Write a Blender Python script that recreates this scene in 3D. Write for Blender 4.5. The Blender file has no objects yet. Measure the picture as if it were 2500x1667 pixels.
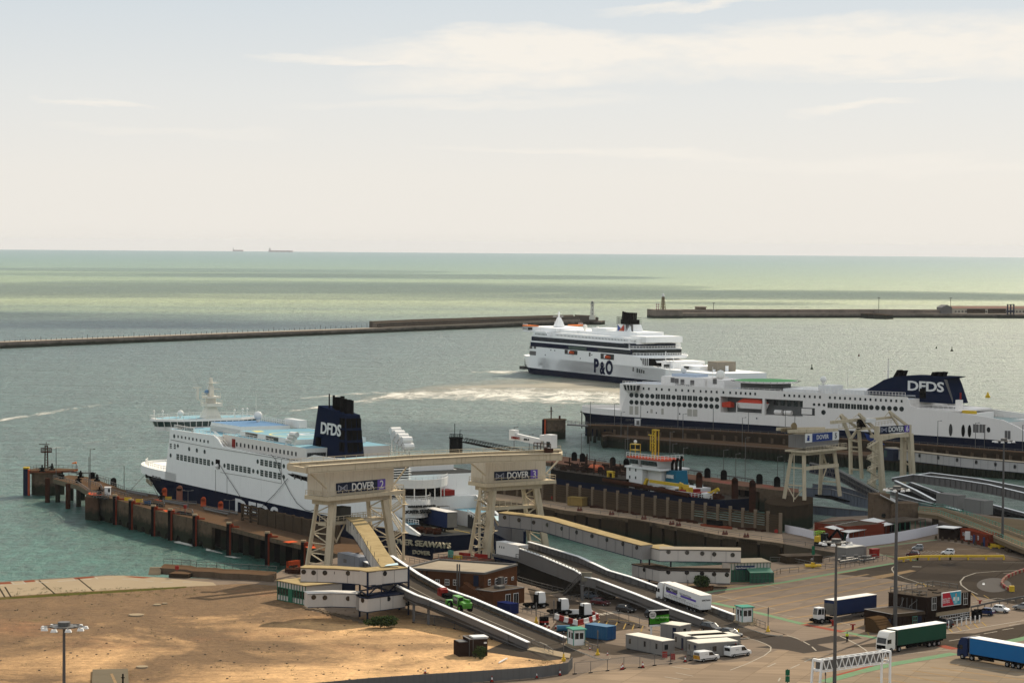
import bpy,math,random
from mathutils import Vector,Matrix
random.seed(7)
SC=bpy.context.scene
COL=SC.collection
FPX=6165.0;PCX,PCY=1250.0,833.5;HC=80.0
ROLL=math.atan(.00768);PIT=math.atan((833.5-594)/FPX)
_X=Vector((1,0,0));_V=Vector((0,math.sin(PIT),math.cos(PIT)));FW=Vector((0,math.cos(PIT),-math.sin(PIT)))
RI=math.cos(ROLL)*_X+math.sin(ROLL)*_V;UP=-math.sin(ROLL)*_X+math.cos(ROLL)*_V
CP=Vector((0,0,HC))
cd=bpy.data.cameras.new('camera');cam=bpy.data.objects.new('camera',cd);COL.objects.link(cam)
cd.sensor_width=36;cd.lens=FPX/2500*36;cd.clip_start=1;cd.clip_end=120000
cam.matrix_world=Matrix(((RI.x,UP.x,-FW.x,0),(RI.y,UP.y,-FW.y,0),(RI.z,UP.z,-FW.z,HC),(0,0,0,1)))
SC.camera=cam
vs=SC.view_settings;vs.view_transform='Standard';vs.look='None';vs.gamma=1;vs.use_curve_mapping=False
vs.exposure=0.25
SUN_EL=math.radians(34);SUN_AZ=math.radians(29)
sd=bpy.data.lights.new('sun','SUN');sd.energy=5.0;sd.angle=math.radians(.6);sd.color=(1,.87,.68)
so=bpy.data.objects.new('sun',sd);COL.objects.link(so)
_d=Vector((math.sin(SUN_AZ)*math.cos(SUN_EL),math.cos(SUN_AZ)*math.cos(SUN_EL),math.sin(SUN_EL)))
so.rotation_euler=_d.to_track_quat('Z','Y').to_euler();so.location=(0,0,300)
W=bpy.data.worlds.new('World');SC.world=W;W.use_nodes=True
wn=W.node_tree;wn.nodes.clear()
def N(nt,t,**k):
 n=nt.nodes.new(t)
 for a,b in k.items():
  if a=='ins':
   for i,v in b.items():
    if hasattr(v,'is_linked'):nt.links.new(v,n.inputs[i])
    else:n.inputs[i].default_value=v
  else:setattr(n,a,b)
 return n
def MA(nt,op,a,b=None,c=None,cl=False):
 n=nt.nodes.new('ShaderNodeMath');n.operation=op;n.use_clamp=cl
 for i,v in enumerate((a,b,c)):
  if v is None:continue
  if hasattr(v,'is_linked'):nt.links.new(v,n.inputs[i])
  else:n.inputs[i].default_value=v
 return n.outputs[0]
def MX(nt,f,a,b,bl='MIX'):
 n=nt.nodes.new('ShaderNodeMix');n.data_type='RGBA';n.blend_type=bl
 for i,v in((0,f),(6,a),(7,b)):
  if hasattr(v,'is_linked'):nt.links.new(v,n.inputs[i])
  elif i==0:n.inputs[0].default_value=v
  else:n.inputs[i].default_value=(*v,1) if len(v)==3 else v
 return n.outputs[2]
def RMP(nt,f,stops,interp='LINEAR'):
 n=nt.nodes.new('ShaderNodeValToRGB');n.color_ramp.interpolation=interp
 cr=n.color_ramp
 while len(cr.elements)<len(stops):cr.elements.new(.5)
 for e,(p,c) in zip(cr.elements,stops):
  e.position=p;e.color=(*c,1) if isinstance(c,tuple) else(c,c,c,1)
 nt.links.new(f,n.inputs[0]);return n.outputs[0]
sky=N(wn,'ShaderNodeTexSky',sky_type='NISHITA',sun_disc=False,sun_elevation=SUN_EL,sun_rotation=SUN_AZ,altitude=60,air_density=1.0,dust_density=2.0,ozone_density=1.0)
tc=N(wn,'ShaderNodeTexCoord');sp=N(wn,'ShaderNodeSeparateXYZ',ins={0:tc.outputs['Generated']})
gx,gy,gz=sp.outputs
az=MA(wn,'MULTIPLY',MA(wn,'ARCTAN2',gx,gy),FPX)
el=MA(wn,'MULTIPLY',MA(wn,'ARCSINE',gz),FPX)
cb=N(wn,'ShaderNodeCombineXYZ',ins={0:MA(wn,'MULTIPLY',az,.0022),1:MA(wn,'MULTIPLY',el,.011),2:0.0})
nz1=N(wn,'ShaderNodeTexNoise',ins={'Vector':cb.outputs[0],'Scale':1.0,'Detail':8.0,'Roughness':.62,'Distortion':.5})
cb2=N(wn,'ShaderNodeCombineXYZ',ins={0:MA(wn,'MULTIPLY',az,.009),1:MA(wn,'MULTIPLY',el,.03),2:3.0})
nz2=N(wn,'ShaderNodeTexNoise',ins={'Vector':cb2.outputs[0],'Scale':1.0,'Detail':6.0,'Roughness':.6})
warp=MA(wn,'MULTIPLY',MA(wn,'SUBTRACT',nz1.outputs[0],.5),130.0)
ely=MA(wn,'ADD',el,warp)
acc=None
for(cx,cy,rx,ry,tl,s) in((1350,130,620,62,.02,1.0),(2050,120,800,80,.03,1.0),(2600,110,700,100,0,.9),(1250,195,420,40,.03,.75),(1750,15,330,14,.05,.7),(240,266,170,10,-.01,.6),(1500,375,560,14,-.02,.45),(2080,262,180,14,.03,.7),(1150,255,500,22,.02,.4),(420,330,330,16,0,.25),(2250,192,220,10,.05,.5),(900,160,330,18,-.03,.8),(2200,400,600,26,0,.35)):
 dx=MA(wn,'SUBTRACT',az,cx-1250.0);dy=MA(wn,'SUBTRACT',ely,594.0-cy)
 dy=MA(wn,'SUBTRACT',dy,MA(wn,'MULTIPLY',dx,tl))
 a_=MA(wn,'POWER',MA(wn,'DIVIDE',dx,float(rx)),2.0) if False else MA(wn,'MULTIPLY',MA(wn,'DIVIDE',dx,float(rx)),MA(wn,'DIVIDE',dx,float(rx)))
 q_=MA(wn,'DIVIDE',dy,float(ry));b_=MA(wn,'MULTIPLY',q_,q_)
 g=MA(wn,'MULTIPLY',MA(wn,'SUBTRACT',1.0,MA(wn,'ADD',a_,b_),cl=True),float(s)*1.5)
 acc=g if acc is None else MA(wn,'MAXIMUM',acc,g)
tex=MA(wn,'MULTIPLY_ADD',nz2.outputs[0],1.5,-.15,cl=True)
cm=MA(wn,'MULTIPLY',acc,MA(wn,'ADD',tex,.15),cl=True)
hi=N(wn,'ShaderNodeTexNoise',ins={'Vector':tc.outputs['Generated'],'Scale':3.0,'Detail':6.0,'Roughness':.6})
him=MA(wn,'MULTIPLY',MA(wn,'SMOOTH_MIN',MA(wn,'MULTIPLY_ADD',hi.outputs[0],3.0,-1.2,cl=True),1.0,.1),MA(wn,'MULTIPLY_ADD',gz,5.0,-.6,cl=True))
tel=MA(wn,'DIVIDE',el,640.0,cl=True)
veil=RMP(wn,tel,[(0,(.82,.785,.725)),(.25,(.81,.785,.735)),(.55,(.745,.755,.745)),(1,(.60,.665,.72))])
vf=RMP(wn,MA(wn,'DIVIDE',el,2600.0,cl=True),[(0,.97),(.25,.93),(.6,.75),(1,.62)])
skc=MX(wn,1.0,sky.outputs[0],(.1,.1,.1),'MULTIPLY')
base=MX(wn,vf,skc,veil)
cld=MX(wn,MA(wn,'MULTIPLY',cm,.9),base,(.90,.85,.77))
cld=MX(wn,MA(wn,'MULTIPLY',him,.6),cld,(1.0,.94,.84))
lum=RMP(wn,MA(wn,'DIVIDE',el,3000.0,cl=True),[(0,.69),(.22,.69),(.5,.76),(1,.84)])
cld=MX(wn,1.0,cld,lum,'MULTIPLY')
bgn=N(wn,'ShaderNodeBackground',ins={'Color':cld,'Strength':1.28})
wo=N(wn,'ShaderNodeOutputWorld');wn.links.new(bgn.outputs[0],wo.inputs[0])
SC.cycles.max_bounces=5;SC.cycles.diffuse_bounces=2;SC.cycles.glossy_bounces=2;SC.cycles.transparent_max_bounces=24
SC.cycles.use_denoising=True
def ray(px,py):return RI*((px-PCX)/FPX)+UP*((PCY-py)/FPX)+FW
def P(px,py,z=7.0):
 d=ray(px,py);return CP+d*((z-HC)/d.z)
def DY(px,py,Y):
 d=ray(px,py);return CP+d*(Y/d.y)
def PR(q):
 q=Vector(q)-CP;w=q.dot(FW);return PCX+FPX*q.dot(RI)/w,PCY-FPX*q.dot(UP)/w
def ZAT(pt,py):
 lo,hi=-60.,300.
 for _ in range(50):
  m=(lo+hi)/2
  if PR((pt[0],pt[1],m))[1]>py:lo=m
  else:hi=m
 return lo
def VP(px,py,A,B):
 n=Vector((-(B-A).y,(B-A).x,0));d=ray(px,py);t=n.dot(A-CP)/n.dot(d);return CP+d*t
class MB:
 def __init__(s):s.v=[];s.f=[];s.m=[]
 def poly(s,pts,mi=0):
  k=len(s.v);s.v+=[tuple(p) for p in pts];s.f.append(tuple(range(k,k+len(pts))));s.m.append(mi);return s
 def hexa(s,c,mi=0,mt=None):
  k=len(s.v);s.v+=[tuple(p) for p in c]
  for i,q in enumerate(((3,2,1,0),(4,5,6,7),(0,1,5,4),(1,2,6,5),(2,3,7,6),(3,0,4,7))):
   s.f.append(tuple(k+j for j in q));s.m.append(mt if(mt is not None and i==1) else mi)
  return s
 def box(s,x0,x1,y0,y1,z0,z1,mi=0,mt=None):
  return s.hexa([(x0,y0,z0),(x1,y0,z0),(x1,y1,z0),(x0,y1,z0),(x0,y0,z1),(x1,y0,z1),(x1,y1,z1),(x0,y1,z1)],mi,mt)
 def prism(s,pts,z0,z1,mi=0,mt=None):
  n=len(pts);k=len(s.v)
  ar=sum(pts[i][0]*pts[(i+1)%n][1]-pts[(i+1)%n][0]*pts[i][1] for i in range(n))
  if ar<0:pts=pts[::-1]
  g=(lambda z,i:z[i] if isinstance(z,(list,tuple)) else z)
  s.v+=[(p[0],p[1],g(z0,i)) for i,p in enumerate(pts)]+[(p[0],p[1],g(z1,i)) for i,p in enumerate(pts)]
  s.f.append(tuple(range(k+n-1,k-1,-1)));s.m.append(mi)
  s.f.append(tuple(range(k+n,k+2*n)));s.m.append(mi if mt is None else mt)
  for i in range(n):
   j=(i+1)%n;s.f.append((k+i,k+j,k+n+j,k+n+i));s.m.append(mi)
  return s
 def ext(s,pts,d,mi=0):
  d=Vector(d);n=len(pts);k=len(s.v);pts=[Vector(p) for p in pts]
  s.v+=[tuple(p) for p in pts]+[tuple(p+d) for p in pts]
  s.f.append(tuple(range(k+n-1,k-1,-1)));s.m.append(mi);s.f.append(tuple(range(k+n,k+2*n)));s.m.append(mi)
  for i in range(n):
   j=(i+1)%n;s.f.append((k+i,k+j,k+n+j,k+n+i));s.m.append(mi)
  return s
 def bar(s,a,b,w=.1,h=None,mi=0):
  a,b=Vector(a),Vector(b);h=w if h is None else h;d=(b-a)
  if d.length<1e-6:return s
  d.normalize();r=d.cross(Vector((0,0,1)))
  r=Vector((1,0,0)) if r.length<1e-3 else r.normalized();u=r.cross(d)
  c=[]
  for q in(a,b):c+=[q-r*w/2-u*h/2,q+r*w/2-u*h/2,q+r*w/2+u*h/2,q-r*w/2+u*h/2]
  return s.hexa(c,mi)
 def cyl(s,a,b,r=.1,n=8,r2=None,mi=0,mc=None):
  a,b=Vector(a),Vector(b);r2=r if r2 is None else r2;d=(b-a).normalized()
  x=d.cross(Vector((0,0,1)));x=Vector((1,0,0)) if x.length<1e-3 else x.normalized();y=d.cross(x)
  k=len(s.v)
  for q,rr in((a,r),(b,r2)):
   s.v+=[tuple(q+(x*math.cos(2*math.pi*i/n)+y*math.sin(2*math.pi*i/n))*rr) for i in range(n)]
  for i in range(n):
   j=(i+1)%n;s.f.append((k+i,k+j,k+n+j,k+n+i));s.m.append(mi)
  mc=mi if mc is None else mc
  s.f.append(tuple(range(k+n-1,k-1,-1)));s.f.append(tuple(range(k+n,k+2*n)));s.m+=[mc,mc]
  return s
 def tube(s,pts,r=.05,n=5,mi=0):
  for a,b in zip(pts,pts[1:]):s.cyl(a,b,r,n,mi=mi)
  return s
 def sph(s,c,r,n=10,mi=0,sz=1.0,sx=1.0):
  k=len(s.v);m=n//2
  for i in range(1,m):
   t=math.pi*i/m
   for j in range(n):s.v.append((c[0]+r*sx*math.sin(t)*math.cos(2*math.pi*j/n),c[1]+r*math.sin(t)*math.sin(2*math.pi*j/n),c[2]+r*sz*math.cos(t)))
  s.v+=[(c[0],c[1],c[2]+r*sz),(c[0],c[1],c[2]-r*sz)];T=len(s.v)-2
  for i in range(m-2):
   for j in range(n):s.f.append((k+i*n+j,k+(i+1)*n+j,k+(i+1)*n+(j+1)%n,k+i*n+(j+1)%n));s.m.append(mi)
  for j in range(n):
   s.f.append((T,k+j,k+(j+1)%n));s.f.append((T+1,k+(m-2)*n+(j+1)%n,k+(m-2)*n+j));s.m+=[mi,mi]
  return s
 def rail(s,pts,h=1.1,step=2.0,r=.045,mid=1,mi=0):
  for a,b in zip(pts,pts[1:]):
   a,b=Vector(a),Vector(b);n=max(1,int((b-a).length/step));Z=Vector((0,0,h))
   s.bar(a+Z,b+Z,r*2,mi=mi)
   for q in range(mid):s.bar(a+Z*(q+1)/(mid+1),b+Z*(q+1)/(mid+1),r*1.4,mi=mi)
   for i in range(n+1):c=a.lerp(b,i/n);s.bar(c,c+Z,r*1.8,mi=mi)
  return s
 def xf(s,M):
  s.v=[tuple(M@Vector(p)) for p in s.v];return s
 def build(s,name,mats,parent=None,label=None,smooth=False,bevel=0):
  me=bpy.data.meshes.new(name);me.from_pydata(s.v,[],s.f);me.update()
  mats=mats if isinstance(mats,(list,tuple)) else[mats]
  for m in mats:me.materials.append(m)
  if len(mats)>1:me.polygons.foreach_set('material_index',[min(i,len(mats)-1) for i in s.m])
  if smooth:me.polygons.foreach_set('use_smooth',[True]*len(me.polygons))
  o=bpy.data.objects.new(name,me);COL.objects.link(o)
  if parent is not None:o.parent=parent
  if label:o['label']=label
  if bevel:
   b=o.modifiers.new('bevel','BEVEL');b.width=bevel;b.segments=2;b.limit_method='ANGLE'
  return o
def tag(o,label=None,cat=None,group=None):
 if label:o['label']=label
 if cat:o['category']=cat
 if group:o['group']=group
 return o
def struct(o,kind='structure'):o['kind']=kind;return o
def thing(name,label,cat,loc=(0,0,0),rz=0,group=None):
 o=bpy.data.objects.new(name,None);COL.objects.link(o);o.location=loc;o.rotation_euler=(0,0,rz);o.empty_display_size=.5
 return tag(o,label,cat,group)
class FR:
 def __init__(s,A,B,z=None):
  s.A=Vector(A);s.B=Vector(B);d=s.B-s.A;d.z=0;s.L=d.length;s.u=d.normalized();s.w=Vector((-s.u.y,s.u.x,0))
  if z is not None:s.A.z=z
  s.rz=math.atan2(s.u.y,s.u.x)
 def loc(s,q):d=Vector(q)-s.A;return Vector((d.dot(s.u),d.dot(s.w),d.z))
 def g(s,px,py,z=0):return s.loc(P(px,py,s.A.z+z))
 def f(s,px,py,y=0):o=s.A+s.w*y;return s.loc(VP(px,py,o,o+s.u))
 def wd(s,x,y,z):return s.A+s.u*x+s.w*y+Vector((0,0,z))
 def thing(s,name,label,cat,group=None):return thing(name,label,cat,s.A,s.rz,group)
def dup(o,loc=None,rz=None,label=None,parent=None,scale=None):
 c=o.copy();COL.objects.link(c)
 if parent is not None:c.parent=parent
 if loc is not None:c.location=loc
 if rz is not None:c.rotation_euler=(0,0,rz)
 if label:c['label']=label
 if scale:c.scale=(scale,)*3
 for ch in o.children:dup(ch,parent=c)
 return c
def text(s,name,size,m,parent,M,ext=.01,bold=0,sx=1.0,align='CENTER',spacing=1.0,label=None):
 cu=bpy.data.curves.new(name,'FONT');cu.body=s;cu.size=size;cu.extrude=ext;cu.offset=bold;cu.align_x=align;cu.align_y='CENTER';cu.space_character=spacing
 cu.resolution_u=3;cu.materials.append(m);o=bpy.data.objects.new(name,cu);COL.objects.link(o)
 if parent is not None:o.parent=parent
 dg=bpy.context.evaluated_depsgraph_get();me=bpy.data.meshes.new_from_object(o.evaluated_get(dg));bpy.data.objects.remove(o);me.name=name
 o=bpy.data.objects.new(name,me);COL.objects.link(o)
 if not me.materials:me.materials.append(m)
 if parent is not None:o.parent=parent
 o.matrix_local=M@Matrix.Diagonal((sx,1,1,1))
 if label:o['label']=label
 return o
def FM(x,y,z,back=False,shear=0,rx=90):
 M=Matrix.Translation((x,y,z))@Matrix.Rotation(math.pi if back else 0,4,'Z')@Matrix.Rotation(math.radians(rx),4,'X')
 return M
def ELL(px,py,rx,ry,n=24):return[(px+rx*math.cos(2*math.pi*i/n),py+ry*math.sin(2*math.pi*i/n)) for i in range(n)]
MT={}
KEEP=('deck_house','blue_deck','shingle','yard','asphalt','lane','line','walkway','pale','apron','parking','sunlit','mossy','gallery_roof','roof_felt','letter','em_','ad_','board','purple','helideck','letter','leaf','lime','tarp','breakwater','ship_','lighthouse','pile')
def mat(name,c,rough=.7,var=.18,sc=.6,metal=0,c2=None,streak=0,corr=0,corrax=0,bump=0,tide=None,spec=None,alpha=1,fine=0,brick=0,emit=0,slab=0,c2s=.5):
 if name in MT:return MT[name]
 if max(c)<.46 and not any(w in name for w in KEEP):c=tuple(v*.58 for v in c);c2=tuple(v*.6 for v in c2) if c2 else c2
 m=bpy.data.materials.new(name);m.use_nodes=True;nt=m.node_tree;b=nt.nodes['Principled BSDF']
 tcn=N(nt,'ShaderNodeTexCoord');ob=tcn.outputs['Object']
 b.inputs['Roughness'].default_value=rough;b.inputs['Metallic'].default_value=metal;b.inputs['Specular IOR Level'].default_value=spec if spec is not None else(0 if rough>.55 else .12 if rough>.45 else .3)
 n1=N(nt,'ShaderNodeTexNoise',ins={'Vector':ob,'Scale':sc,'Detail':5.0,'Roughness':.6})
 f=MA(nt,'MULTIPLY_ADD',n1.outputs[0],2*var,1-var)
 cc=MX(nt,1.0,c,N(nt,'ShaderNodeCombineColor',ins={0:f,1:f,2:f}).outputs[0],'MULTIPLY')
 if c2:
  n2=N(nt,'ShaderNodeTexNoise',ins={'Vector':ob,'Scale':sc*.37,'Detail':6.0,'Roughness':.65,'Distortion':.3})
  cc=MX(nt,MA(nt,'MULTIPLY_ADD',n2.outputs[0],4.0,-2.0-.5+c2s,cl=True),cc,c2)
 if fine:
  n4=N(nt,'ShaderNodeTexNoise',ins={'Vector':ob,'Scale':6.0,'Detail':3.0,'Roughness':.7})
  f4=MA(nt,'MULTIPLY_ADD',n4.outputs[0],2*fine,1-fine)
  cc=MX(nt,1.0,cc,N(nt,'ShaderNodeCombineColor',ins={0:f4,1:f4,2:f4}).outputs[0],'MULTIPLY')
 if streak:
  mp=N(nt,'ShaderNodeMapping',ins={'Vector':ob,'Scale':(1.6,1.6,.12)})
  n3=N(nt,'ShaderNodeTexNoise',ins={'Vector':mp.outputs[0],'Scale':1.0,'Detail':5.0,'Roughness':.7})
  cc=MX(nt,MA(nt,'MULTIPLY',MA(nt,'MULTIPLY_ADD',n3.outputs[0],5.0,-2.7,cl=True),streak),cc,(.09,.055,.03))
 if brick:
  br=N(nt,'ShaderNodeTexBrick',ins={'Vector':N(nt,'ShaderNodeMapping',ins={'Vector':ob,'Rotation':(math.pi/2,0,0)}).outputs[0],'Scale':brick,'Color1':(.85,.85,.85,1),'Color2':(1.1,1.1,1.1,1),'Mortar':(.75,.75,.75,1),'Mortar Size':.02})
  cc=MX(nt,1.0,cc,br.outputs[0],'MULTIPLY')
 if slab:
  br=N(nt,'ShaderNodeTexBrick',ins={'Vector':N(nt,'ShaderNodeMapping',ins={'Vector':ob,'Rotation':(0,0,.35)}).outputs[0],'Scale':slab,'Color1':(.84,.84,.85,1),'Color2':(1.1,1.09,1.07,1),'Mortar':(.68,.67,.65,1),'Mortar Size':.006,'Brick Width':.9,'Row Height':.55});br.offset=0
  cc=MX(nt,1.0,cc,br.outputs[0],'MULTIPLY')
  n7=N(nt,'ShaderNodeTexNoise',ins={'Vector':N(nt,'ShaderNodeMapping',ins={'Vector':ob,'Rotation':(0,0,-.25),'Scale':(.05,.9,1)}).outputs[0],'Scale':1.0,'Detail':5.0,'Roughness':.7})
  cc=MX(nt,MA(nt,'MULTIPLY_ADD',n7.outputs[0],1.6,-.75,cl=True),cc,(.055,.045,.036))
 if tide is not None:
  gp=N(nt,'ShaderNodeNewGeometry');sz=N(nt,'ShaderNodeSeparateXYZ',ins={0:gp.outputs['Position']})
  t=MA(nt,'MULTIPLY_ADD',n1.outputs[0],2.5,-1.2);zz=MA(nt,'ADD',sz.outputs[2],t)
  cc=MX(nt,MA(nt,'SUBTRACT',1.0,MA(nt,'MULTIPLY_ADD',zz,.6,-tide*.6,cl=True)),cc,(.022,.026,.016))
 nt.links.new(cc,b.inputs['Base Color'])
 if corr:
  sx=N(nt,'ShaderNodeSeparateXYZ',ins={0:ob});w=MA(nt,'SINE',MA(nt,'MULTIPLY',sx.outputs[corrax],corr))
  bp=N(nt,'ShaderNodeBump',ins={'Height':w,'Strength':.5,'Distance':.06});nt.links.new(bp.outputs[0],b.inputs['Normal'])
 elif bump:
  bp=N(nt,'ShaderNodeBump',ins={'Height':N(nt,'ShaderNodeTexNoise',ins={'Vector':ob,'Scale':2.5,'Detail':6.0,'Roughness':.7}).outputs[0],'Strength':1.0,'Distance':bump});nt.links.new(bp.outputs[0],b.inputs['Normal'])
 if alpha<1:b.inputs['Alpha'].default_value=alpha
 if emit:b.inputs['Emission Color'].default_value=(*c,1);b.inputs['Emission Strength'].default_value=emit
 MT[name]=m;return m
m_white=mat('ship_white',(.86,.85,.80),.45,.05,.15,streak=.16)
m_whiteup=mat('upperwork_white',(.76,.74,.69),.5,.05,.4,streak=.12)
m_navy=mat('navy_hull',(.009,.016,.042),.6,.25,.2,streak=.15)
m_navyf=mat('navy_funnel',(.010,.020,.055),.6,.15,.3)
m_boot=mat('red_boot',(.18,.03,.02),.6,.2,.3)
m_deck=mat('blue_deck',(.22,.38,.44),.7,.15,.15,c2=(.27,.42,.44))
m_deckb=mat('blue_deck_house',(.17,.28,.42),.7,.15,.15,c2=(.22,.34,.44))
m_dkgrey=mat('dark_grey_deck',(.10,.10,.095),.8,.2,.3)
m_glass=mat('dark_glass',(.012,.016,.018),.15,.2,.5,spec=.6)
m_glassg=mat('green_glass',(.05,.10,.09),.15,.2,.5,spec=.6)
m_black=mat('black_steel',(.008,.007,.006),.8,.3,1)
m_rubber=mat('black_rubber',(.012,.012,.012),.85,.3,1)
m_beige=mat('beige_gantry_paint',(.52,.44,.31),.6,.10,.5,streak=.55)
m_beigeclad=mat('beige_cladding',(.56,.49,.38),.6,.05,.3,streak=.3,corr=12)
m_greyclad=mat('grey_cladding',(.34,.32,.30),.6,.08,.3,streak=.4,corr=14)
m_steelgrey=mat('grey_steel',(.22,.21,.20),.55,.12,.6,streak=.5)
m_girder=mat('girder_grey_paint',(.23,.215,.20),.55,.10,.4,streak=.45)
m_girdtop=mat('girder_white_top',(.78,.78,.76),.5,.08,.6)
m_gal=mat('galvanised_steel',(.20,.19,.175),.5,.12,1,metal=.3)
m_galclad=mat('gallery_panel',(.50,.46,.41),.5,.04,.2,streak=.12)
m_galroof=mat('gallery_roof',(.33,.25,.13),.85,.25,.8,c2=(.22,.165,.08),fine=.12)
m_trimnavy=mat('navy_frame_paint',(.015,.025,.06),.5,.2,1)
m_rust=mat('rusty_steel',(.085,.032,.018),.85,.4,1.2,c2=(.03,.018,.012))
m_sheet=mat('sheet_pile',(.045,.030,.020),.85,.4,1,tide=2.5,streak=.4)
m_conc=mat('pier_concrete',(.21,.15,.10),.9,.45,.9,c2=(.07,.05,.035),streak=.6,tide=2.6,fine=.15)
m_concd=mat('pier_concrete_dark',(.075,.052,.033),.9,.3,.5,c2=(.06,.045,.03),streak=.6,tide=2.6,fine=.15)
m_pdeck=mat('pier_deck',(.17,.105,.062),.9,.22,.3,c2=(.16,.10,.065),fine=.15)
m_panelc=mat('concrete_panel',(.11,.078,.05),.9,.25,.6,c2=(.09,.07,.05),streak=.5)
m_stone=mat('breakwater_stone',(.20,.16,.13),.9,.25,.12,c2=(.11,.09,.07),streak=.5,tide=1.5)
m_stonetop=mat('breakwater_top',(.32,.27,.21),.9,.2,.05)
m_orange=mat('orange_paint',(.50,.085,.03),.6,.25,1,streak=.4)
m_redp=mat('red_paint',(.42,.03,.02),.5,.2,1)
m_yellow=mat('yellow_paint',(.62,.40,.03),.55,.2,1,streak=.3)
m_dyellow=mat('crane_yellow',(.55,.36,.03),.5,.2,1,streak=.3)
m_green=mat('green_frame_paint',(.03,.22,.12),.5,.2,1)
m_mint=mat('mint_paint',(.16,.45,.34),.6,.15,1)
m_teal=mat('teal_paint',(.012,.18,.30),.5,.15,.5,streak=.3)
m_blue=mat('container_blue',(.012,.10,.26),.5,.15,.7,streak=.3,corr=20)
m_brick=mat('dark_brown_brick',(.15,.062,.028),.9,.12,.4,brick=3.0)
m_brickr=mat('red_brick',(.26,.055,.028),.9,.15,.4,brick=3.0)
m_roof=mat('flat_roof_felt',(.30,.255,.19),.9,.12,.3,c2=(.22,.18,.13))
m_roofd=mat('dark_roof_felt',(.07,.055,.042),.9,.3,.6,c2=(.11,.09,.07))
m_whp=mat('white_paint',(.68,.67,.64),.5,.05,.6)
m_cabin=mat('cabin_panel',(.36,.34,.31),.6,.05,.5,streak=.15)
m_cabroof=mat('cabin_roof',(.66,.62,.53),.7,.08,.5,streak=.2)
m_tyre=mat('tyre',(.012,.012,.012),.9,.2,2)
m_hub=mat('wheel_hub',(.45,.45,.44),.4,.1,2,metal=.4)
# === SEA
REARTH=1.013e7
def sea_mesh():
 m=MB();rr=[0,60,150,300,450,600,800,1000,1300,1700,2200,2800,3600,4600,6000,8000,11000,15000,20000,26000,33000,40000,48000,60000]
 n=96
 for r in rr:
  for i in range(n):
   a=2*math.pi*i/n;m.v.append((r*math.sin(a),r*math.cos(a),-r*r/(2*REARTH)))
 for k in range(len(rr)-1):
  for i in range(n):
   j=(i+1)%n;m.f.append((k*n+i,k*n+j,(k+1)*n+j,(k+1)*n+i)[::-1]);m.m.append(0)
 return m
ms=bpy.data.materials.new('sea_water');ms.use_nodes=True;nt=ms.node_tree;b=nt.nodes['Principled BSDF']
pos=N(nt,'ShaderNodeNewGeometry').outputs['Position'];sx=N(nt,'ShaderNodeSeparateXYZ',ins={0:pos})
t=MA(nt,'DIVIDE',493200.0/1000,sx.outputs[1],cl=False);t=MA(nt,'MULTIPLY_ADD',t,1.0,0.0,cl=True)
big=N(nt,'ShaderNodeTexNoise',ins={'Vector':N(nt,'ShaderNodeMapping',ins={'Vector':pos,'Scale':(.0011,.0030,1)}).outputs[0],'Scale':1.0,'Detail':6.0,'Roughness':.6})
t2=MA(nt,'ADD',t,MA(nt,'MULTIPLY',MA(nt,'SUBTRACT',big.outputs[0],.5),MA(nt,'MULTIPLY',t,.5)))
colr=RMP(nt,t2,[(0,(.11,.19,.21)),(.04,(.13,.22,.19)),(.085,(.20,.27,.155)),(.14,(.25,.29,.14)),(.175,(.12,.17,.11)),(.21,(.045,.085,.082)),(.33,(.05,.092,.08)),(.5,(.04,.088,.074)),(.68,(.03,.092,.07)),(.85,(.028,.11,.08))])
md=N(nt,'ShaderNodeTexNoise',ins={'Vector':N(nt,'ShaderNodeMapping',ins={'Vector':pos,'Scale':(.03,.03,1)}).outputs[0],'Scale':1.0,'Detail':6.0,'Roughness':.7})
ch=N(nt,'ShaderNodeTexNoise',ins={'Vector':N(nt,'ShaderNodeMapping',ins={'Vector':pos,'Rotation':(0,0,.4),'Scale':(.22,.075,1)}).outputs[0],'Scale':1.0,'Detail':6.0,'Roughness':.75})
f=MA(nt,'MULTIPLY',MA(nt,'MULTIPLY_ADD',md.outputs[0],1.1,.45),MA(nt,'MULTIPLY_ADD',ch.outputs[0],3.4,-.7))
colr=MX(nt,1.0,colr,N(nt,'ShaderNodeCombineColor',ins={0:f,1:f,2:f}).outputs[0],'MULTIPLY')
sun_side=MA(nt,'MULTIPLY',MA(nt,'MULTIPLY_ADD',sx.outputs[0],1/700.,.15,cl=True),MA(nt,'MULTIPLY_ADD',sx.outputs[1],-1/800.,4.2,cl=True))
colr=MX(nt,MA(nt,'MULTIPLY',sun_side,MA(nt,'MULTIPLY',f,.8)),colr,(.20,.23,.165))  # brighter sunward sky reflection painted in as paler water toward the right
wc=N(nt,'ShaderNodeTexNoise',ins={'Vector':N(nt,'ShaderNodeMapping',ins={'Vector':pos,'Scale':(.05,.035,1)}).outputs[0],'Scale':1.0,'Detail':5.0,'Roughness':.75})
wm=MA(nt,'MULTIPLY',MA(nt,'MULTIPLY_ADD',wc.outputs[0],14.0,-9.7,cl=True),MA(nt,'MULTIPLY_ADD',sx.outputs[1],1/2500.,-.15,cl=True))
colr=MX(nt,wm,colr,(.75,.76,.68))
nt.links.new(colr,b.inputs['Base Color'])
b.inputs['Roughness'].default_value=.35;b.inputs['IOR'].default_value=1.333;b.inputs['Specular IOR Level'].default_value=.17
w1=N(nt,'ShaderNodeTexNoise',ins={'Vector':N(nt,'ShaderNodeMapping',ins={'Vector':pos,'Rotation':(0,0,.5),'Scale':(.30,.16,1)}).outputs[0],'Scale':1.0,'Detail':7.0,'Roughness':.68})
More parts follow.
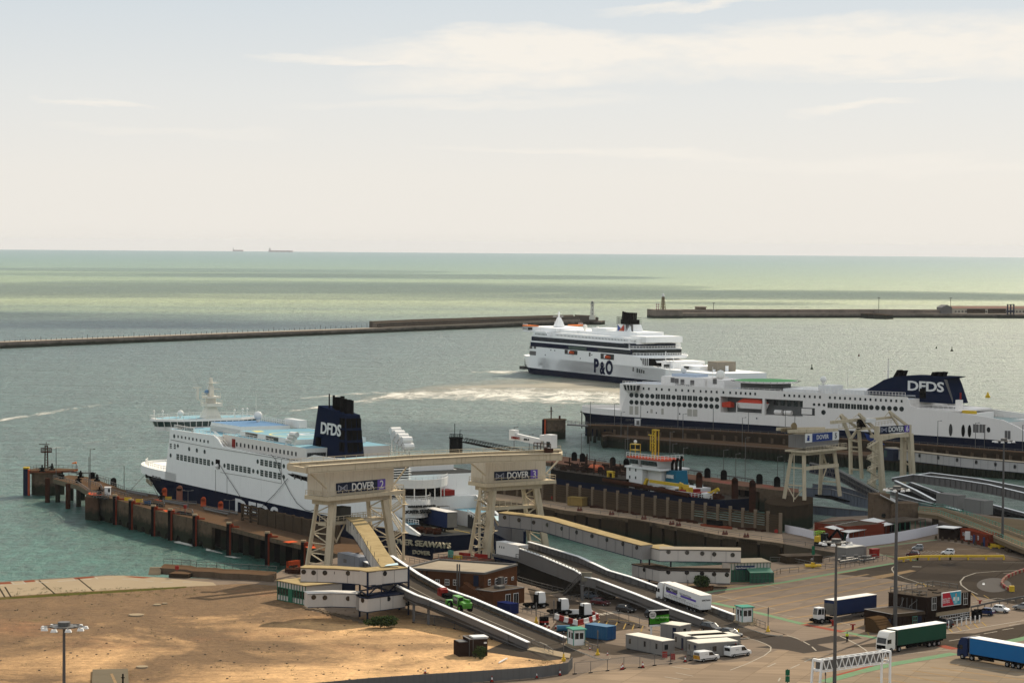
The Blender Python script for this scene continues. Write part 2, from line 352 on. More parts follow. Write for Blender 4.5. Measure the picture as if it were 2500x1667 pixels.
w2=N(nt,'ShaderNodeTexNoise',ins={'Vector':N(nt,'ShaderNodeMapping',ins={'Vector':pos,'Rotation':(0,0,-.2),'Scale':(.02,.05,1)}).outputs[0],'Scale':1.0,'Detail':3.0,'Roughness':.6})
hh=MA(nt,'ADD',MA(nt,'MULTIPLY',w1.outputs[0],1.0),MA(nt,'MULTIPLY',w2.outputs[0],1.5))
bp=N(nt,'ShaderNodeBump',ins={'Height':hh,'Strength':1.0,'Distance':2.2});nt.links.new(bp.outputs[0],b.inputs['Normal'])
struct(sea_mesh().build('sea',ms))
mf=bpy.data.materials.new('foam');mf.use_nodes=True;nt=mf.node_tree;b=nt.nodes['Principled BSDF']
pos=N(nt,'ShaderNodeNewGeometry').outputs['Position']
at=N(nt,'ShaderNodeAttribute',attribute_name='fade')
n1=N(nt,'ShaderNodeTexNoise',ins={'Vector':N(nt,'ShaderNodeMapping',ins={'Vector':pos,'Scale':(.09,.035,1)}).outputs[0],'Scale':1.0,'Detail':9.0,'Roughness':.78,'Distortion':.6})
al=MA(nt,'MULTIPLY_ADD',MA(nt,'ADD',n1.outputs[0],MA(nt,'MULTIPLY',at.outputs['Fac'],.30)),4.2,-2.75,cl=True)
al=MA(nt,'MULTIPLY',al,MA(nt,'MULTIPLY',at.outputs['Fac'],1.6,cl=True))
b.inputs['Base Color'].default_value=(.62,.60,.52,1);b.inputs['Roughness'].default_value=.8;nt.links.new(al,b.inputs['Alpha'])
def foam(name,label,pts,z=.06,mt=None,cols=8):
 m=MB();fd=[]
 fr=[(-1,0),(-.7,.55),(-.3,.95),(.2,1),(.6,.6),(1,0)]
 P3=[]
 for i in range(len(pts)-1):
  a,c=pts[i],pts[i+1]
  for k in range(cols):P3.append([a[j]+(c[j]-a[j])*k/cols for j in range(4)])
 P3.append(pts[-1])
 for(x,y,h,s) in P3:
  for(o,f_) in fr:m.v.append(tuple(P(x,y+o*h,0)+Vector((0,0,z))));fd.append(f_*s)
 n=len(fr)
 for i in range(len(P3)-1):
  for k in range(n-1):m.f.append((i*n+k,i*n+k+1,(i+1)*n+k+1,(i+1)*n+k));m.m.append(0)
 o=m.build(name,mt or mf);a=o.data.attributes.new('fade','FLOAT','POINT');a.data.foreach_set('value',fd)
 return struct(tag(o,label),'stuff')
foam('wake_foam','broad band of churned white foam behind the departing ferry',[(860,990,5,.4),(960,966,16,.75),(1100,963,23,.95),(1250,966,28,1.0),(1400,968,28,1.0),(1550,972,24,1.0)])
foam('wake_foam','thin foam line trailing from the wake toward the moored ferry',[(640,1012,4,.5),(740,1000,5,.75),(850,984,5,.8),(1000,958,5,.9)],.09)
foam('wake_foam','faint foam streak above the funnel of the moored ferry',[(640,990,4,.4),(750,970,5,.65),(900,960,5,.7),(980,955,4,.4)],.09)
foam('wake_foam','long foam streak on open harbour water at the left edge',[(-60,1033,5,.7),(60,1018,6,.8),(150,1002,6,.75),(260,985,5,.5),(330,975,4,.2)])
foam('wake_foam','faint foam line low over the water left of the moored ferry',[(0,1108,3,.5),(150,1092,3,.5),(280,1070,3,.55),(380,1050,2,.2)])
foam('wake_foam','short foam streak beside the bow of the departing ferry',[(1150,909,3,.5),(1200,908,5,.95),(1260,909,5,.9),(1320,908,5,1.0),(1345,910,3,.9)])
foam('wash_foam','wash of white foam along the foot of the far pier',[(1640,1106,2.0,.9),(1740,1111,3.2,1.1),(1800,1117,5,1.3),(1880,1122,3,1.0),(1960,1128,2,.8)],.08)
foam('wash_foam','foam lying by the pier behind the open lattice bridge crane',[(2070,1137,3,1.0),(2125,1140,5,1.5),(2235,1138,3,1.0)],.08)
for(l,pts) in(('foam patch on green water below the near jetty, leftmost',[(425,1323,2,.9),(450,1325,7,1.5),(470,1333,2,.9)]),('crooked foam patch on green water below the near jetty',[(503,1341,5,1.2),(520,1345,3,1.2),(543,1351,2,.8)]),('small foam patch at the shaded water near the jetty root',[(548,1358,2,1.0),(570,1360,4,1.5),(592,1362,1,.7)])):
 foam('foam_patch',l,pts,.08)
mu=bpy.data.materials.new('silty_water');mu.use_nodes=True;nt=mu.node_tree;b=nt.nodes['Principled BSDF']
pos=N(nt,'ShaderNodeNewGeometry').outputs['Position'];at=N(nt,'ShaderNodeAttribute',attribute_name='fade')
n1=N(nt,'ShaderNodeTexNoise',ins={'Vector':N(nt,'ShaderNodeMapping',ins={'Vector':pos,'Scale':(.02,.03,1)}).outputs[0],'Scale':1.0,'Detail':6.0})
nt.links.new(MA(nt,'MULTIPLY',MA(nt,'MULTIPLY_ADD',n1.outputs[0],2.0,-.35,cl=True),at.outputs['Fac']),b.inputs['Alpha'])
b.inputs['Base Color'].default_value=(.36,.31,.21,1);b.inputs['Roughness'].default_value=.5
foam('silt_plume','pale sandy plume in the water below the departing ferry',[(880,975,8,.2),(1050,955,16,.5),(1250,945,24,.7),(1420,945,26,.9),(1560,955,20,.9)],.03,mu)
# === GROUND
GZ=7.0
def gp(l,z=GZ):return[P(x,y,GZ) for x,y in l]
def ws(l):return[(q.x,q.y) for q in gp(l)]
shore=[(-500,1470),(0,1419),(265,1403),(380,1408),(560,1412),(655,1412),(690,1390),(780,1372),(860,1350),(905,1345),(1000,1356),(1056,1368),(1058,1350),(1158,1340),(1166,1372),(1250,1400),(1264,1419),(1375,1449),(1450,1465),(1500,1462),(1530,1420),(1545,1402),(1620,1384),(1880,1373),(1915,1368),(2010,1363),(2062,1352),(1975,1338),(1915,1327),(1908,1300),(1985,1290),(1985,1278),(2030,1262),(2150,1256),(2240,1244),(2330,1246),(2420,1258),(2520,1270),(2900,1290),(3600,1300)]
m_yard=mat('yard_concrete',(.175,.13,.092),.9,.18,.05,c2=(.12,.092,.068),fine=.16,slab=.12,spec=.05)
m_quay=mat('quay_side_concrete',(.15,.115,.08),.9,.3,.3,c2=(.07,.055,.04),streak=.5,tide=2.5)
land=ws(shore)+[(700,200),(700,-80),(-500,-80),(-400,200)]
struct(MB().prism(land,-3,GZ,0,1).build('quay',[m_quay,m_yard]))
GL=[0]
def sheet(name,l,m,lab=None,k=1,kind='structure'):
 o=MB().poly([(q.x,q.y,GZ+.004*k) for q in gp(l)],0).build(name,m)
 if o.data.polygons[0].normal.z<0:o.data.flip_normals()
 return struct(o,kind)
mg=bpy.data.materials.new('shingle_ground');mg.use_nodes=True;nt=mg.node_tree;b=nt.nodes['Principled BSDF'];b.inputs['Roughness'].default_value=.95;b.inputs['Specular IOR Level'].default_value=.15
pos=N(nt,'ShaderNodeNewGeometry').outputs['Position'];sx=N(nt,'ShaderNodeSeparateXYZ',ins={0:pos})
def nz(sc,det=6.0,ro=.65,di=0.0,loc=(0,0,0),st=(1,1,1)):
 return N(nt,'ShaderNodeTexNoise',ins={'Vector':N(nt,'ShaderNodeMapping',ins={'Vector':pos,'Location':loc,'Scale':st}).outputs[0],'Scale':sc,'Detail':det,'Roughness':ro,'Distortion':di}).outputs[0]
g=MA(nt,'ADD',MA(nt,'MULTIPLY_ADD',sx.outputs[1],1/90.,-4.7),MA(nt,'MULTIPLY_ADD',nz(.03,di=.6),4.6,-2.1))
g=MA(nt,'ADD',g,MA(nt,'MULTIPLY_ADD',sx.outputs[0],-1/90.,-.4),cl=True)
c=MX(nt,g,(.56,.335,.15),(.15,.088,.04))
c=MX(nt,MA(nt,'MULTIPLY_ADD',nz(.02,loc=(40,9,0)),6.0,-3.4,cl=True),c,(.25,.115,.05))
c=MX(nt,MA(nt,'MULTIPLY',MA(nt,'MULTIPLY_ADD',nz(.045,loc=(4,70,0),ro=.75),8.0,-4.9,cl=True),.55),c,(.14,.12,.035))
f=MA(nt,'MULTIPLY_ADD',nz(1.1,ro=.85),2.0,0.0);c=MX(nt,1.0,c,N(nt,'ShaderNodeCombineColor',ins={0:f,1:f,2:f}).outputs[0],'MULTIPLY')
f=MA(nt,'MULTIPLY',MA(nt,'MULTIPLY_ADD',nz(.16,st=(1,.5,1)),.9,.55),MA(nt,'MULTIPLY_ADD',nz(1.0,st=(.08,.8,1),loc=(9,5,0)),.8,.6));c=MX(nt,1.0,c,N(nt,'ShaderNodeCombineColor',ins={0:f,1:f,2:f}).outputs[0],'MULTIPLY')
nt.links.new(c,b.inputs['Base Color'])
bp=N(nt,'ShaderNodeBump',ins={'Height':MA(nt,'ADD',nz(2.2,ro=.8),MA(nt,'MULTIPLY',nz(.12),3.0)),'Strength':1.0,'Distance':.22});nt.links.new(bp.outputs[0],b.inputs['Normal'])
sheet('gravel_ground',[(-500,1490),(0,1457),(240,1438),(530,1427),(600,1424),(690,1430),(760,1490),(860,1510),(960,1480),(1080,1510),(1260,1583),(1385,1598),(1370,1622),(1000,1652),(840,1670),(700,1800),(0,2200),(-900,2200)],mg,k=1)
m_pave=mat('apron_concrete',(.30,.235,.155),.9,.10,.08,c2=(.28,.22,.15),fine=.1)
sheet('apron',[(-500,1476),(0,1421.5),(264,1405),(300,1404),(378,1408),(520,1421),(529,1428),(330,1436.5),(150,1446),(0,1456),(-500,1490)],m_pave,k=2)
m_jt=mat('joint_tar',(.06,.05,.035),.95);m_rp=mat('red_quay_paint',(.30,.09,.05),.9,.2,.5);m_wl=mat('worn_white_line',(.34,.30,.24),.9,.3,1.2)
m_mintl=mat('green_walkway_paint',(.14,.23,.13),.9,.3,1.0,c2=(.19,.20,.12));m_redl=mat('red_walkway_paint',(.25,.075,.05),.9,.25,1.0)
m_asph=mat('asphalt',(.060,.048,.037),.9,.15,.1,c2=(.08,.064,.05),fine=.12,spec=0,slab=.05);m_asphd=mat('new_asphalt',(.060,.050,.042),.9,.1,.2,fine=.1)
m_lane=mat('worn_lane_paint',(.25,.17,.095),.9,.3,.8);m_yl=mat('worn_yellow_line',(.30,.20,.07),.9,.3,1)
class LN:
 def __init__(s,k):s.m=MB();s.k=k
 def line(s,l,w=.3,dash=None,z=None):
  pts=[P(x,y,GZ) for x,y in l];h=GZ+.004*s.k
  for i,(a,c) in enumerate(zip(pts,pts[1:])):
   d=(c-a).normalized();n=Vector((-d.y,d.x,0))*w/2;L=(c-a).length
   segs=[(0,L)] if not dash else[(q*sum(dash),min(L,q*sum(dash)+dash[0])) for q in range(int(L/sum(dash))+1)]
   for(s0,s1) in segs:
    if s1-s0<.05:continue
    p,q=a+d*s0,a+d*s1;s.m.poly([(v.x,v.y,h) for v in(p-n,q-n,q+n,p+n)])
  return s
 def build(s,name,m):return struct(s.m.build(name,m))
q=LN(4)
for l in(((12,1457),(-10,1421)),((134,1449),(95,1416)),((228,1442),(190,1411)),((27,1457),(12,1432))):q.line(l,.35)
q.build('apron_joint',m_jt)
for k_,l in enumerate(([(-60,1425),(25,1420),(30,1424),(-60,1429)],[(57,1417.5),(83,1415),(87,1419),(61,1421)],[(178,1410),(228,1406),(232,1409),(180,1414)],[(302,1407),(322,1406),(374,1409),(350,1411)])):
 sheet('quay_marking',l,m_rp,k=4)
q=LN(5);q.line([(-80,1433),(150,1418),(222,1413)],.8,(3,2));q.line([(256,1411),(320,1414),(400,1421),(470,1420)],.5,(2,2))
for x,y in((28,1420),(87,1417),(232,1408),(178,1411),(55,1418)):q.line([(x,y),(x+7,y+5)],.3)
q.build('quay_marking',m_wl)
struct(tag(MB().poly([(v.x,v.y,GZ+.012) for v in gp([(-300,1478),(0,1458),(150,1448),(330,1438),(455,1430.5),(455,1434),(330,1443),(150,1454),(0,1463),(-300,1486)])]).build('grass_verge',mat('verge_grass',(.12,.115,.03),.95,.4,.5,c2=(.22,.15,.07),fine=.3)),'low yellow-green grass fringe along the edge of the concrete apron'),'stuff')
sheet('road',[(2036,1400),(2184,1375),(2190,1370),(2300,1368),(2700,1368),(2700,1500),(2495,1478),(2400,1458),(2340,1446),(2245,1428),(2170,1412),(2100,1406)],m_asph,k=2)
sheet('road',[(2700,1500),(2500,1522),(2380,1545),(2312,1546),(2240,1560),(2150,1556),(2150,1566),(2060,1580),(2300,1575),(2328,1583),(2500,1556),(2700,1530)],m_asph,k=2)
def z48(l):return[(1480+x/4,1275+y/4) for x,y in l]
def z19(l):return[(1912+x/4,1275+y/4) for x,y in l]
sheet('road',z48([(1430,1140),(1640,1100),(1830,1118),(1910,1160),(2200,1105),(2450,1110),(2500,1130),(2060,1190),(2230,1240),(1930,1276),(1740,1238),(1450,1215),(1610,1200)]),m_asphd,k=2)
sheet('parking_area',[(2128,1340),(2290,1318),(2420,1340),(2700,1360),(2700,1368),(2300,1368),(2190,1370),(2160,1355)],mat('parking_concrete',(.12,.088,.062),.9,.15,.1,fine=.12,slab=.15),k=1)
sheet('yard_apron',[(2017,1668),(2180,1626),(2330,1600),(2520,1572),(2700,1545),(2700,2000),(1900,2000)],mat('pale_concrete',(.25,.195,.135),.9,.12,.1,c2=(.20,.155,.105),fine=.12,slab=.12),k=2)
sheet('yard_apron',[(1400,1655),(1480,1618),(1640,1624),(1830,1612),(1900,1585),(2140,1600),(2090,1640),(2010,1664),(1900,1990),(900,1990),(1250,1668)],mat('lower_yard_concrete',(.26,.195,.135),.9,.15,.08,c2=(.17,.13,.09),fine=.15,slab=.1),k=1)
sheet('road',[(1270,1550),(1390,1582),(1437,1594),(1420,1602),(1390,1607),(1330,1612),(1180,1590)],m_asph,k=2)
sheet('road',[(1680,1520),(1730,1495),(1920,1548),(1850,1558),(1800,1562),(1740,1545)],m_asph,k=2)
sheet('road',[(1370,1500),(1480,1570),(1610,1590),(1500,1598),(1440,1592),(1330,1555)],m_asph,k=2)
sheet('road',[(1290,1440),(1420,1470),(1580,1530),(1500,1540),(1300,1470)],m_asph,k=2)
q=LN(3)
for i in range(12):
 a,c=(1610+i*43,1440+i*10.2),(2030+i*30,1374+i*9.0)
 if i>6:c=(2150+i*14,1408+i*8)
 q.line([a,c],.9)
for i in range(9):q.line([(2140+i*44,1652-i*8),(2330+i*60,1690-i*10)],.7)
q.build('lane_marking',m_lane)
sheet('lane_patch',z19([(850,530),(1240,462),(1300,472),(960,545)]),m_lane,k=3)
q=LN(4)
q.line([(1705,1451),(1740,1443),(1912,1421),(2032,1400),(2184,1374)],1.5);q.line([(1737,1470),(1850,1495),(1962,1523)],1.7);q.line([(2060,1542),(2147,1558)],1.7)
q.line([(2010,1664),(2090,1641),(2180,1620),(2332,1594)],2.4);q.line([(2420,1575),(2520,1553)],2.4);q.line([(2119,1337),(2287,1317)],.8);q.line([(2146,1353),(2240,1368)],.8)
q.build('walkway_marking',m_mintl)
q=LN(5);q.line([(1962,1523),(2060,1542)],1.7);q.line([(2296,1575),(2332,1584)],2.2);q.line([(2040,1648),(2130,1624)],.8);q.build('walkway_marking',m_redl)
q=LN(5)
for l,w in((z19([(1090,425),(1065,440),(1062,460),(1090,500),(1180,540),(1320,585),(1480,620)]),.3),(z19([(2352,465),(2080,475),(1880,492),(1770,530),(1730,575),(1740,610),(1800,655),(1900,700)]),.35),(z19([(555,1108),(640,1145),(740,1200),(800,1240),(845,1285)]),.3),(z48([(1340,1120),(1470,1150),(1560,1185),(1608,1215),(1605,1250),(1540,1300),(1370,1380),(1210,1440)]),.25),(z19([(1590,1085),(1900,1030),(2352,955)]),.3),(z19([(2095,737),(1850,780)]),.3),(z19([(2095,737),(2260,762)]),.3),(z19([(700,1010),(520,965)]),.25),(z48([(640,1405),(820,1430)]),.3),(z48([(570,1505),(745,1532)]),.3),(z48([(680,1465),(850,1498)]),.25),(z48([(1030,700),(1650,845)]),.25),(z48([(1000,700),(930,690)]),.25),(z48([(1100,870),(1640,890),(2060,960)]),.2),(z19([(1000,1300),(1640,1240)]),.25),(z19([(1960,1085),(2090,1062)]),.3),(z19([(1800,1115),(1920,1095)]),.3),(z19([(2205,1005),(2320,987)]),.3),(z19([(2140,1048),(2250,1030)]),.3),(z19([(1620,1155),(1740,1135)]),.3),(z19([(2280,730),(2352,745)]),.35),(z19([(2150,497),(2270,492)]),.3),(z19([(2150,390),(2352,392)]),.25),(z19([(2080,300),(2352,355)]),.25),(z19([(1260,430),(1350,432)]),.8)):q.line(l,w)
for l in(z48([(1765,1100),(1890,1140)]),z48([(1925,1160),(1988,1195)]),z48([(2010,1212),(2050,1250)]),z48([(1935,1360),(2005,1325)]),z48([(1800,1422),(1890,1382)]),z48([(1575,1408),(1655,1372)]),z48([(1680,1550),(1700,1515)]),z48([(1520,600),(1700,640)])):q.line(l,.28)
for i in range(9):q.line([(2215+i*12,1341-i*.9+i*1.5),(2240+i*12,1349+i*1.2)],.15)
q.line([(2180,1353),(2400,1337)],.15)
for i in range(7):q.line([(1440+i*11.5,1500-i*1.6),(1450+i*11.5,1504-i*1.6)],.8)
q.build('road_marking',m_wl)
q=LN(6)
for l in(z19([(1290,620),(1320,590),(1440,625)]),z19([(1370,595),(1415,650)]),z19([(1470,620),(1500,645)]),z19([(1840,690),(1910,755)]),z19([(1960,710),(2010,740)]),z19([(1610,1030),(1655,1070)]),z19([(1695,1015),(1740,1055)]),z19([(1780,1000),(1825,1040)]),z19([(1860,985),(1905,1027)]),z19([(1940,972),(1985,1012)]),z19([(820,1065),(840,1100)]),z19([(925,1080),(935,1115)]),[(1455,1528),(1464,1515)],[(1476,1530),(1484,1515)],[(1500,1532),(1508,1517)],[(1522,1535),(1528,1521)],[(1543,1538),(1548,1524)],[(1565,1541),(1570,1527)],[(1410,1531),(1420,1517)],[(1484,1510),(1590,1522)]):q.line(l,.25)
q.build('hatch_marking',m_yl)
q=LN(6);q.line(z19([(1957,608),(1957,592)]),.5);q.line(z19([(1951,595),(1957,586),(1963,595)]),.3);q.build('road_arrow',m_whp)
sheet('road',z19(ELL(2060,610,170,70)),mat('worn_asphalt',(.13,.115,.10),.9,.1,.3),k=3)
# === FAR: breakwaters, lights, ships, buoys
def wallstrip(m,pts,d0,d1,mi=0,mt=None):
 """pts: (px, py_water, py_top); a wall from the water to the height seen, between d0 and d1 metres behind its waterline"""
 fr=[]
 for x,yb,yt in pts:
  a=P(x,yb,0);z=ZAT(a,yt);fr.append((a,z))
 for(a,za),(c,zc) in zip(fr,fr[1:]):
  n=Vector((-(c-a).y,(c-a).x,0)).normalized()
  if n.y<0:n=-n
  q=[a+n*d0,c+n*d0,c+n*d1,a+n*d1]
  m.hexa([(p.x,p.y,-3) for p in q]+[(q[0].x,q[0].y,za),(q[1].x,q[1].y,zc),(q[2].x,q[2].y,zc),(q[3].x,q[3].y,za)],mi,mt)
 return fr
R_=thing('breakwater','long low stone breakwater from the left edge with a raised wall at its end','breakwater',(0,0,0))
m=MB();fr=wallstrip(m,[(-500,873,858),(0,850.5,835.5),(300,837.5,824),(600,825.5,812.5),(930,811.5,801),(1260,797.5,788),(1440,791.5,783),(1467,792,783)],0,14,0,1)
m.build('low_wall',[m_stone,m_stonetop],R_)
m=MB()
for(x0,x1,y0,y1,b0,b1) in((931,1060,786,780.5,811.3,806),(1060,1180,780.5,777,806,801),(1180,1420,776.5,770,801,792.5),(1420,1466,770,772,792.5,792)):
 a,c=P(x0,b0,0),P(x1,b1,0);n=Vector((-(c-a).y,(c-a).x,0)).normalized();za,zc=ZAT(a+n*4,y0),ZAT(c+n*4,y1)
 for(d0,d1,f) in((4,13.5,0),(4,5.2,.0),(10,13.5,1.4)):
  q=[a+n*d0,c+n*d0,c+n*d1,a+n*d1];g_=0 if f==0 and d1>6 else f
  m.hexa([(p.x,p.y,3) for p in q]+[(q[0].x,q[0].y,za-.9+g_),(q[1].x,q[1].y,zc-.9+g_),(q[2].x,q[2].y,zc-.9+g_),(q[3].x,q[3].y,za-.9+g_)])
m.build('upper_wall',[mat('breakwater_wall',(.15,.12,.09),.9,.3,.25,streak=.7),m_stonetop],R_)
m=MB()
for i in range(150):
 x=935+i*3.5
 if x<1440:
  yb=811.5-(x-930)*(20/510.);a=P(x,yb,0)+Vector((0,3.4,0));zt=ZAT(a,yb-18.5-(x-930)*.001);m.box(a.x-.5,a.x+.5,a.y-.5,a.y+1.5,3.5,zt-2.2)
m.build('buttress',m_stonetop,R_)
m=MB()
for i in range(75):
 x=-20+i*12.7;yb=850.5-x*(39/930.);a=P(x,yb,0)+Vector((0,9,0));z=ZAT(a,yb-15.5)
 m.box(a.x-.12,a.x+.12,a.y-.1,a.y+.1,z-.5,z+1.6 if i%9 else z+3.2)
m.build('rail_post',m_rust,R_)
def lighthouse(name,lab,px,yb,zb,yt,r,mt,group=None):
 a=P(px,yb,zb);H=ZAT(a,yt)-zb;t=thing(name,lab,'lighthouse',(a.x,a.y,zb))
 MB().cyl((0,0,-2),(0,0,1.0),r*1.6,16).cyl((0,0,1),(0,0,H*.74),r*1.15,16,r2=r*.8).build('tower',mt,t,smooth=False)
 MB().cyl((0,0,H*.74),(0,0,H*.78),r*1.25,16).rail([(r*1.15*math.cos(k*.7),r*1.15*math.sin(k*.7),H*.78) for k in range(10)],1,3,.06).build('gallery',mt,t)
 MB().cyl((0,0,H*.78),(0,0,H*.9),r*.62,12).build('lantern',m_glassg,t)
 MB().cyl((0,0,H*.9),(0,0,H*.97),r*.8,12,r2=.2).cyl((0,0,H*.95),(0,0,H),.15,6).build('lantern_roof',mt,t)
 return t
t=lighthouse('lighthouse','slender white stone lighthouse at the end of the raised breakwater wall',1446,775,8.5,732,1.9,mat('lighthouse_white',(.62,.58,.50),.7,.12,.4,streak=.3))
m=MB()
for k in range(3):m.box(-.3,.3,-2.25+k*.12,-1.9,3+k*4,4.2+k*4)
m.build('window',m_glass,t)
R_=thing('breakwater','stone harbour arm entering from the right edge with a blunt round head','breakwater',(0,0,0))
m=MB();wallstrip(m,[(1591,774,755),(1600,776,756),(1622,776,756)],0,30,0,1);wallstrip(m,[(1622,776,764.5),(1750,775.5,764.3),(2127,775,764.6),(2500,776,766.5),(2800,778,768)],0,30,0,1)
m.build('low_wall',[m_stone,m_stonetop],R_)
m=MB()
for x0,x1,y0,y1 in((1622,2140,755.5,755.2),(2140,2306,755.2,756)):
 a,c=P(x0,776,0)+Vector((0,14,0)),P(x1,775.5,0)+Vector((0,14,0));za,zc=ZAT(a,y0),ZAT(c,y1)
 m.hexa([(a.x,a.y,3),(c.x,c.y,3),(c.x,c.y+10,3),(a.x,a.y+10,3),(a.x,a.y,za),(c.x,c.y,zc),(c.x,c.y+10,zc),(a.x,a.y+10,za)],0,1)
m.build('upper_wall',[m_stone,m_stonetop],R_)
m=MB();wallstrip(m,[(2120,774,764),(2150,777,766),(2181,778,769)],-14,0,0);m.build('slipway',m_concd,R_)
a=P(1752,776,0)+Vector((0,18,0));z0=ZAT(a,755.5)
for(nm,lab,x0,x1,y0,y1,dd,mt,ct) in(('pillbox','low grey blockhouse on the middle of the far harbour arm',1710,1727,749,755,20,m_conc,'hut'),('harbour_shed','grey gable-ended shed at the left end of the long pink-roofed shed',2305,2330,744,765,16,m_steelgrey,'shed'),('harbour_shed','long pale shed with a pinkish roof on the far harbour arm',2333,2620,747,765.5,22,mat('pale_shed',(.42,.37,.30),.8,.15,.05),'shed')):
 A,B=P(x0,776,0)+Vector((0,dd,0)),P(x1,776,0)+Vector((0,dd,0));fr_=FR(A,B);zt,zb=ZAT(A,y0),ZAT(A,y1)
 t=fr_.thing(nm,lab,ct);L=fr_.L
 MB().box(0,L,0,14,zb-1,zb+(zt-zb)*.68).build('wall',mt,t)
 h=zb+(zt-zb)*.68
 if nm=='pillbox':MB().box(-.5,L+.5,-.5,14.5,h,h+1.2).build('roof',m_stonetop,t)
 elif x1-x0<40:
  MB().ext([(-.4,-.4,h),(L+.4,-.4,h),(L/2,-.4,zt)],(0,15,0)).build('roof',m_steelgrey,t)
  MB().box(L*.3,L*.7,-.15,.1,zb,zb+4).build('door',m_steelgrey,t)
 else:
  MB().ext([(-.4,-.6,h),(-.4,7,zt),(-.4,15,h)],(L+.8,0,0)).build('roof',mat('pink_roof',(.42,.27,.21),.8,.15,.05),t)
  MB().box(18,40,-1.0,-.05,zb,h-.6).box(44,66,-1.0,-.05,zb,h-.6).build('awning',m_concd,t)
  m=MB()
  for k in range(26):m.box(3+k*4.2,5.2+k*4.2,-.12,-.02,zb+1.6,zb+3.2)
  m.build('window',m_glass,t)
R_=thing('linkspan_tower','dark blue steel hoist frame on the far harbour arm beside the pink-roofed shed','hoist frame',P(2468,776,0));m=MB()
for dx in(-3.5,0,3.5):
 for dy in(0,4):m.bar((dx,dy,-1),(dx,dy,15.5),.7)
m.bar((-3.5,0,15),(3.5,0,15),.7).bar((-3.5,4,15),(3.5,4,15),.7).box(-4,4,-1,5,6.5,8.5).build('frame',m_trimnavy,R_)
MB().box(-16,16,-8,-2,0,2.6).build('platform',m_concd,R_)
a=P(1620,776,0)+Vector((0,10,0));zb=ZAT(a,756);H=ZAT(a,716)-zb
t=thing('lighthouse','rusty yellow lattice lighthouse with white lantern on the blunt end of the right breakwater','lighthouse',(a.x,a.y,zb))
m=MB()
for sx_ in(-1,1):
 for sy in(-1,1):m.bar((sx_*2.6,sy*2.6,0),(sx_*1.2,sy*1.2,H*.8),.35)
for k in range(5):
 z0,z1=H*.16*k,H*.16*(k+1);w0,w1=2.6-1.4*k/5,2.6-1.4*(k+1)/5
 for sy in(-1,1):m.bar((-w0,sy*w0,z0),(w1,sy*w1,z1),.22).bar((w0,sy*w0,z0),(-w1,sy*w1,z1),.22).bar((-w1,sy*w1,z1),(w1,sy*w1,z1),.25)
m.box(-1,1,-1,1,0,H*.8).build('lattice_tower',mat('rusty_cream',(.36,.27,.15),.8,.3,.5),t)
MB().cyl((0,0,H*.8),(0,0,H*.83),2.2,12).cyl((0,0,H*.83),(0,0,H*.92),1.1,10).build('lantern',m_whp,t)
MB().cyl((0,0,H*.92),(0,0,H*1.0),1.3,10,r2=.1).build('lantern_roof',m_whp,t)
for px,lab in((1604,'red and white striped mast, left of a pair on the breakwater head'),(1609,'red and white striped mast, right of a pair on the breakwater head')):
 a=P(px,776,0)+Vector((0,9,0));zb=ZAT(a,756);t=thing('striped_mast',lab,'signal mast',(a.x,a.y,zb),0,'striped masts on the breakwater head');m=MB()
 for k in range(6):m.cyl((0,0,k*1.25),(0,0,k*1.25+1.25),.55,8,mi=k%2)
 m.build('mast',[m_redp,m_whp],t)
for px,yt,lab in((1744,739,'short grey radar mast on the far harbour arm'),(2149,726,'tall thin light mast on the far harbour arm, left of the sheds'),(2325,727,'tall thin light mast behind the gable of the grey shed')):
 a=P(px,776,0)+Vector((0,12,0));zb=ZAT(a,764);H=ZAT(a,yt)-zb
 o=MB().cyl((0,0,0),(0,0,H),.3,6).box(-1.6,1.6,-.4,.4,H-.6,H).build('light_mast',m_gal);o.location=(a.x,a.y,zb);tag(o,lab,'light mast','masts on the far harbour arm')
for(x0,x1,yb,ytop,dist,lab) in((655,715,616.2,606,30500,'faint red bulk carrier on the horizon, the larger of two ships'),(568,594,613.6,607.5,36000,'tiny hazy ship on the horizon left of the bulk carrier')):
 a,c=DY(x0,yb,dist),DY(x1,yb,dist);L=(c-a).length;s=dist/FPX;zb=-dist*dist/(2*REARTH)-2
 t=thing('cargo_ship',lab,'cargo ship',(a.x,a.y,zb),math.atan2((c-a).y,(c-a).x),'ships on the horizon')
 h=s*3.2
 MB().prism([(L*.02,0),(L*.97,0),(L,18),(L*.97,36),(L*.02,36),(0,18)],0,h+3).build('hull',mat('ship_haze_red',(.42,.33,.31),.8),t)  # red paled, distance haze is put into the hull colour
 MB().box(L*.02,L*.1,4,32,h+3,h+3+s*4.5).box(L*.04,L*.07,12,24,h+3+s*4.5,h+3+s*6.5).build('superstructure',mat('ship_haze_pale',(.55,.53,.5),.8),t)  # upperworks paled likewise, haze painted into the colour
 m=MB()
 for k in range(5):m.box(L*(.2+.15*k),L*(.22+.15*k),15,19,h+3,h+3+s*1.5)
 m.build('crane',mat('ship_haze_pale',0),t)
def buoy(px,py,s,mt,lab,shape=0):
 a=P(px,py,0);t=thing('navigation_buoy',lab,'buoy',a,.3,'navigation buoys in the harbour')
 if shape==2:m=MB().cyl((0,0,-.3),(0,0,.9),1.5*s,12).cyl((0,0,.9),(0,0,2.6),1.2*s,12,r2=.4*s)
 else:m=MB().cyl((0,0,-.4),(0,0,.8),1.1*s*(1.4 if shape else 1),12,r2=.8*s)
 m.build('float',mt,t)
 MB().cyl((0,0,.8),(0,0,2.8*s),.42*s,8,r2=.2*s).cyl((0,0,2.8*s),(0,0,3.4*s),.3*s,6).build('top_mark',mt,t)
mb_=mat('buoy_dark',(.02,.045,.025),.6)
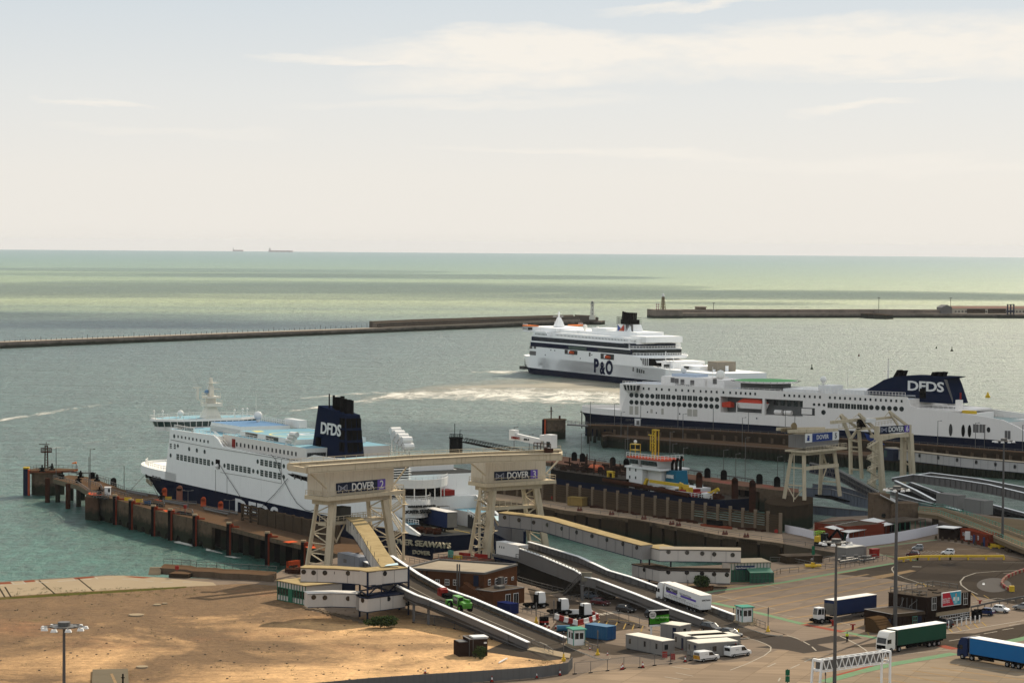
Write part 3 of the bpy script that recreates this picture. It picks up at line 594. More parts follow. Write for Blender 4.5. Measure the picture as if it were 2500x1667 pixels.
buoy(1982,901,.9,mb_,'dark green harbour buoy above the white roof of the right ferry');buoy(2097,869,.55,mat('buoy_red',(.25,.05,.03)),'tiny red buoy on open harbour water, above the ferry mast')
buoy(2286,850,.5,mb_,'tiny dark buoy, left of the wide dark buoy');buoy(2324,856.5,.9,m_black,'wide dark buoy, farthest right on the open water',1);buoy(2411.5,970,.85,m_yellow,'yellow conical buoy right of the navy funnel',2)
# === NEAR JETTY (left)
Z7=7.0
def wpts(l,z=7.0):return[P(x,y,z) for x,y in l]
def xy(l):return[(p.x,p.y) for p in l]
JA=thing('jetty','concrete ferry jetty with orange fenders in the left foreground, running out to piles','jetty',(0,0,0))
near=[(210,1207),(240,1209.5),(284,1219),(322,1230),(377,1245),(420,1254),(480,1267),(562,1287),(655,1311),(744,1332),(865,1362)]
far_=[(900,1325),(880,1320),(780,1297),(660,1268),(582,1250),(480,1228),(375,1209),(300,1194),(270,1187),(222,1195)]
nw=wpts(near);fw_=wpts(far_)
solid=xy(nw[:8]);
MB().prism(xy(nw)+xy(fw_),5.9,7.0,0,1).build('deck',[m_conc,m_pdeck],JA)
MB().prism(xy(wpts([(130,1168),(190,1184),(216,1200),(217,1209),(232,1207),(300,1194),(250,1175),(222,1164),(168,1159)])),5.6,6.98,0,1).build('deck',[mat('deck_edge_concrete',(.26,.22,.15),.9,.2,.5,streak=.4),m_pdeck],JA)
def inset(a,c,d):
 n=Vector((-(c-a).y,(c-a).x,0)).normalized();n=n if n.y>0 else-n;return n*d
for i in range(0,7):
 a,c=nw[i],nw[i+1];L=(c-a).length;u=(c-a).normalized();n=inset(a,c,1.0)
 if i<7:
  k=max(1,int(L/5.2)) if i>0 else 0
  pl=[a+Vector((0,0,-.01)),Vector((a.x,a.y,-2))]
  if i==6:cend=.45
  else:cend=1
  for j in range(k if i!=6 else 1):
   x0=L*(j+.5)/k
   if i==6 and j>0:break
   r=1.45
   base=a+u*x0;pl.append(Vector((base.x-u.x*r,base.y-u.y*r,-2)));pl.append(Vector((base.x-u.x*r,base.y-u.y*r,.2)))
   for t_ in range(1,6):
    an=math.pi*(1-t_/6);pl.append(base+u*r*math.cos(an)+Vector((0,0,.2+1.5*math.sin(an)-7)))
   pl.append(Vector((base.x+u.x*r,base.y+u.y*r,.2)));pl.append(Vector((base.x+u.x*r,base.y+u.y*r,-2)))
  e=a+u*L*cend
  pl+=[Vector((e.x,e.y,-2)),Vector((e.x,e.y,6.99))]
  MB().ext([p+n*.02 for p in pl],n).build('face_wall',m_conc,JA)
core=xy([p+Vector((0,1.6,0)) for p in nw[:7]])+xy([fw_[4],fw_[5],fw_[6],fw_[7],fw_[9]])
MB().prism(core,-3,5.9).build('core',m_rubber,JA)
m=MB()
for i in range(9):
 a=P(212+i*3.4,1208+i*.4,7)+Vector((0,-.35,0));m.cyl((a.x,a.y,-2),(a.x,a.y,6.6),.45,8)
m.build('sheet_pile',mat('brown_pile',(.10,.055,.035),.9,.3,.6,tide=2),JA)
for px,py in((545,1285),(575,1292),(600,1298),(628,1305),(662,1314),(690,1321),(720,1328),(765,1340),(800,1350),(560,1280),(610,1292),(670,1307),(730,1322),(790,1336)):
 a=P(px,py,6)+Vector((0,.8,0));MB().box(a.x-.7,a.x+.7,a.y-.5,a.y+.7,-3,5.9).build('pile',m_concd,JA)
MB().prism(xy([p+Vector((0,9,0)) for p in nw[6:]])+xy([p+Vector((0,12,0)) for p in nw[6:]][::-1]),-3,5.8).build('back_wall',m_black,JA)
for px,yt,yb in((116,1170,1226),(141,1182,1225),(166,1180,1241),(192,1196,1236),(174,1186,1221),(202,1203,1220),(152,1180,1206)):
 a=P(px,yb,0);MB().cyl((a.x,a.y,-3),(a.x,a.y,6.0 if px not in(116,166) else 7.4),.75,10).build('pile',m_rust if px in(116,166) else m_concd,JA)
def fender(px,py,top,h=1.3,nm='fender'):
 a=P(px,py,7);m=MB();y=a.y
 m.box(a.x-.75,a.x-.05,y-1.15,y-.25,-2,7.0+h*.8,0);m.box(a.x-.05,a.x+.35,y-1.0,y-.2,-2,7.0+h*.55,1);m.box(a.x-.8,a.x+.45,y-1.2,y-.1,7+h*.8,7+h*1.15,2);m.box(a.x+.35,a.x+2.4,y-.3,y+.3,7.01,7.35,1);m.box(a.x-.1,a.x+.9,y-.4,y+.5,7.01,7.0+h*.7,1)
 m.build(nm,[m_rubber,mat('rusty_orange',(.36,.06,.025),.7,.35,1.5,streak=.6),m_pave],JA)
for px,py in((283,1219),(322,1230),(377,1244.5),(418,1254),(478,1267),(561,1287),(655,1311),(743,1332)):fender(px,py,0)
for px,py in((402,1212),(497,1235),(539,1246)):
 a=P(px,py,7);MB().box(a.x-.7,a.x+.6,a.y-.6,a.y+.6,7,8.9).cyl((a.x-.05,a.y-.6,8.9),(a.x-.05,a.y+.6,8.9),.65,10).build('fender',m_orange,JA)
a=P(440,1221,7);MB().box(a.x-1.0,a.x+.6,a.y-.6,a.y+.6,7,10.4).cyl((a.x-.2,a.y-.6,10.4),(a.x-.2,a.y+.6,10.4),.8,10).build('fender',mat('faded_orange',(.42,.17,.11),.7,.2,1),JA)
for px,py in((225,1168),(277,1182)):
 a=P(px,py,7);MB().box(a.x-.8,a.x+.8,a.y-.4,a.y+.6,6,8.2).cyl((a.x,a.y-.4,8.2),(a.x,a.y+.6,8.2),.8,12).build('fender',m_rubber,JA)
for l in([(165,1199),(205,1196),(222,1201),(245,1206),(228,1209),(212,1206)],[(375,1219),(395,1216),(405,1219),(392,1223)],[(690,1322),(715,1319),(728,1322),(705,1325)],[(745,1334),(765,1331),(772,1337),(755,1339)],[(398,1245),(430,1243),(425,1248),(405,1249)]):
 l=l if l[0][0]!=165 else[(214,1203),(222,1201),(250,1206),(245,1209),(220,1208)]
 MB().poly([(p.x,p.y,7.012) for p in wpts(l)]).build('painted_pad',m_orange,JA)
m=MB()
for l in([(205,1176),(245,1190),(252,1201)],[(235,1168),(255,1178),(300,1196)],[(222,1162),(277,1178)],[(130,1168),(190,1184),(217,1203)],[(272,1203),(320,1216),(345,1218)],[(168,1159),(222,1163)],[(215,1204),(240,1211),(284,1221)]):m.rail(wpts(l),1.1,2.5,.06)
for l in([(308,1200),(345,1207),(385,1213)],[(310,1204),(360,1213)],[(398,1224),(450,1232),(480,1233)],[(402,1228),(460,1238)],[(497,1243),(560,1254),(580,1258)],[(500,1247),(556,1259)]):m.tube([p+Vector((0,0,.5)) for p in wpts(l)],.25,6).rail(wpts(l),1.1,3,.05)
m.build('railing',m_gal,JA)
m=MB()
for cx,cy,rx in((372,1231,30),(440,1252,32),(243,1213,22)):m.rail([p for p in wpts([(cx-rx,cy),(cx,cy+5),(cx+rx,cy+8),(cx+rx*.9,cy),(cx,cy-6),(cx-rx,cy)])],1.1,2,.05)
m.build('pit_railing',m_gal,JA)
for cx,cy,rx in((372,1231,28),(440,1252,30),(243,1213,20)):
 MB().poly([(p.x,p.y,7.016) for p in wpts([(cx-rx,cy),(cx,cy+4),(cx+rx,cy+7),(cx+rx*.9,cy),(cx,cy-5)])]).build('pit',m_rubber,JA)
ctr=P(113,1206,0);t=thing('mooring_dolphin','round concrete dolphin with a tall black fender at the near jetty end','mooring dolphin',(ctr.x,ctr.y,0))
MB().cyl((0,0,-3),(0,0,6.6),4.6,20).cyl((0,0,6.6),(0,0,7.2),5.2,20,mi=1).build('body',[m_conc,m_pdeck],t)
MB().prism([(-6.5,-3),(-4,-4.6),(3,-4.8),(9,-2),(9.5,3),(3,5),(-4,4.8)],7.2,7.8,0,1).build('platform',[mat('orange_rim',(.30,.10,.05),.8,.3,1),m_pdeck],t)
MB().box(-6.4,-5.0,-4.6,-3.2,-3,8.4).build('fender',[m_trimnavy],t);MB().box(-5.0,-4.5,-4.4,-3.2,-3,8.0).build('fender_edge',m_orange,t);MB().box(-6.4,-4.6,-4.7,-3.1,8.4,8.9).build('fender_cap',m_yellow,t)
m=MB()
for sx_ in(-.5,.5):
 for sy in(-.5,.5):m.bar((sx_,sy,7.8),(sx_*.7,sy*.7,15.4),.16)
for k in range(9):m.bar((-.5,-.5,7.8+k*.85),(.5,-.5,8.6+k*.85),.1).bar((.5,.5,7.8+k*.85),(-.5,.5,8.6+k*.85),.1)
m.cyl((0,0,13.2),(0,0,13.5),1.8,8).rail([(1.7*math.cos(k*.785),1.7*math.sin(k*.785),13.5) for k in range(9)],1.0,2,.07).cyl((0,0,15),(0,0,16.5),.08,5).box(-2.3,1,-.1,.1,15.6,15.8)
m.build('lattice_mast',m_rust,t)
m=MB().rail([(-6.4,-3,7.8),(-4,-4.5,7.8),(3,-4.6,7.8)],1,1.5,.05).rail([(9.3,3,7.8),(3,4.8,7.8),(-4,4.6,7.8),(-6.4,-1,7.8)],1,1.5,.05);m.build('railing',m_gal,t)
MB().bar((8,0,7),(16,-2,7),.15).bar((8,-1.4,7),(16,-3.4,7),.15).build('pipe',m_rust,t)
def hook():
 t=thing('mooring_hook','','mooring hook',(0,0,0));MB().box(-.8,.8,-.6,.6,0,.4).box(-.5,.5,-.3,.3,.4,1.3).build('base',m_black,t)
 MB().bar((0,0,1.2),(-1.0,-.5,.9),.35).bar((0,0,1.2),(.9,-.6,1.0),.35).cyl((0,0,1.2),(0,0,2.1),.25,8).build('hook',m_black,t);return t
hk=hook();used=False
for(px,py,lab) in((152,1168,'black mooring hook beside the round dolphin'),(197,1165,'black mooring hook under the windsock'),(192,1178,'black mooring hook on the near edge of the walkway end'),(237,1174,'black mooring hook right of the thin light poles on the jetty end'),(243,1206,'black mooring hook on the orange pad left of the white kiosk'),(103,1151,'black mooring hook at the foot of the lattice mast'),(127,1147,'black mooring hook at the back of the round dolphin'),(395,1220,'black mooring hook below the bow of the moored ferry')):
 z=7.8 if px in(103,127) else 7.0;a=P(px,py,z);o=hk if not used else dup(hk);used=True;o.location=a;o.rotation_euler.z=random.uniform(-1,1);tag(o,lab,'mooring hook','mooring hooks on the near jetty')
a=P(263,1208,7);t=thing('kiosk','small white kiosk with an open side on the near jetty','kiosk',a,.1)
MB().box(-.85,.85,-.8,.8,0,2.2).build('body',m_whp,t);MB().box(-.95,.95,-.9,.9,2.2,2.35).build('roof',m_whp,t);MB().box(.1,.7,-.83,-.79,.9,1.9).build('window',m_glass,t)
a=P(186,1163,7);t=thing('windsock','orange windsock streaming left on a thin pole','windsock',a);MB().cyl((0,0,0),(0,0,4.6),.07,6).build('pole',m_black,t);MB().cyl((.1,0,4.3),(-1.3,-.1,4.1),.35,10,r2=.16).build('sock',mat('windsock_orange',(.8,.25,.08),.8),t)
for px,py,c,lab in((312,1221,m_yellow,'yellow bin, first from the left beside the jetty railing'),(340,1225,m_yellow,'yellow bin, between another yellow bin and the blue one'),(411,1219,m_yellow,'yellow bin below the ferry bow'),(360,1229,m_blue,'small blue bin on the near jetty')):
 a=P(px,py,7);o=MB().prism([(-.9,-.5),(.9,-.5),(.9,.5),(-.9,.5)],0,[.9,.9,.7,.7]).box(-.95,.95,-.55,.55,.7,.8).build('salt_bin',c);o.location=a;tag(o,lab,'bin','bins on the near jetty')
a=P(452,1252,7);t=thing('lifebuoy_stand','red lifebuoy box on a post in the middle of the near jetty','lifebuoy stand',a);MB().cyl((0,0,0),(0,0,1.4),.08,6).build('post',m_redp,t);MB().box(-.4,.4,-.15,.15,1.3,2.2).build('box',m_redp,t)
def pole(px,py,ytop,lab,arms=0,z=7.0,grp='light poles on the jetties',r=.09,mt=None):
 a=P(px,py,z);H=ZAT(a,ytop)-z;t=thing('light_pole',lab,'light pole',a,0,grp);mt=mt or m_gal
 MB().cyl((0,0,0),(0,0,H),r*1.3,6,r2=r).build('post',mt,t)
 if arms:m=MB();[m.bar((0,0,H-.1),(s*1.5,0,H),.1).box(s*1.2-.3,s*1.2+.3,-.15,.15,H,H+.15) for s in((-1,1) if arms==2 else(1,))];m.build('lamp',mt,t)
 return t
for(x,y,yt,l,ar) in((137,1160,1092,'thin light pole behind the round dolphin',0),(220,1201,1096,'tall thin light pole by the jetty railings',1),(217,1190,1115,'shorter thin pole beside the tall one',0),(303,1196,1137,'thin pole left of the ferry bow',0),(459,1239,1197,'twin-armed light pole before the navy hull',2),(560,1256,1220,'twin-armed light pole by the start of the panel wall',2)):pole(x,y,yt,l,ar)
A,B=P(592,1270,7),P(777,1314,7);fr_=FR(A,B);t=fr_.thing('wave_screen_wall','concrete panel screen wall along the near jetty, its first two bays slatted open','screen wall')
n=11;L=fr_.L*1.25;h=fr_.f(650,1244)[2]
for i in range(n+1):
 x=L*i/n;MB().box(x-.35,x+.35,-.35,.35,0,h+.2).build('post',m_panelc,t)
 if i<n:
  x1=L*(i+1)/n
  if i<2:
   m=MB();[m.box(x+.35,x1-.35,-.12,.12,.5+k*.85,.95+k*.85) for k in range(5)];m.build('slat_panel',m_panelc,t)
  else:
   m=MB();[m.box(x+.35,x1-.35,-.15,.15+.02*(k%2),k*h/4+.03,(k+1)*h/4) for k in range(4)];m.build('panel',m_panelc,t)
   # === FERRIES
def ship_frame(px,py,z,ang,off):
 st=P(px,py,z);st.z=0;a=math.radians(ang);u=Vector((math.sin(a),-math.cos(a),0));A=st-u*off
 return FR(A,A+u)
def hull(xs,zs,hb,ym,zi,mats,parent,name='hull',top=True):
 """xs stations, zs levels; hb(x, z) half breadth; zi(k) material per level band"""
 m=MB();nx,nz_=len(xs),len(zs)
 for x in xs:
  for z in zs:m.v.append((x,ym-hb(x,z),z))
 for x in xs:
  for z in zs:m.v.append((x,ym+hb(x,z),z))
 o=nx*nz_
 for i in range(nx-1):
  for k in range(nz_-1):
   a,b_=i*nz_+k,(i+1)*nz_+k
   m.f.append((a,b_,b_+1,a+1));m.m.append(zi(k));m.f.append((o+a+1,o+b_+1,o+b_,o+a));m.m.append(zi(k))
  if top:
   a,b_=i*nz_+nz_-1,(i+1)*nz_+nz_-1;m.f.append((a,b_,o+b_,o+a));m.m.append(2)
 e=(nx-1)*nz_
 for k in range(nz_-1):m.f.append((e+k,o+e+k,o+e+k+1,e+k+1));m.m.append(zi(k));m.f.append((o+k,k,k+1,o+k+1));m.m.append(zi(k))
 return m.build(name,mats,parent)
def slabbox(nm,m,parent,x0,x1,y0,y1,z0,z1,mt=None):
 o=MB().box(x0,x1,y0,y1,z0,z1,0,1 if mt else None).build(nm,[m,mt] if mt else m,parent);return o
def win(parent,fr,px,py,w,h,y=0,kind='rect',m=None,n=1,off=.06):
 x,_,z=fr.f(px,py,y);m=m or m_glass;b_=MB();yy=y-off
 if kind=='oval':
  b_.ext([(x+w/2*math.cos(a*math.pi/6),yy,z+h/2*math.sin(a*math.pi/6)) for a in range(12)],(0,off*2,0))
 elif kind=='stack':
  for k in range(n):b_.box(x-w/2,x+w/2,yy,y+.02,z-h/2+k*h/n,z-h/2+(k+1)*h/n-h*.05)
 elif kind=='cross':
  b_.box(x-w/2,x-.08,yy,y+.02,z-h/2,z+h/2).box(x+.08,x+w/2,yy,y+.02,z-h/2,z+h/2)
 elif kind=='diamond':b_.ext([(x-w/2,yy,z),(x,yy,z-h/2),(x+w/2,yy,z),(x,yy,z+h/2)],(0,off*2,0))
 else:b_.box(x-w/2,x+w/2,yy,y+.02,z-h/2,z+h/2)
 return b_.build('window',m,parent)
def dome(parent,x,y,z,r,nm='radar_dome'):return MB().cyl((x,y,z),(x,y,z+r),r*.35,6).sph((x,y,z+r*1.7),r,10).build(nm,m_whiteup,parent,smooth=True)
fa=ship_frame(1005,1310,8,30,180)
SA=fa.thing('ferry','large white and navy ferry with light blue decks moored at the near jetty','ferry')
def z2(x,y):return(350+x/4,900+y/4)
def hbA(x,z):
 full=16.0;t=max(0,min(1,(z+2)/12.0))
 x0=-18+(1-t)*22;L=40-(t*8)
 if x<=x0:return 0.02
 q=min(1,(x-x0)/L);v=full*math.sqrt(max(0,1-(1-q)**2.2))
 if x>176:v=min(v,full-((x-176)/10.)**2*3.0)
 return v
xsA=[-18,-17.5,-16.5,-15,-13,-10,-6,-2,2,7,13,20,30,45,60,80,100,120,140,160,172,178,182,186]
hull(xsA,[-2,1,3.5,6,8.6],hbA,16,lambda k:0,[m_navy,m_navy,m_dkgrey],SA)
m=MB()
zsl=[8.6,10.6]
def strake(m,xs,hb,ym,z0,z1,t=.25):
 for s in(-1,1):
  for a,b_ in zip(xs,xs[1:]):
   q=[(a,ym+s*hb(a,10)),(b_,ym+s*hb(b_,10))]
   for(zz0,zz1) in((z0,z1),):m.hexa([(q[0][0],q[0][1],zz0),(q[1][0],q[1][1],zz0),(q[1][0],q[1][1]-s*t,zz0),(q[0][0]+.01,q[0][1]-s*t,zz0),(q[0][0],q[0][1],zz1),(q[1][0],q[1][1],zz1),(q[1][0],q[1][1]-s*t,zz1),(q[0][0]+.01,q[0][1]-s*t,zz1)])
 return m
strake(m,xsA[:13],hbA,16,8.6,11.0).build('bulwark',m_white,SA)
MB().prism([(x,16-hbA(x,10)+.3) for x in xsA[1:13]]+[(x,16+hbA(x,10)-.3) for x in xsA[1:13][::-1]],8.62,10.3).build('forecastle',m_whiteup,SA)
m=MB().rail([(x,16-hbA(x,10)+1.5,10.9) for x in(-12,-6,2,12,19)],1.3,2,.06).cyl((-8,16,10),(-8,16,17),.12,6).cyl((-8,15,10),(-8,16,14),.1,6).cyl((-8,17,10),(-8,16,14),.1,6).cyl((2,10,10),(2,10,14),.35,8).cyl((4,12,10.3),(4,14,12.5),.5,8)
m.build('foredeck_gear',m_whiteup,SA)
top1=[(21,3.0,0)]
pl=[(21,8.6),(23,16),(25.7,23.9),(57.5,24.4),(60.5,23.6),(64,21.6),(111,21.3),(112.5,21.3),(165,19.3),(168,12.2),(170,12.0),(183.5,8.6)]
m=MB().ext([(x,0,z) for x,z in pl],(0,.5,0));m.build('side_plating',m_white,SA)
pf=[(21,8.6),(25.7,23.9),(57.5,24.4),(64,21.6),(150,21.0),(158,16),(181,8.6)]
MB().ext([(x,28.5,z) for x,z in pf],(0,.5,0)).build('side_plating',m_white,SA)
front=[(24,.5),(15,4),(10,10),(8.5,16),(10,22),(15,28),(24,31.5)]
MB().prism(front,10,23.2).build('front_block',m_white,SA)
MB().prism([(24,.45),(57,.45),(57,31.5),(24,31.5)],20,24.0,0,1).build('deck_block',[m_white,m_deck],SA)
MB().box(60,160,.45,31.5,12,21.0,0,1).build('deck_block',[m_white,m_dkgrey],SA)
MB().box(56.9,113,3.2,28.5,21.0,24.6,0,1).build('promenade_house',[mat('pinkish_white',(.74,.69,.62),.5,.05,.4,streak=.1),m_deck],SA)
m=MB().rail([(58,3.0,24.6),(92,3.0,24.6)],1,2.5,.05).rail([(64,.4,21.3),(112,.4,21.3)],.5,3,.05,0).rail([(30,.5,24.1),(57,.5,24.2)],1.1,2.5,.05)
m.rail([(57,28,24.6),(97,28,24.6)],1.3,2,.06);m.build('railing',m_whiteup,SA)
MB().box(64,101,5.5,27,24.62,26.0,0,1).build('helideck',[m_whiteup,m_deck],SA)
m=MB()
for k in range(40):
 a0,a1=2*math.pi*k/40,2*math.pi*(k+1)/40;cx,cy=84,15.5
 m.poly([(cx+r_*math.cos(a),cy+r_*math.sin(a),26.02) for r_,a in((8.6,a0),(9.3,a0),(9.3,a1),(8.6,a1))])
m.poly([(66,8,26.02),(72,7,26.02),(71,10,26.02),(66.5,11,26.02)]);m.build('helideck_circle',mat('pale_yellow_line',(.62,.55,.25),.8),SA)
MB().box(81,82.5,12,19,26.02,26.04).box(85.5,87,12,19,26.02,26.04).box(82.5,85.5,15,16,26.02,26.04).build('helideck_letter',m_whp,SA)
MB().box(36,58,8.5,24,24.05,26.6,0,1).build('deckhouse',[m_whiteup,m_deckb],SA)
MB().rail([(36,8.4,24.1),(58,8.4,24.1)],1.6,.8,.09,2).rail([(36,24,26.6),(58,24,26.6)],1.2,1.5,.07).build('railing',m_whiteup,SA)
MB().box(52,62,25,27.5,26,28.2).build('locker',m_whiteup,SA)
m=MB()
for k in range(2):m.box(68+k*14,76+k*14,5.35,5.5,24.8,25.8)
m.build('window',m_glass,SA)
for k in range(16):
 px,py=z2(913+k*38.5,737+k*6.3);win(SA,fa,px,py,.9,1.1,3.2,m=m_dkgrey)
x_,_,z_=fa.f(*z2(884,740),3.2);MB().box(x_-1,x_+1,3.0,3.2,z_-1.6,z_+1.6).build('door',m_redp,SA)
m=MB()
for k in range(3):m.bar((56+k*.8,.6,24.4),(62+k*1.2,.6+k*.5,21.2),.18).bar((56+k*.8,.6,25.5),(62+k*1.2,.6+k*.5,22.3),.1)
m.build('stair',m_whiteup,SA)
m=MB()
for k in range(3):m.cyl((100+k*1.2,3.6,25.9+k*.9),(103+k*1.2,4.0,25.9+k*.9),.75,8)
m.bar((99,3.4,24.6),(104,3.4,26),.2).bar((105,3.6,24.6),(105,3.6,27),.2);m.build('life_raft_canister',m_whiteup,SA)
m=MB()
for k in range(4):m.cyl((113+k*2.2,28.5,28.6-k*.7),(113+k*2.2,31.5,28.6-k*.7),.95,8).cyl((114+k*2.2,28.5,26.9-k*.7),(114+k*2.2,31.5,26.9-k*.7),.95,8)
for k in range(6):m.bar((111+k*2,30,21),(111+k*2,30,28-k*.5),.15)
m.bar((111,28,25),(122,28,25),.15).bar((111,28,23.5),(122,28,23.5),.15).build('life_raft_canister',m_whiteup,SA)
roof=[(12,-1.2),(16.5,-1.2),(21,6),(21,25),(16.5,33),(12,33),(7,24),(5,16),(7,8)]
win_=[(12.5,-.5),(16,-.5),(20.2,6.5),(20.2,24.5),(16,32.3),(12.5,32.3),(8,23.5),(6,16),(8,8.5)]
low=[(13,.1),(15.5,.1),(19.6,7),(19.6,24),(15.5,31.7),(13,31.7),(8.8,23),(7,16),(8.8,9)]
def taper(m,p0,p1,z0,z1,mi=0):
 n=len(p0);k=len(m.v);m.v+=[(x,y,z0) for x,y in p0]+[(x,y,z1) for x,y in p1]
 m.f.append(tuple(range(k+n-1,k-1,-1)));m.f.append(tuple(range(k+n,k+2*n)));m.m+=[mi,mi]
 for i in range(n):j=(i+1)%n;m.f.append((k+i,k+j,k+n+j,k+n+i));m.m.append(mi)
 return m
BR=taper(taper(MB(),low,low,22.9,24.0),roof,[(x*.98+.3,y*.985+.25) for x,y in roof],25.7,26.4).build('bridge',m_whiteup,SA)
taper(MB(),low,win_,24.0,25.7).build('bridge_window',m_glassg,BR)
m=MB()
for i,(a,c) in enumerate(zip(win_,win_[1:]+win_[:1])):
 L=math.hypot(c[0]-a[0],c[1]-a[1]);n=max(1,int(L/2.0));a0,c0=low[i],low[(i+1)%len(low)]
 for k in range(n+1):q=k/n;m.bar((a0[0]+(c0[0]-a0[0])*q,a0[1]+(c0[1]-a0[1])*q,24.0),(a[0]+(c[0]-a[0])*q,a[1]+(c[1]-a[1])*q,25.7),.2)
m.build('bridge_mullion',m_whiteup,BR)
MB().rail([(x,y,26.4) for x,y in roof]+[(roof[0][0],roof[0][1],26.4)],.9,2,.05).build('bridge_railing',m_whiteup,BR)
MB().poly([(x*.9+1.4,y*.92+1.3,26.43) for x,y in roof]).build('bridge_roof_deck',m_deck,BR)
MB().prism([(14,2),(26,2),(26,30),(14,30)],22.9,23.9).build('bridge_wing_deck',m_whiteup,BR)
m=MB()
taper(m,[(16,13.2),(21,13.2),(21,18.4),(16,18.4)],[(17.5,14.5),(20,14.5),(20,17.2),(17.5,17.2)],26.4,30.0)
m.box(16.4,21.4,13.6,18.6,30.0,31.0).box(17.7,20,14.6,17,31,32.4).box(16.8,20.8,13.8,18.2,32.4,33.0)
m.box(18,19.4,15.2,16.6,33,36).box(18,20,14.8,17.4,37.0,37.15).box(18.3,19.1,15.5,16.3,36,38.6)
m.rail([(16.8,13.8,33),(20.8,13.8,33),(20.8,18.2,33)],1.0,1.3,.06).rail([(16.4,13.6,31),(21.4,13.6,31),(21.4,18.6,31)],.9,1.3,.06).bar((18.7,15,35.2),(18.7,19,35.2),.18).bar((18.7,14.6,37.1),(18.7,18.6,37.1),.15)
m.box(16.6,17.2,12,12.6,32,35.4).bar((16.9,10.8,35.6),(16.9,13.6,35.6),.3).bar((17,12.4,32),(18.4,14,31),.18)
m.build('mast',mat('mast_cream',(.70,.65,.55),.5,.1,.5,streak=.2),SA)
MB().sph((18,14.8,34.3),.8,8).build('radar_dome',m_deckb,SA)
for x,y,r in((15,7.5,.95),(42,21,1.3)):dome(SA,x,y,26.3,r)
m=MB()
for x,y in((13,-.2),(14,2.2),(15,28),(14,30),(18,24)):m.cyl((x,y,26.4),(x,y,28.3),.14,6).sph((x,y,28.5),.4,8)
m.cyl((16,32,26),(16,32,33),.06,5);m.build('antenna',m_whiteup,SA)
for s_,p_,z_ in(('DOVER SEAWAYS',z2(395,590),22.9),):
 x,_,z=fa.f(p_[0],p_[1],0);MB().rail([(x-8,.3,z-1),(x+7,.3,z-1)],1.8,1,.08).build('railing',m_whiteup,SA);text(s_,'ship_name',1.5,m_dkgrey,SA,FM(x+1,.1,z+.1),.02)
for xs_,y0,dy in(([337,374,411,448,485,523,561,599,637],858,7),([831,872,912,952,992,1033],952,7.6),([1158,1201,1243,1286,1328],912,7.5),([1158,1201,1243,1286,1328],1015,7.8)):
 for i,x in enumerate(xs_):px,py=z2(x,y0+i*dy);win(SA,fa,px,py,2.0,1.75,kind='stack',n=3)
for x,y,s in((676,921,1),(793,945,1),(1075,998,1),(1117,1006,1),(1117,905,1),(1372,950,1),(1372,1055,1),(448,782,1),(523,796,1),(599,809,1),(267,845,1),(302,657,1)):
 px,py=z2(x,y);win(SA,fa,px,py,1.5,1.25,kind='oval')
px,py=z2(338,752);win(SA,fa,px,py,1.6,1.3,kind='diamond')
for i,x in enumerate((340,376,412,448,484,521,558,595,632)):px,py=z2(x,661+i*6.3);win(SA,fa,px,py,.9,.8)
for x,y in((268,735),(268,752),(268,770),(308,740),(308,757),(308,775)):px,py=z2(x,y);win(SA,fa,px,py,1.4,.35)
px,py=z2(727,930);win(SA,fa,px,py,3.0,2.6,m=m_black);x,_,z=fa.f(px,py+3,0);MB().sph((x,-.1,z-.3),.8,8).build('fairlead',m_whiteup,SA)
for i in range(3):
 for k in range(3):px,py=z2(98+i*30,1046+i*8+k*13);x,_,z=fa.f(px,py,0);MB().box(x-.9,x+.9,-.07,.02,z-.13,z+.13).build('vent_slot',m_dkgrey,SA)
for x,y in((10,1036),(22,1040),(66,1058)):px,py=z2(x,y);x,_,z=fa.f(px,py,0);MB().box(x-.3,x+.5,16-hbA(x,10)-.1,16-hbA(x,10)+.4,z-.8,z+.2).build('fairlead',m_black,SA)
x,_,z=fa.f(622,1247,0);text('DFDS','hull_lettering',7.2,m_whp,SA,FM(x+1.0,-.08,4.9),.03,.12,1.7)
text('DOVER SEAWAYS','ship_name',1.9,mat('bronze_letter',(.42,.36,.25),.6),SA,Matrix.Translation((182.6,.55,6.6))@Matrix.Rotation(math.radians(28),4,'Z')@Matrix.Rotation(math.radians(90),4,'X'),.25,.03,1.25)
text('DOVER','port_name',1.3,mat('bronze_letter',0),SA,Matrix.Translation((183.3,.95,4.4))@Matrix.Rotation(math.radians(28),4,'Z')@Matrix.Rotation(math.radians(90),4,'X'),.25,.02,1.2)
x,_,z=fa.f(377,1180,1.5);text('DOVER SEAWAYS','ship_name',1.5,mat('bronze_letter',0),SA,Matrix.Translation((x-2,.6,z+.2))@Matrix.Rotation(math.radians(-16),4,'Z')@Matrix.Rotation(math.radians(84),4,'X'),.3,.0,1.2)
px,py=z2(1500,1070);x0,_,z0=fa.f(*z2(1405,1020));x1,_,z1=fa.f(*z2(1605,1130))
MB().ext([(x0,-.06,z0),(x0+3,-.06,z1+1.3),(x1+10,-.06,z1+.3),(x1+10,-.06,z0+.3)],(0,.1,0)).build('mooring_opening',m_black,SA)
m=MB()
for k in range(5):m.bar((x0+5+k*4,-.1,z1+.8),(x0+5+k*4,-.1,z0),.3)
m.bar((x0+3,-.1,z1+2.2),(x1+10,-.1,z1+1.6),.15).build('opening_stanchion',m_steelgrey,SA)
m=MB()
def seam(l,w=.1):
 q=[fa.f(*z2(*p)) for p in l];[m.bar((a[0],-.03,a[2]),(b_[0],-.03,b_[2]),w,.08) for a,b_ in zip(q,q[1:])]
seam([(270,692),(640,765),(1100,838),(1450,895)],.16);seam([(705,985),(707,1212)]);seam([(818,1062),(818,1240)]);seam([(755,1010),(1000,1050),(1350,1120),(1350,880)],.08)
m.build('plate_seam',mat('seam_brown',(.10,.08,.06),.9),SA)
m=MB()
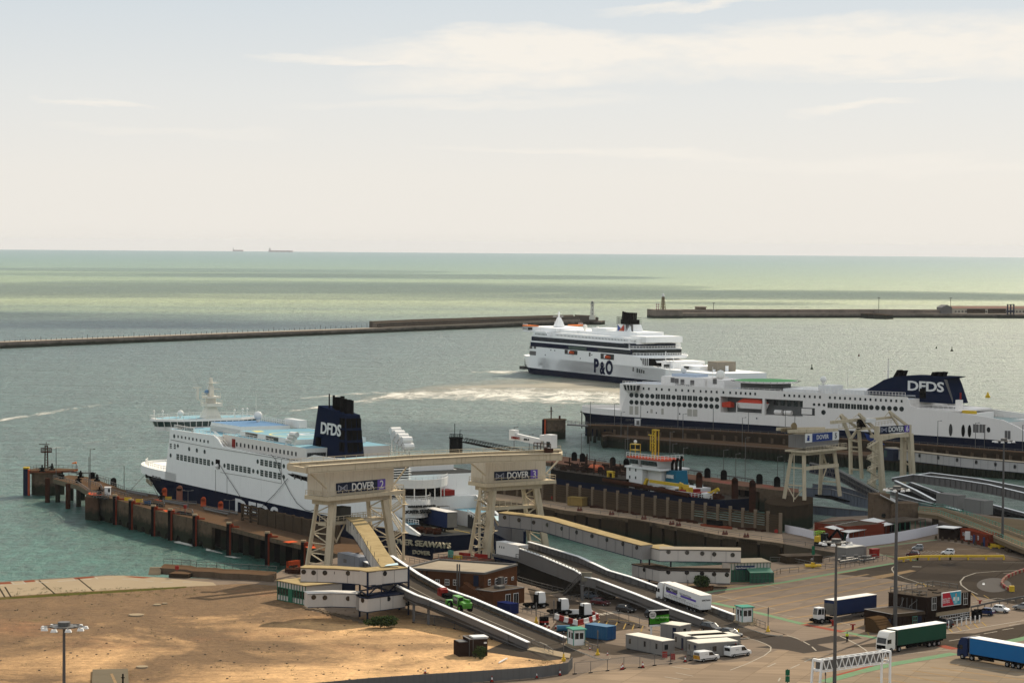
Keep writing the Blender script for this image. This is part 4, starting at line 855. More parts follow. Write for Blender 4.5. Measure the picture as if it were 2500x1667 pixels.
for l in([(752,930),(820,1040),(970,1268)],[(1260,840),(1300,880),(1340,985),(1385,1090),(1440,1200),(1510,1310),(1590,1375),(1640,1387),(1710,1370)],[(1420,1070),(1300,1215),(1170,1345)]):
 q=[fa.f(*z2(*p)) for p in l];m.tube([(a[0],-.35,a[2]) for a in q],.09,4)
m.build('mooring_line',m_dkgrey,SA)
m=MB();a=fa.loc(P(310,1205,7));b_=fa.loc(P(390,1219,7));m.tube([(0,2.5,8.5),a],.09,4).tube([(2,2.0,8.5),b_],.09,4).build('mooring_line',m_dkgrey,SA)
fb=[(103.2,9.2),(124.5,9.2),(125.5,14.5),(104.5,14.5)];k_=MB();ft=[(106.2,9.9),(123.0,9.9),(123.4,14.0),(107,14.0)]
k_.hexa([(x,y,21) for x,y in[fb[0],fb[1],fb[2],fb[3]]]+[(ft[0][0],ft[0][1],35.6),(ft[1][0],ft[1][1],34.0),(ft[2][0],ft[2][1],34.0),(ft[3][0],ft[3][1],35.6)])
FU=k_.build('funnel',m_navyf,SA)
m=MB()
for k in range(3):
 for r_ in range(3):
  z0=24.2+k*3.2;xx=125.2-(z0-21)*(1.9/13.)
  m.box(xx-.9,xx+.12,10.0+r_*1.5,11.1+r_*1.5,z0,z0+2.5)
 for r_ in range(2):m.box(120.6+r_*1.6-k*.25,121.8+r_*1.6-k*.25,9.25+k*.16,9.8+k*.13,z0,z0+2.5)
m.box(106.3,109.0,9.1,9.7,24.0,27);m.build('louvre',m_black,FU)
for x,y,h,r_ in((111.5,12,38.6,.35),(114,12,38.2,1.0),(115.8,12.5,38.6,.6),(117.6,12,38,1.0),(120.2,12,37.9,1.05),(121.9,12.5,37.8,.35),(110.8,11,39,.2)):MB().cyl((x,y,33),(x,y,h),r_,8).build('exhaust_pipe',m_rubber,FU)
x,_,z=fa.f(808,1049,9.5);text('DFDS','funnel_lettering',4.3,m_whp,FU,Matrix.Translation((x,9.42,z))@Matrix.Rotation(math.radians(90-3),4,'X'),.06,.1,1.25,spacing=.95)
MB().box(113,126,.5,8,20,21.2,0,1).build('deck_block',[m_whiteup,m_deck],SA)
MB().box(126,150,4,28,21,23.0,0,1).build('after_house',[m_whiteup,m_deck],SA)
MB().ext([(112,.1,21),(124,.1,23.8),(140,.1,24.0),(165,.1,21),(165,.1,19.2),(112,.1,20)],(0,.3,0)).build('side_screen',m_whiteup,SA)
MB().box(104,113,3.4,9,21.1,23.4).build('recess_wall',m_dkgrey,SA)
m=MB()
for k in range(7):m.box(148,163.5,1.5,8.5,19.2+k*.62,19.38+k*.62)
m.box(148,163,2,8,19,23.5,1);m.build('louvre',[m_whiteup,m_dkgrey],SA)
def arc(x0,bulge,y0,y1,n=12):return[(x0+bulge*(1-((2*i/n)-1)**2),y0+(y1-y0)*i/n) for i in range(n+1)]
def curved(nm,x0,bulge,y0,y1,z0,z1,mt,back=6,parent=SA,mtop=None):
 pts=arc(x0,bulge,y0,y1)+[(x0-back,y1),(x0-back,y0)];return MB().prism(pts,z0,z1,0,1 if mtop else None).build(nm,[mt,mtop] if mtop else mt,parent)
curved('stern_terrace',164,6,-.5,18,19.0,19.4,m_whiteup,14,mtop=m_deck);
for(z0,z1) in((18.8,21.0),):
 m=MB();pts=arc(165,7,-.5,18)
 for a,c in zip(pts,pts[1:]):m.hexa([(a[0],a[1],z0),(c[0],c[1],z0),(c[0]-.3,c[1],z0),(a[0]-.3,a[1],z0),(a[0]+.3,a[1],z1),(c[0]+.3,c[1],z1),(c[0],c[1],z1),(a[0],a[1],z1)])
 m.rail([(a[0],a[1],z1) for a in pts],.6,1.5,.05,0);m.build('stern_terrace_bulwark',m_whiteup,SA)
MB().box(150,163,2,17,15.8,18.8).build('stern_lounge',m_black,SA)
m=MB();[m.cyl((164.5+6.5*(1-(k/3.-1)**2),0+k*2.9,15.8),(164.5+6.5*(1-(k/3.-1)**2),0+k*2.9,18.8),.13,6) for k in range(7)];m.build('stanchion',m_whiteup,SA)
MB().box(158,163.5,17,21,15.8,17.2).build('rescue_boat',m_redp,SA)
curved('stern_bulkhead',164,8.5,-.2,13.5,11.6,15.9,m_whiteup,6);MB().prism([(156,13),(163,13.2),(164,27.5),(156,27.5)],11.8,15.6).build('stern_bulkhead',m_whiteup,SA)
MB().rail([(a[0],a[1],15.9) for a in arc(164,8.5,-.2,13.5)],1.1,1.5,.06).build('railing',m_whiteup,SA)
text('DOVER SEAWAYS','ship_name',1.2,m_dkgrey,SA,Matrix.Translation((172.75,6.6,13.2))@Matrix.Rotation(math.radians(84),4,'Z')@Matrix.Rotation(math.radians(90),4,'X'),.45,.015,1.0)
text('WELCOME ABOARD','greeting',.8,m_dkgrey,SA,Matrix.Translation((172.75,6.6,14.5))@Matrix.Rotation(math.radians(84),4,'Z')@Matrix.Rotation(math.radians(90),4,'X'),.45,.0,1.0)
MB().box(140,163,.5,28,8.5,11.6).build('garage_interior',m_black,SA)
MB().box(163,181,1,27,8.3,8.65).build('stern_deck',mat('vehicle_deck',(.22,.20,.15),.9,.15,.3,fine=.1),SA)
MB().poly([(163,14,8.67),(184,14,8.67),(184,14.3,8.67),(163,14.3,8.67)]).build('deck_line',m_yellow,SA)
MB().box(164,174,20.5,27,8.6,12.4,0,1).build('stern_casing',[m_whiteup,m_deck],SA)
MB().ext([(164,27.2,15.6),(183,27.2,9),(183,27.2,8.6),(164,27.2,8.6)],(0,.4,0)).build('side_plating',m_whiteup,SA)
m=MB()
for k in range(7):m.box(166+k*2.6,166.25+k*2.6,26.6,27.3,8.6,15-k*.95)
m.bar((164,26.9,15.6),(183,26.9,9),.5,.3).bar((164,.2,13.7),(184,.2,8.9),.6,.35);m.build('bulwark_rib',m_whiteup,SA)
MB().hexa([(174,19,8.66),(184,21,8.66),(184,24,8.66),(174,24,8.66),(174,19,12),(184,21,8.9),(184,24,8.9),(174,24,12)]).build('stern_ramp',m_dkgrey,SA)
MB().rail([(174,19,12),(184,21,8.9)],1.2,1,.07).rail([(168,2.5,10.4),(176,4,10.4)],1.1,1,.07).build('railing',m_whiteup,SA)
MB().box(166,175,1,5,8.65,10.4,0,1).build('winch_platform',[m_dkgrey,m_deck],SA)
m=MB();[m.cyl((178+k*2.2,2.5+k*1.2,9.3),(178+k*2.2,4.2+k*1.2,9.3),.85,10) for k in range(3)];m.build('mooring_winch',m_rust,SA)
MB().bar((168,0.5,8.6),(183,1.5,8.6),.3).build('fender_rib',m_navy,SA)
A_=P(1435,927,0);a_=math.radians(27);u_=Vector((math.sin(a_),-math.cos(a_),0));fbr=FR(A_-u_*60,A_-u_*59)
SB=fbr.thing('ferry','white ferry with two navy stripes and a black lattice funnel, leaving over churned water','ferry')
def z6(x,y):return(1260+x/4,700+y/4)
def hbB(x,z):
 t=max(0,min(1,(z+2)/12.0));x0=-42+(1-t)*8;L=34
 if x<=x0:return .02
 q=min(1,(x-x0)/L);v=18*math.sqrt(max(0,1-(1-q)**2.2))
 if x>190:v=min(v,18-((x-190)/20.)**2*6)
 return v
xsB=[-42,-41.5,-40,-37,-33,-28,-22,-16,-10,-4,4,15,40,80,120,160,190,200,208]
hull(xsB,[-2,.3,3.6],hbB,18,lambda k:0,[m_navy,m_navy,m_dkgrey],SB)
m_whB=mat('far_ship_white',(.88,.88,.86),.45,.04,.15,streak=.1)
hull(xsB[:-1],[3.6,7,10.5],hbB,18,lambda k:0,[m_whB,m_whB,m_whB],SB,'upper_hull')
MB().ext([(-17,3.6,0)] and[(-16,0,3.7),(-15,0,9.5),(-13.8,0,18),(-12,0,23.2),(-8,0,26.6),(6,0,26.6),(9,0,24),(107,0,22.6),(108.5,0,20.4),(110.5,0,18.5),(112,0,16.4),(122.5,0,15.7),(137,0,11.6),(150,0,10.5),(150,0,3.7)],(0,.6,0)).build('side_plating',m_whB,SB)
MB().prism([(-14,.5),(-26,8),(-30,18),(-26,28),(-14,35.5),(107,35.5),(107,.5)],10,22.9).build('superstructure',m_whB,SB)
MB().prism([(-10,.5),(-18,8),(-20,18),(-18,28),(-10,35.5),(8,35.5),(8,.5)],22.9,26.5).build('forward_house',m_whB,SB)
MB().box(8,112,3.5,32,22.9,26.2).build('promenade_house',m_whB,SB)
MB().box(-12.2,108.2,-.1,.0,20.5,23.0).build('navy_stripe',mat('navy_stripe',(.012,.02,.055),.6,.15,.3),SB)
MB().box(-13.6,112.2,-.1,.0,16.9,19.5).build('navy_stripe',mat('navy_stripe',0),SB)
m=MB()
for k in range(70):m.box(-9+k*1.68,-8.1+k*1.68,-.16,-.08,21.0,22.6)
m.build('window_band',m_glass,SB);m=MB()
for k in range(28):m.box(72+k*1.4,73.1+k*1.4,-.16,-.08,17.3,19.0)
for k in range(16):m.box(36+k*1.4,37.2+k*1.4,-.16,-.08,17.2,19.1,1)
m.build('window_band',[m_glass,mat('green_window',(.07,.13,.10),.3)],SB)
for k in range(56):MB().box(13+k*1.75,13.6+k*1.75,3.4,3.5,24.2,25.1).build('window',m_dkgrey,SB) if k%2==0 else None
m=MB()
for k in range(28):m.box(14.75+k*3.5,15.35+k*3.5,3.4,3.5,24.2,25.1)
m.build('window_row',m_dkgrey,SB)
for k in range(9):MB().box(-7+k*1.7,-6.3+k*1.7,-.08,.0,24.3,25.2).build('window',m_dkgrey,SB)
MB().rail([(8,.3,23.4),(107,.3,22.8)],1.1,2.5,.07).rail([(8,3.6,26.2),(112,3.6,26.2)],1.1,2.5,.06).build('railing',m_whB,SB)
def quadwin(nm,l,mt,y=-.08,fr=fbr,pr=SB,zz=z6):
 q=[fr.f(*zz(*p)) for p in l];return MB().ext([(a[0],y,a[2]) for a in q],(0,.1,0)).build(nm,mt,pr)
for l in([(475,612),(600,625),(597,665),(475,655)],[(826,650),(957,662),(955,715),(826,703)]):
 quadwin('lifeboat_recess',l,m_dkgrey);x,_,z=fbr.f(*z6((l[0][0]+l[1][0])/2+20,(l[0][1]+l[2][1])/2))
 MB().cyl((x-3,-.6,z-.3),(x+1.5,-.6,z-.3),.9,8).build('lifeboat',m_orange,SB);MB().box(x-6,x-3.5,-.4,-.2,z-1,z+1).build('davit',m_whB,SB)
for l in([(712,640),(728,642),(726,680),(711,678)],[(1139,783),(1152,786),(1150,828),(1137,822)],[(133,575),(160,577),(160,606),(133,604)],[(172,578),(195,580),(195,606),(172,604)],[(133,625),(195,630),(193,670),(131,664)]):quadwin('shell_opening',l,m_steelgrey)
for k in range(4):quadwin('window',[(1178+k*21,790+k*8),(1191+k*21,794+k*8),(1190+k*21,838+k*3),(1177+k*21,836+k*3)],m_glass)
for x,y in((340,618),(378,622),(740,665),(285,665),(627,700)):quadwin('porthole',[(x-4,y-5),(x+4,y-5),(x+4,y+5),(x-4,y+5)],m_glass)
quadwin('mooring_recess',[(1212,697),(1350,700),(1395,775),(1248,768)],m_black,-.1)
m=MB()
for k in range(4):
 x,_,z=fbr.f(*z6(1235+k*20,735));m.bar((x,-.2,z-2),(x,-.2,z+2.4),.5)
m.build('stanchion',m_whB,SB)
m_po=mat('navy_letter',(.006,.010,.035),.7,.1,.3)
x,_,z=fbr.f(*z6(782,777));text('P','hull_lettering',10.6,m_po,SB,FM(x,-.08,z),.05,.5,1.05)
x,_,z=fbr.f(*z6(843,795));text('&','hull_lettering',9.6,m_po,SB,FM(x,-.08,z-.2),.05,.42,.95)
x,_,z=fbr.f(*z6(910,796));text('O','hull_lettering',10.6,m_po,SB,FM(x,-.08,z),.05,.5,.98)
m=MB().prism([(-22,-1),(-16,-1),(-11,8),(-10,18),(-11,28),(-16,38.5),(-22,38.5),(-27,28),(-28,18),(-27,8)],25.8,28.8).build('bridge',m_whB,SB)
MB().prism([(-22.3,-1.3),(-15.7,-1.3),(-12.6,5),(-25,5)],28.9,29.6).prism([(-22.3,38.8),(-15.7,38.8),(-12.6,32),(-25,32)],28.9,29.6).build('bridge_wing_roof',mat('wing_orange',(.75,.22,.07),.6,.08),m)
MB().prism([(-22.6,-1.06),(-15.6,-1.06),(-12,8),(-27,8)],26.8,28.4).build('bridge_window',m_glass,m)
x=MB()
for k in range(8):x.bar((-22.6+k,-1.2,26.8),(-22.6+k,-1.2,28.5),.2)
x.rail([(-22,-1,29.6),(-16,-1,29.6)],1,1.2,.06).rail([(-22,38,29.6),(-16,38,29.6)],1,1.2,.06).build('bridge_mullion',m_whB,m)
MB().box(-10,10,5,30,26.4,28.6).build('deckhouse',m_whB,SB);MB().box(10,30,8,28,26.2,28.0).build('deckhouse',m_whB,SB);MB().box(30,60,10,26,26.2,28.0).build('deckhouse',m_whB,SB)
MB().box(60,100,10,28,26.2,29.2).build('funnel_house',m_whB,SB);MB().box(44,62,11,22,28,30.2).build('deckhouse',m_whB,SB)
MB().box(100,118,6,30,24.0,27.4).build('aft_house',m_whB,SB)
m=taper(MB(),[(-11.5,14.5),(-6,14.5),(-6,20),(-11.5,20)],[(-9.6,16.2),(-7.8,16.2),(-7.8,18),(-9.6,18)],28.8,34.5)
m.box(-10.8,-6.4,15,19,31.6,31.9).box(-9.1,-8.3,16.6,17.4,34,38.2).bar((-8.7,13,35.2),(-8.7,20,35.2),.25).bar((-8.7,15,36.8),(-8.7,19,36.8),.2).build('mast',m_whB,SB)
dome(SB,34,12,28,1.4);dome(SB,46,14,28,1.1)
taper(MB(),[(68,14),(86,14),(86,23),(68,23)],[(70,14.8),(84,14.8),(84,22),(70,22)],28,33.2).build('funnel',m_whB,SB)
m=MB();c_=(74.2,30.7);y=14.15
for i,(p,q) in enumerate((((70.2,33),(70.2,28.4)),((70.2,28.4),(78.5,28.4)),((78.5,28.4),(77.5,33)),((77.5,33),(70.2,33)))):m.poly([(c_[0],y-.12,c_[1]),(p[0],y-.15,p[1]),(q[0],y-.15,q[1])],i)
m.build('funnel_emblem',[mat('em_blue',(.05,.08,.28),.5),mat('em_orange',(.50,.14,.05),.5),mat('em_red',(.45,.05,.03),.5),m_whB],SB)
m=MB()
for k in range(5):m.cyl((80+k*1.3,14.6+k*.2,28),(80+k*1.3,14.6+k*.2,33.4),.6,8)
m.build('exhaust_casing',m_steelgrey,SB)
m=MB().box(73,84,14.5,21,33.2,36.0)
for k in range(6):
 m.cyl((72.5+k*2.1,16,33),(73.3+k*2.1,16,40.6-.25*k),.6,8).cyl((73+k*2.0,19,33),(73.6+k*2.0,19,40),.5,8)
for z in(33.6,34.8,36,37.2):
 m.bar((70.5,13.5,z),(85.5,13.5,z),.2).bar((85.5,13.5,z),(85.5,21.5,z),.2)
for k in range(10):m.bar((70.5+k*1.65,13.5,33),(70.5+k*1.65,13.5,37.4),.2)
m.build('funnel_lattice',m_black,SB)
for i,(x1,z0,z1,yy) in enumerate(((119,16.0,16.8,36),(115,20.0,20.7,34),(112,23.2,23.8,30))):
 m=MB().prism([(100,.3),(x1-6,.3),(x1-1,yy*.15+1),(x1,yy*.5),(x1,yy*.9),(x1-4,yy-.3),(100,yy-.3)],z0,z1);m.rail([(108,.4,z1),(x1-6,.4,z1),(x1-1,yy*.15+1,z1),(x1,yy*.5,z1),(x1,yy*.9,z1)],1.2,1.6,.09);m.build('terrace_deck',m_whB,SB)
MB().prism([(104,1.2),(112,1.2),(116,6),(117,30),(104,34)],16.8,20).build('lounge_glazing',m_glass,SB);MB().prism([(100,1.6),(110,1.6),(112,8),(112,29),(100,32)],20.7,23.2).build('lounge_glazing',m_navyf,SB)
MB().prism([(107,.6),(118,.6),(124,6),(126,18),(124,30),(118,35.4),(107,35.4)],10.5,13).build('aft_house',m_black,SB)
MB().prism([(107,.55),(120,.55),(128,8),(130,20),(126,32),(107,35.4)],13,13.8).prism([(107,.55),(116,.55),(122,8),(124,20),(120,32),(107,35.4)],15.2,16.0).build('terrace_deck',m_whB,SB)
MB().box(132,146,8,28,10.5,14.5).build('aft_house',m_whB,SB);MB().rail([(128,1,10.6),(150,1,10.6),(188,2,10.6)],1.1,2,.08).build('railing',m_whB,SB)
MB().box(150,170,10,26,10.5,12.8).build('aft_house',m_whB,SB);MB().box(172,182,14,26,10.5,15.8).build('winch_house',mat('buff_paint',(.42,.37,.29),.6,.15,.5),SB)
m=MB()
for k in range(14):x=128+random.random()*55;y=3+random.random()*28;m.box(x,x+1+random.random()*3,y,y+2,10.5,11.2+random.random()*2.5,random.choice((0,0,1)))
m.build('deck_gear',[m_whB,m_dkgrey],SB)
MB().cyl((140,6,10),(140,6,20),.2,6).bar((138,6,17.5),(142,6,17.5),.2).cyl((152,4,10),(152,4,17),.2,6).bar((150.5,4,15),(153.5,4,15),.2).build('stern_mast',m_whB,SB)
x,_,z=fbr.f(*z6(60,765));m=MB().bar((-38,12,3.4),(-48,14,3.6),.5).bar((-48,14,3.6),(-48,14,9),.3).box(-40,-34,6,16,1.5,3.4).build('bow_platform',m_dkgrey,SB)
B_=P(1900,1105,0);a_=math.radians(50);u_=Vector((math.sin(a_),-math.cos(a_),0));fc=FR(B_-u_*110,B_-u_*109)
SCo=fc.thing('ferry','long white and navy ferry with round windows and wedge-shaped funnel behind the far pier','ferry')
m_whC=mat('warm_ship_white',(.80,.755,.70),.45,.04,.15,streak=.12)
def hbC(x,z):
 t=max(0,min(1,(z+1)/11.0));x0=3+(1-t)*14;L=42-6*t
 if x<=x0:return .02
 q=min(1,(x-x0)/L);return 15*math.sqrt(max(0,1-(1-q)**2.0))
xsC=[3,4,6,9,13,17,22,28,36,45,60,90,130,170,210,245]
hull(xsC,[-2,2,6,9,10.3],hbC,15,lambda k:0,[m_navy,m_navy,m_dkgrey],SCo)
m=MB();strake(m,xsC[:9],hbC,15,10.3,12.8);m.build('bulwark',m_whC,SCo)
MB().prism([(x,15-hbC(x,10)+.4) for x in xsC[1:9]]+[(x,15+hbC(x,10)-.4) for x in xsC[1:9][::-1]],10.35,11.6).build('forecastle',m_whC,SCo)
MB().box(3.5,5.5,14,16,8.6,10.6).bar((3.5,15,10),(0.5,15,9.8),.5).bar((1.2,15,10),(1.2,15,3),.3).build('bow_fender',m_black,SCo)
XR0,ZR0,XR1,ZR1=fc.f(*z6(1995,1205))[0],14.4,fc.f(1912+192/4,800+715/4)[0],20.6
top=[(34.5,10.3),(33.6,13.8),(37,21),(37.5,24)]
MB().ext([(34.5,0,10.3),(33.6,0,13.8),(37,0,21),(37.5,0,23.9),(XR0,0,23.9),(XR0,0,10.3)],(0,.6,0)).build('side_plating',m_whC,SCo)
MB().box(XR0,XR1,0,.6,10.3,ZR0).build('side_plating',m_whC,SCo);MB().box(XR0,XR1,0,.6,ZR1,23.9).build('side_plating',m_whC,SCo)
MB().ext([(XR1,0,10.3),(XR1,0,23.9),(167,0,24.1),(168.4,0,21),(172,0,20.2),(180,0,19.8),(192.6,0,19.1),(200,0,18.4),(207,0,17.6),(212.7,0,15.6),(217,0,13.6),(221,0,11),(245,0,10.6),(245,0,10.3)],(0,.6,0)).build('side_plating',m_whC,SCo)
MB().ext([(34.5,29.5,10.3),(37,29.5,23.9),(167,29.5,24.1),(172,29.5,20.2),(207,29.5,17.6),(221,29.5,11),(221,29.5,10.3)],(0,.6,0)).build('side_plating',m_whC,SCo)
MB().prism([(37,.5),(28,6),(25,15),(28,24),(37,29.5),(XR0,29.5),(XR0,.5)],10.3,23.2,0,1).build('superstructure',[m_whC,mat('pale_grey_deck',(.50,.52,.54),.6,.1,.1)],SCo)
MB().box(XR0,XR1,4.5,29.5,10.3,23.2,0,1).box(XR0,XR1,.6,4.5,10.3,ZR0-.3).build('superstructure',[m_whC,mat('pale_grey_deck',0)],SCo)
MB().box(XR1,167,.5,29.5,10.3,23.2,0,1).build('superstructure',[m_whC,mat('pale_grey_deck',0)],SCo)
MB().box(167,206,.6,29.5,10.3,16.4,0,1).build('after_deck',[m_whC,mat('pale_green_deck',(.32,.38,.36),.7,.1,.1)],SCo)
MB().box(XR0+.3,XR1,4.3,4.5,ZR0,ZR1).build('recess_wall',mat('recess_grey',(.28,.28,.27),.6,.1,.5),SCo)
MB().box(XR0,XR0+35,.2,4.4,20.4,20.6).build('recess_ceiling',m_steelgrey,SCo)
xm=fc.f(*z6(2352,1150))[0];MB().box(xm+2.6,xm+3.6,-.02,1.2,ZR0,ZR1).build('side_pillar',m_whC,SCo)
m=MB();[m.box(xm+5+k*3.1,xm+6.9+k*3.1,4.1,4.3,18,20.2) for k in range(7)];m.build('recess_window',m_glass,SCo)
LB=fc.f(*z6(2275,1140));xb,zb=LB[0],LB[2]
m=taper(MB(),[(xb-4.5,.6),(xb-6.5,2.2),(xb-4.5,3.8),(xb+5,3.8),(xb+6.8,2.2),(xb+5,.6)],[(xb-5.5,.2),(xb-7.5,2.2),(xb-5.5,4.1),(xb+6,4.1),(xb+8,2.2),(xb+6,.2)],zb-2.0,zb+.2,1)
taper(m,[(xb-5.5,.2),(xb-7.5,2.2),(xb-5.5,4.1),(xb+6,4.1),(xb+8,2.2),(xb+6,.2)],[(xb-3.5,.9),(xb-4,2.2),(xb-3.5,3.6),(xb+4,3.6),(xb+5,2.2),(xb+4,.9)],zb+.2,zb+1.9,0)
m.build('lifeboat',[m_redp if 0 else mat('lifeboat_red',(.55,.06,.03),.5,.1,1),m_whC],SCo)
MB().bar((xb-6,.3,ZR0),(xb-6,.3,zb),.3).bar((xb+6,.3,ZR0),(xb+6,.3,zb),.3).bar((xb-6,.3,ZR0+.3),(xb+6,.3,ZR0+.3),.3).build('davit',m_whC,SCo)
MB().prism([(xb-17,1),(xb-9.5,1),(xb-9,3),(xb-16,3)],zb-2,[zb-.6,zb+.4,zb-.2,zb-1]).build('rescue_boat',mat('lifeboat_red',0),SCo)
xw=fc.f(1912+90/4,1009)[0];m=MB();[m.cyl((xw-9+k*4.5,1.5,ZR0+1.2),(xw-5.8+k*4.5,1.5,ZR0+1.2),.9,8) for k in range(2)];m.build('life_raft_canister',m_whC,SCo)
MB().box(xw+5,xw+9.5,.3,3,ZR0,ZR0+3.2).build('recess_locker',m_whC,SCo)
x,_,z=fc.f(1912+240/4,800+817/4);MB().box(x-3.2,x+3.2,-.06,.02,z-1.4,z+1.4).build('shell_door',m_dkgrey,SCo);MB().box(x-2.8,x+2.0,-.1,-.05,z-1.1,z+1.1).build('shell_door',m_whC,SCo)
X1=[1126,1177,1228,1280,1331,1383,1435,1487,1539,1591,1644,1696,1749,1802,1855,1908,1962]
for i,x in enumerate(X1):
 win(SCo,fc,*z6(x,1057+i*2.7),2.1,1.9,kind='cross' if i in(5,6,7,9,10,11,12) else 'oval');win(SCo,fc,*z6(x,1126+i*2.65),2.1,1.9,kind='oval')
m=MB()
for x,y in((647,1),(0,0)):pass
for i,x in enumerate((1245,1297,1371,1423,1494,1561,1622,1683,1735,1802,1855,1907,1960,2025,2091,2148,2195,2241,2287,2335)):win(SCo,fc,*z6(x,993+(x-1245)*.048),.8,1.0)
def zc(x,y):return(1912+x/4,800+y/4)
for i,x in enumerate((13,61,109,157,208,259,310,360)):win(SCo,fc,*zc(x,660+i*2.3),.8,1.0)
for i,x in enumerate((457,506,555,604,654,703,753,803,853,904,954,1004,1054,1105,1157)):win(SCo,fc,*zc(x,681+i*2.5),.8,1.0)
for i,x in enumerate((458,516,573,630,688,746,804)):win(SCo,fc,*zc(x,757+i*3),2.2,1.9,kind='cross')
for i,x in enumerate((862,920,979,1038,1097,1157)):win(SCo,fc,*zc(x,777+i*3),2.0,1.9,kind='oval')
for x,y in((302,748),(351,750),(400,753)):win(SCo,fc,*zc(x,y),1.2,1.1,kind='oval')
win(SCo,fc,*zc(394,825),2.0,1.9,kind='oval');win(SCo,fc,*zc(2006,995),1.5,2.0,kind='oval')
for x,y,mt in((1636,997,m_dkgrey),(1758,1005,m_black),(1820,1008,m_black)):win(SCo,fc,*zc(x,y),1.5,4.6,kind='oval',m=mt)
for x,y in((1882,981),(1944,983),(2192,1045)):win(SCo,fc,*zc(x,y),2.3,3.0,kind='cross',m=m_steelgrey)
for x,y,w,h in((1125,1205,1.8,3.4),(1177,1207,1.8,3.4),(1323,1213,1.1,1.6),(1430,1217,1.1,2.4),(1695,1228,2.2,2.8),(1748,1231,2.2,2.8)):win(SCo,fc,*z6(x,y),w,h,m=mat('pale_panel',(.45,.42,.36),.6))
for x,y in((1370,1230),(1283,1222),(1598,1240),(2350,1283)):win(SCo,fc,*z6(x,y),.5,.6)
x,_,z=fc.f(*z6(1143,1303));text("COTE D'OPALE",'ship_name',1.1,m_steelgrey,SCo,FM(x,-.08,z),.03,.0,1.0)
x0=fc.f(*z6(1083,960))[0]
taper(MB(),[(37.5,-1.6),(41.5,-1.6),(41.5,.4),(37.5,.4)],[(36.3,-2.2),(42.6,-2.2),(42.6,.4),(36.3,.4)],20.3,21.2).box(35.8,43,-2.6,.5,23.3,23.9).build('bridge_wing',m_whC,SCo)
taper(MB(),[(36.5,-2.1),(42.4,-2.1),(42.4,.3),(36.5,.3)],[(36,-2.4),(42.9,-2.4),(42.9,.3),(36,.3)],21.2,23.3).build('bridge_window',m_glass,SCo)
m=MB();[m.bar((36.6+k*1.45,-2.15,21.2),(36.1+k*1.68,-2.5,23.3),.3) for k in range(5)];m.rail([(36,-2.5,23.9),(43,-2.5,23.9)],1,1.2,.06).rail([(44,.2,23.9),(75,.2,23.9)],1.1,2.5,.05).build('bridge_mullion',m_whC,SCo)
def top(px0,px1,pyb,pyt,y0,y1,nm,mt,zb=23.2,mt2=None):
 a=fc.f(px0,pyb,y0);b_=fc.f(px1,pyb,y0);o=fc.wd(a[0],y0,0);zt=ZAT(o,pyt)
 MB().box(a[0],b_[0],y0,y1,zb,zt,0,1 if mt2 else None).build(nm,[mt,mt2] if mt2 else mt,SCo);return a[0],b_[0],zt
top(1614,1720,940,918,7,24,'bridge_house',m_whC);top(1724,1768,943,926,8,22,'deckhouse',m_whC);top(1640,1700,930,912,10,18,'deckhouse',mat('roof_bluegrey',(.45,.52,.62),.6))
m=MB()
for i,(x,y) in enumerate(((1642,928),(1652,930),(1666,932),(1690,934),(1745,931))):
 a=fc.f(x,y,6.9 if x<1720 else 7.9);m.box(a[0]-.9,a[0]+.9,a[1]-.1,a[1]+.1,a[2]-1,a[2]+1)
m.build('window',m_steelgrey,SCo)
a=fc.f(1664,941,6.5);text("COTE D'OPALE",'ship_name',1.2,m_dkgrey,SCo,FM(a[0]+1,6.4,a[2]+.1),.02)
x0,x1,zt=top(1808,1882,950,933,6,20,'helideck_house',mat('recess_grey',0))
cx=(x0+x1)/2;MB().cyl((cx,13,zt+.1),(cx,13,zt+.8),12.5,28,mi=0,mc=1).build('helideck',[m_whC,mat('helideck_green',(.16,.38,.17),.8,.2,.3)],SCo)
m=MB()
for k in range(30):q=2*math.pi*k/30;m.bar((cx+12.5*math.cos(q),13+12.5*math.sin(q),zt+.4),(cx+13.8*math.cos(q),13+13.8*math.sin(q),zt+.7),.12)
m.build('helideck_net',m_steelgrey,SCo)
top(1997,2031,957,940,8,16,'deckhouse',m_whp);top(1912,1996,954,948,6,24,'skylight',m_whp);top(2045,2110,958,951,6,24,'skylight',m_whp)
a=fc.f(2010,940,10);dome(SCo,a[0],10,a[2],1.3);a=fc.f(1759,925,15);dome(SCo,a[0],15,a[2]-1.5,1.9);a=fc.f(1669,908,14);dome(SCo,a[0],14,a[2]-1.5,1.2)
m=MB()
a=fc.f(2168,925,22);m.cyl((a[0],22,a[2]-3),(a[0],22,ZAT(fc.wd(a[0],22,0),875)),.5,6,r2=.2).bar((a[0]-2,22,a[2]+3),(a[0]+2,22,a[2]+3.2),.2)
for px,py,t_ in((2069,957,907),(1740,922,895),(1635,915,880)):a=fc.f(px,py,12);m.cyl((a[0],12,23),(a[0],12,ZAT(fc.wd(a[0],12,0),t_)),.1,5)
m.build('radio_mast',m_whC,SCo)
m=MB().rail([(62,1,23.3),(100,1,23.3),(145,1,23.3)],1.1,2.5,.05).rail([(XR1,.5,23.9),(166,.5,24.1)],1.6,1.4,.07).rail([(168,3,20.2),(185,3,20.2)],1.1,2,.06);m.build('railing',m_whC,SCo)
F_=[fc.f(*zc(*p),9) for p in((780,642),(830,598),(900,560),(980,510),(1060,484),(1130,472),(1200,468),(1400,474),(1650,485),(1575,503),(1600,560),(1660,745),(1300,722),(1290,660),(1000,655))]
FC=MB().ext([(p[0],9,p[2]) for p in F_],(0,11,0)).build('funnel',m_navyf,SCo)
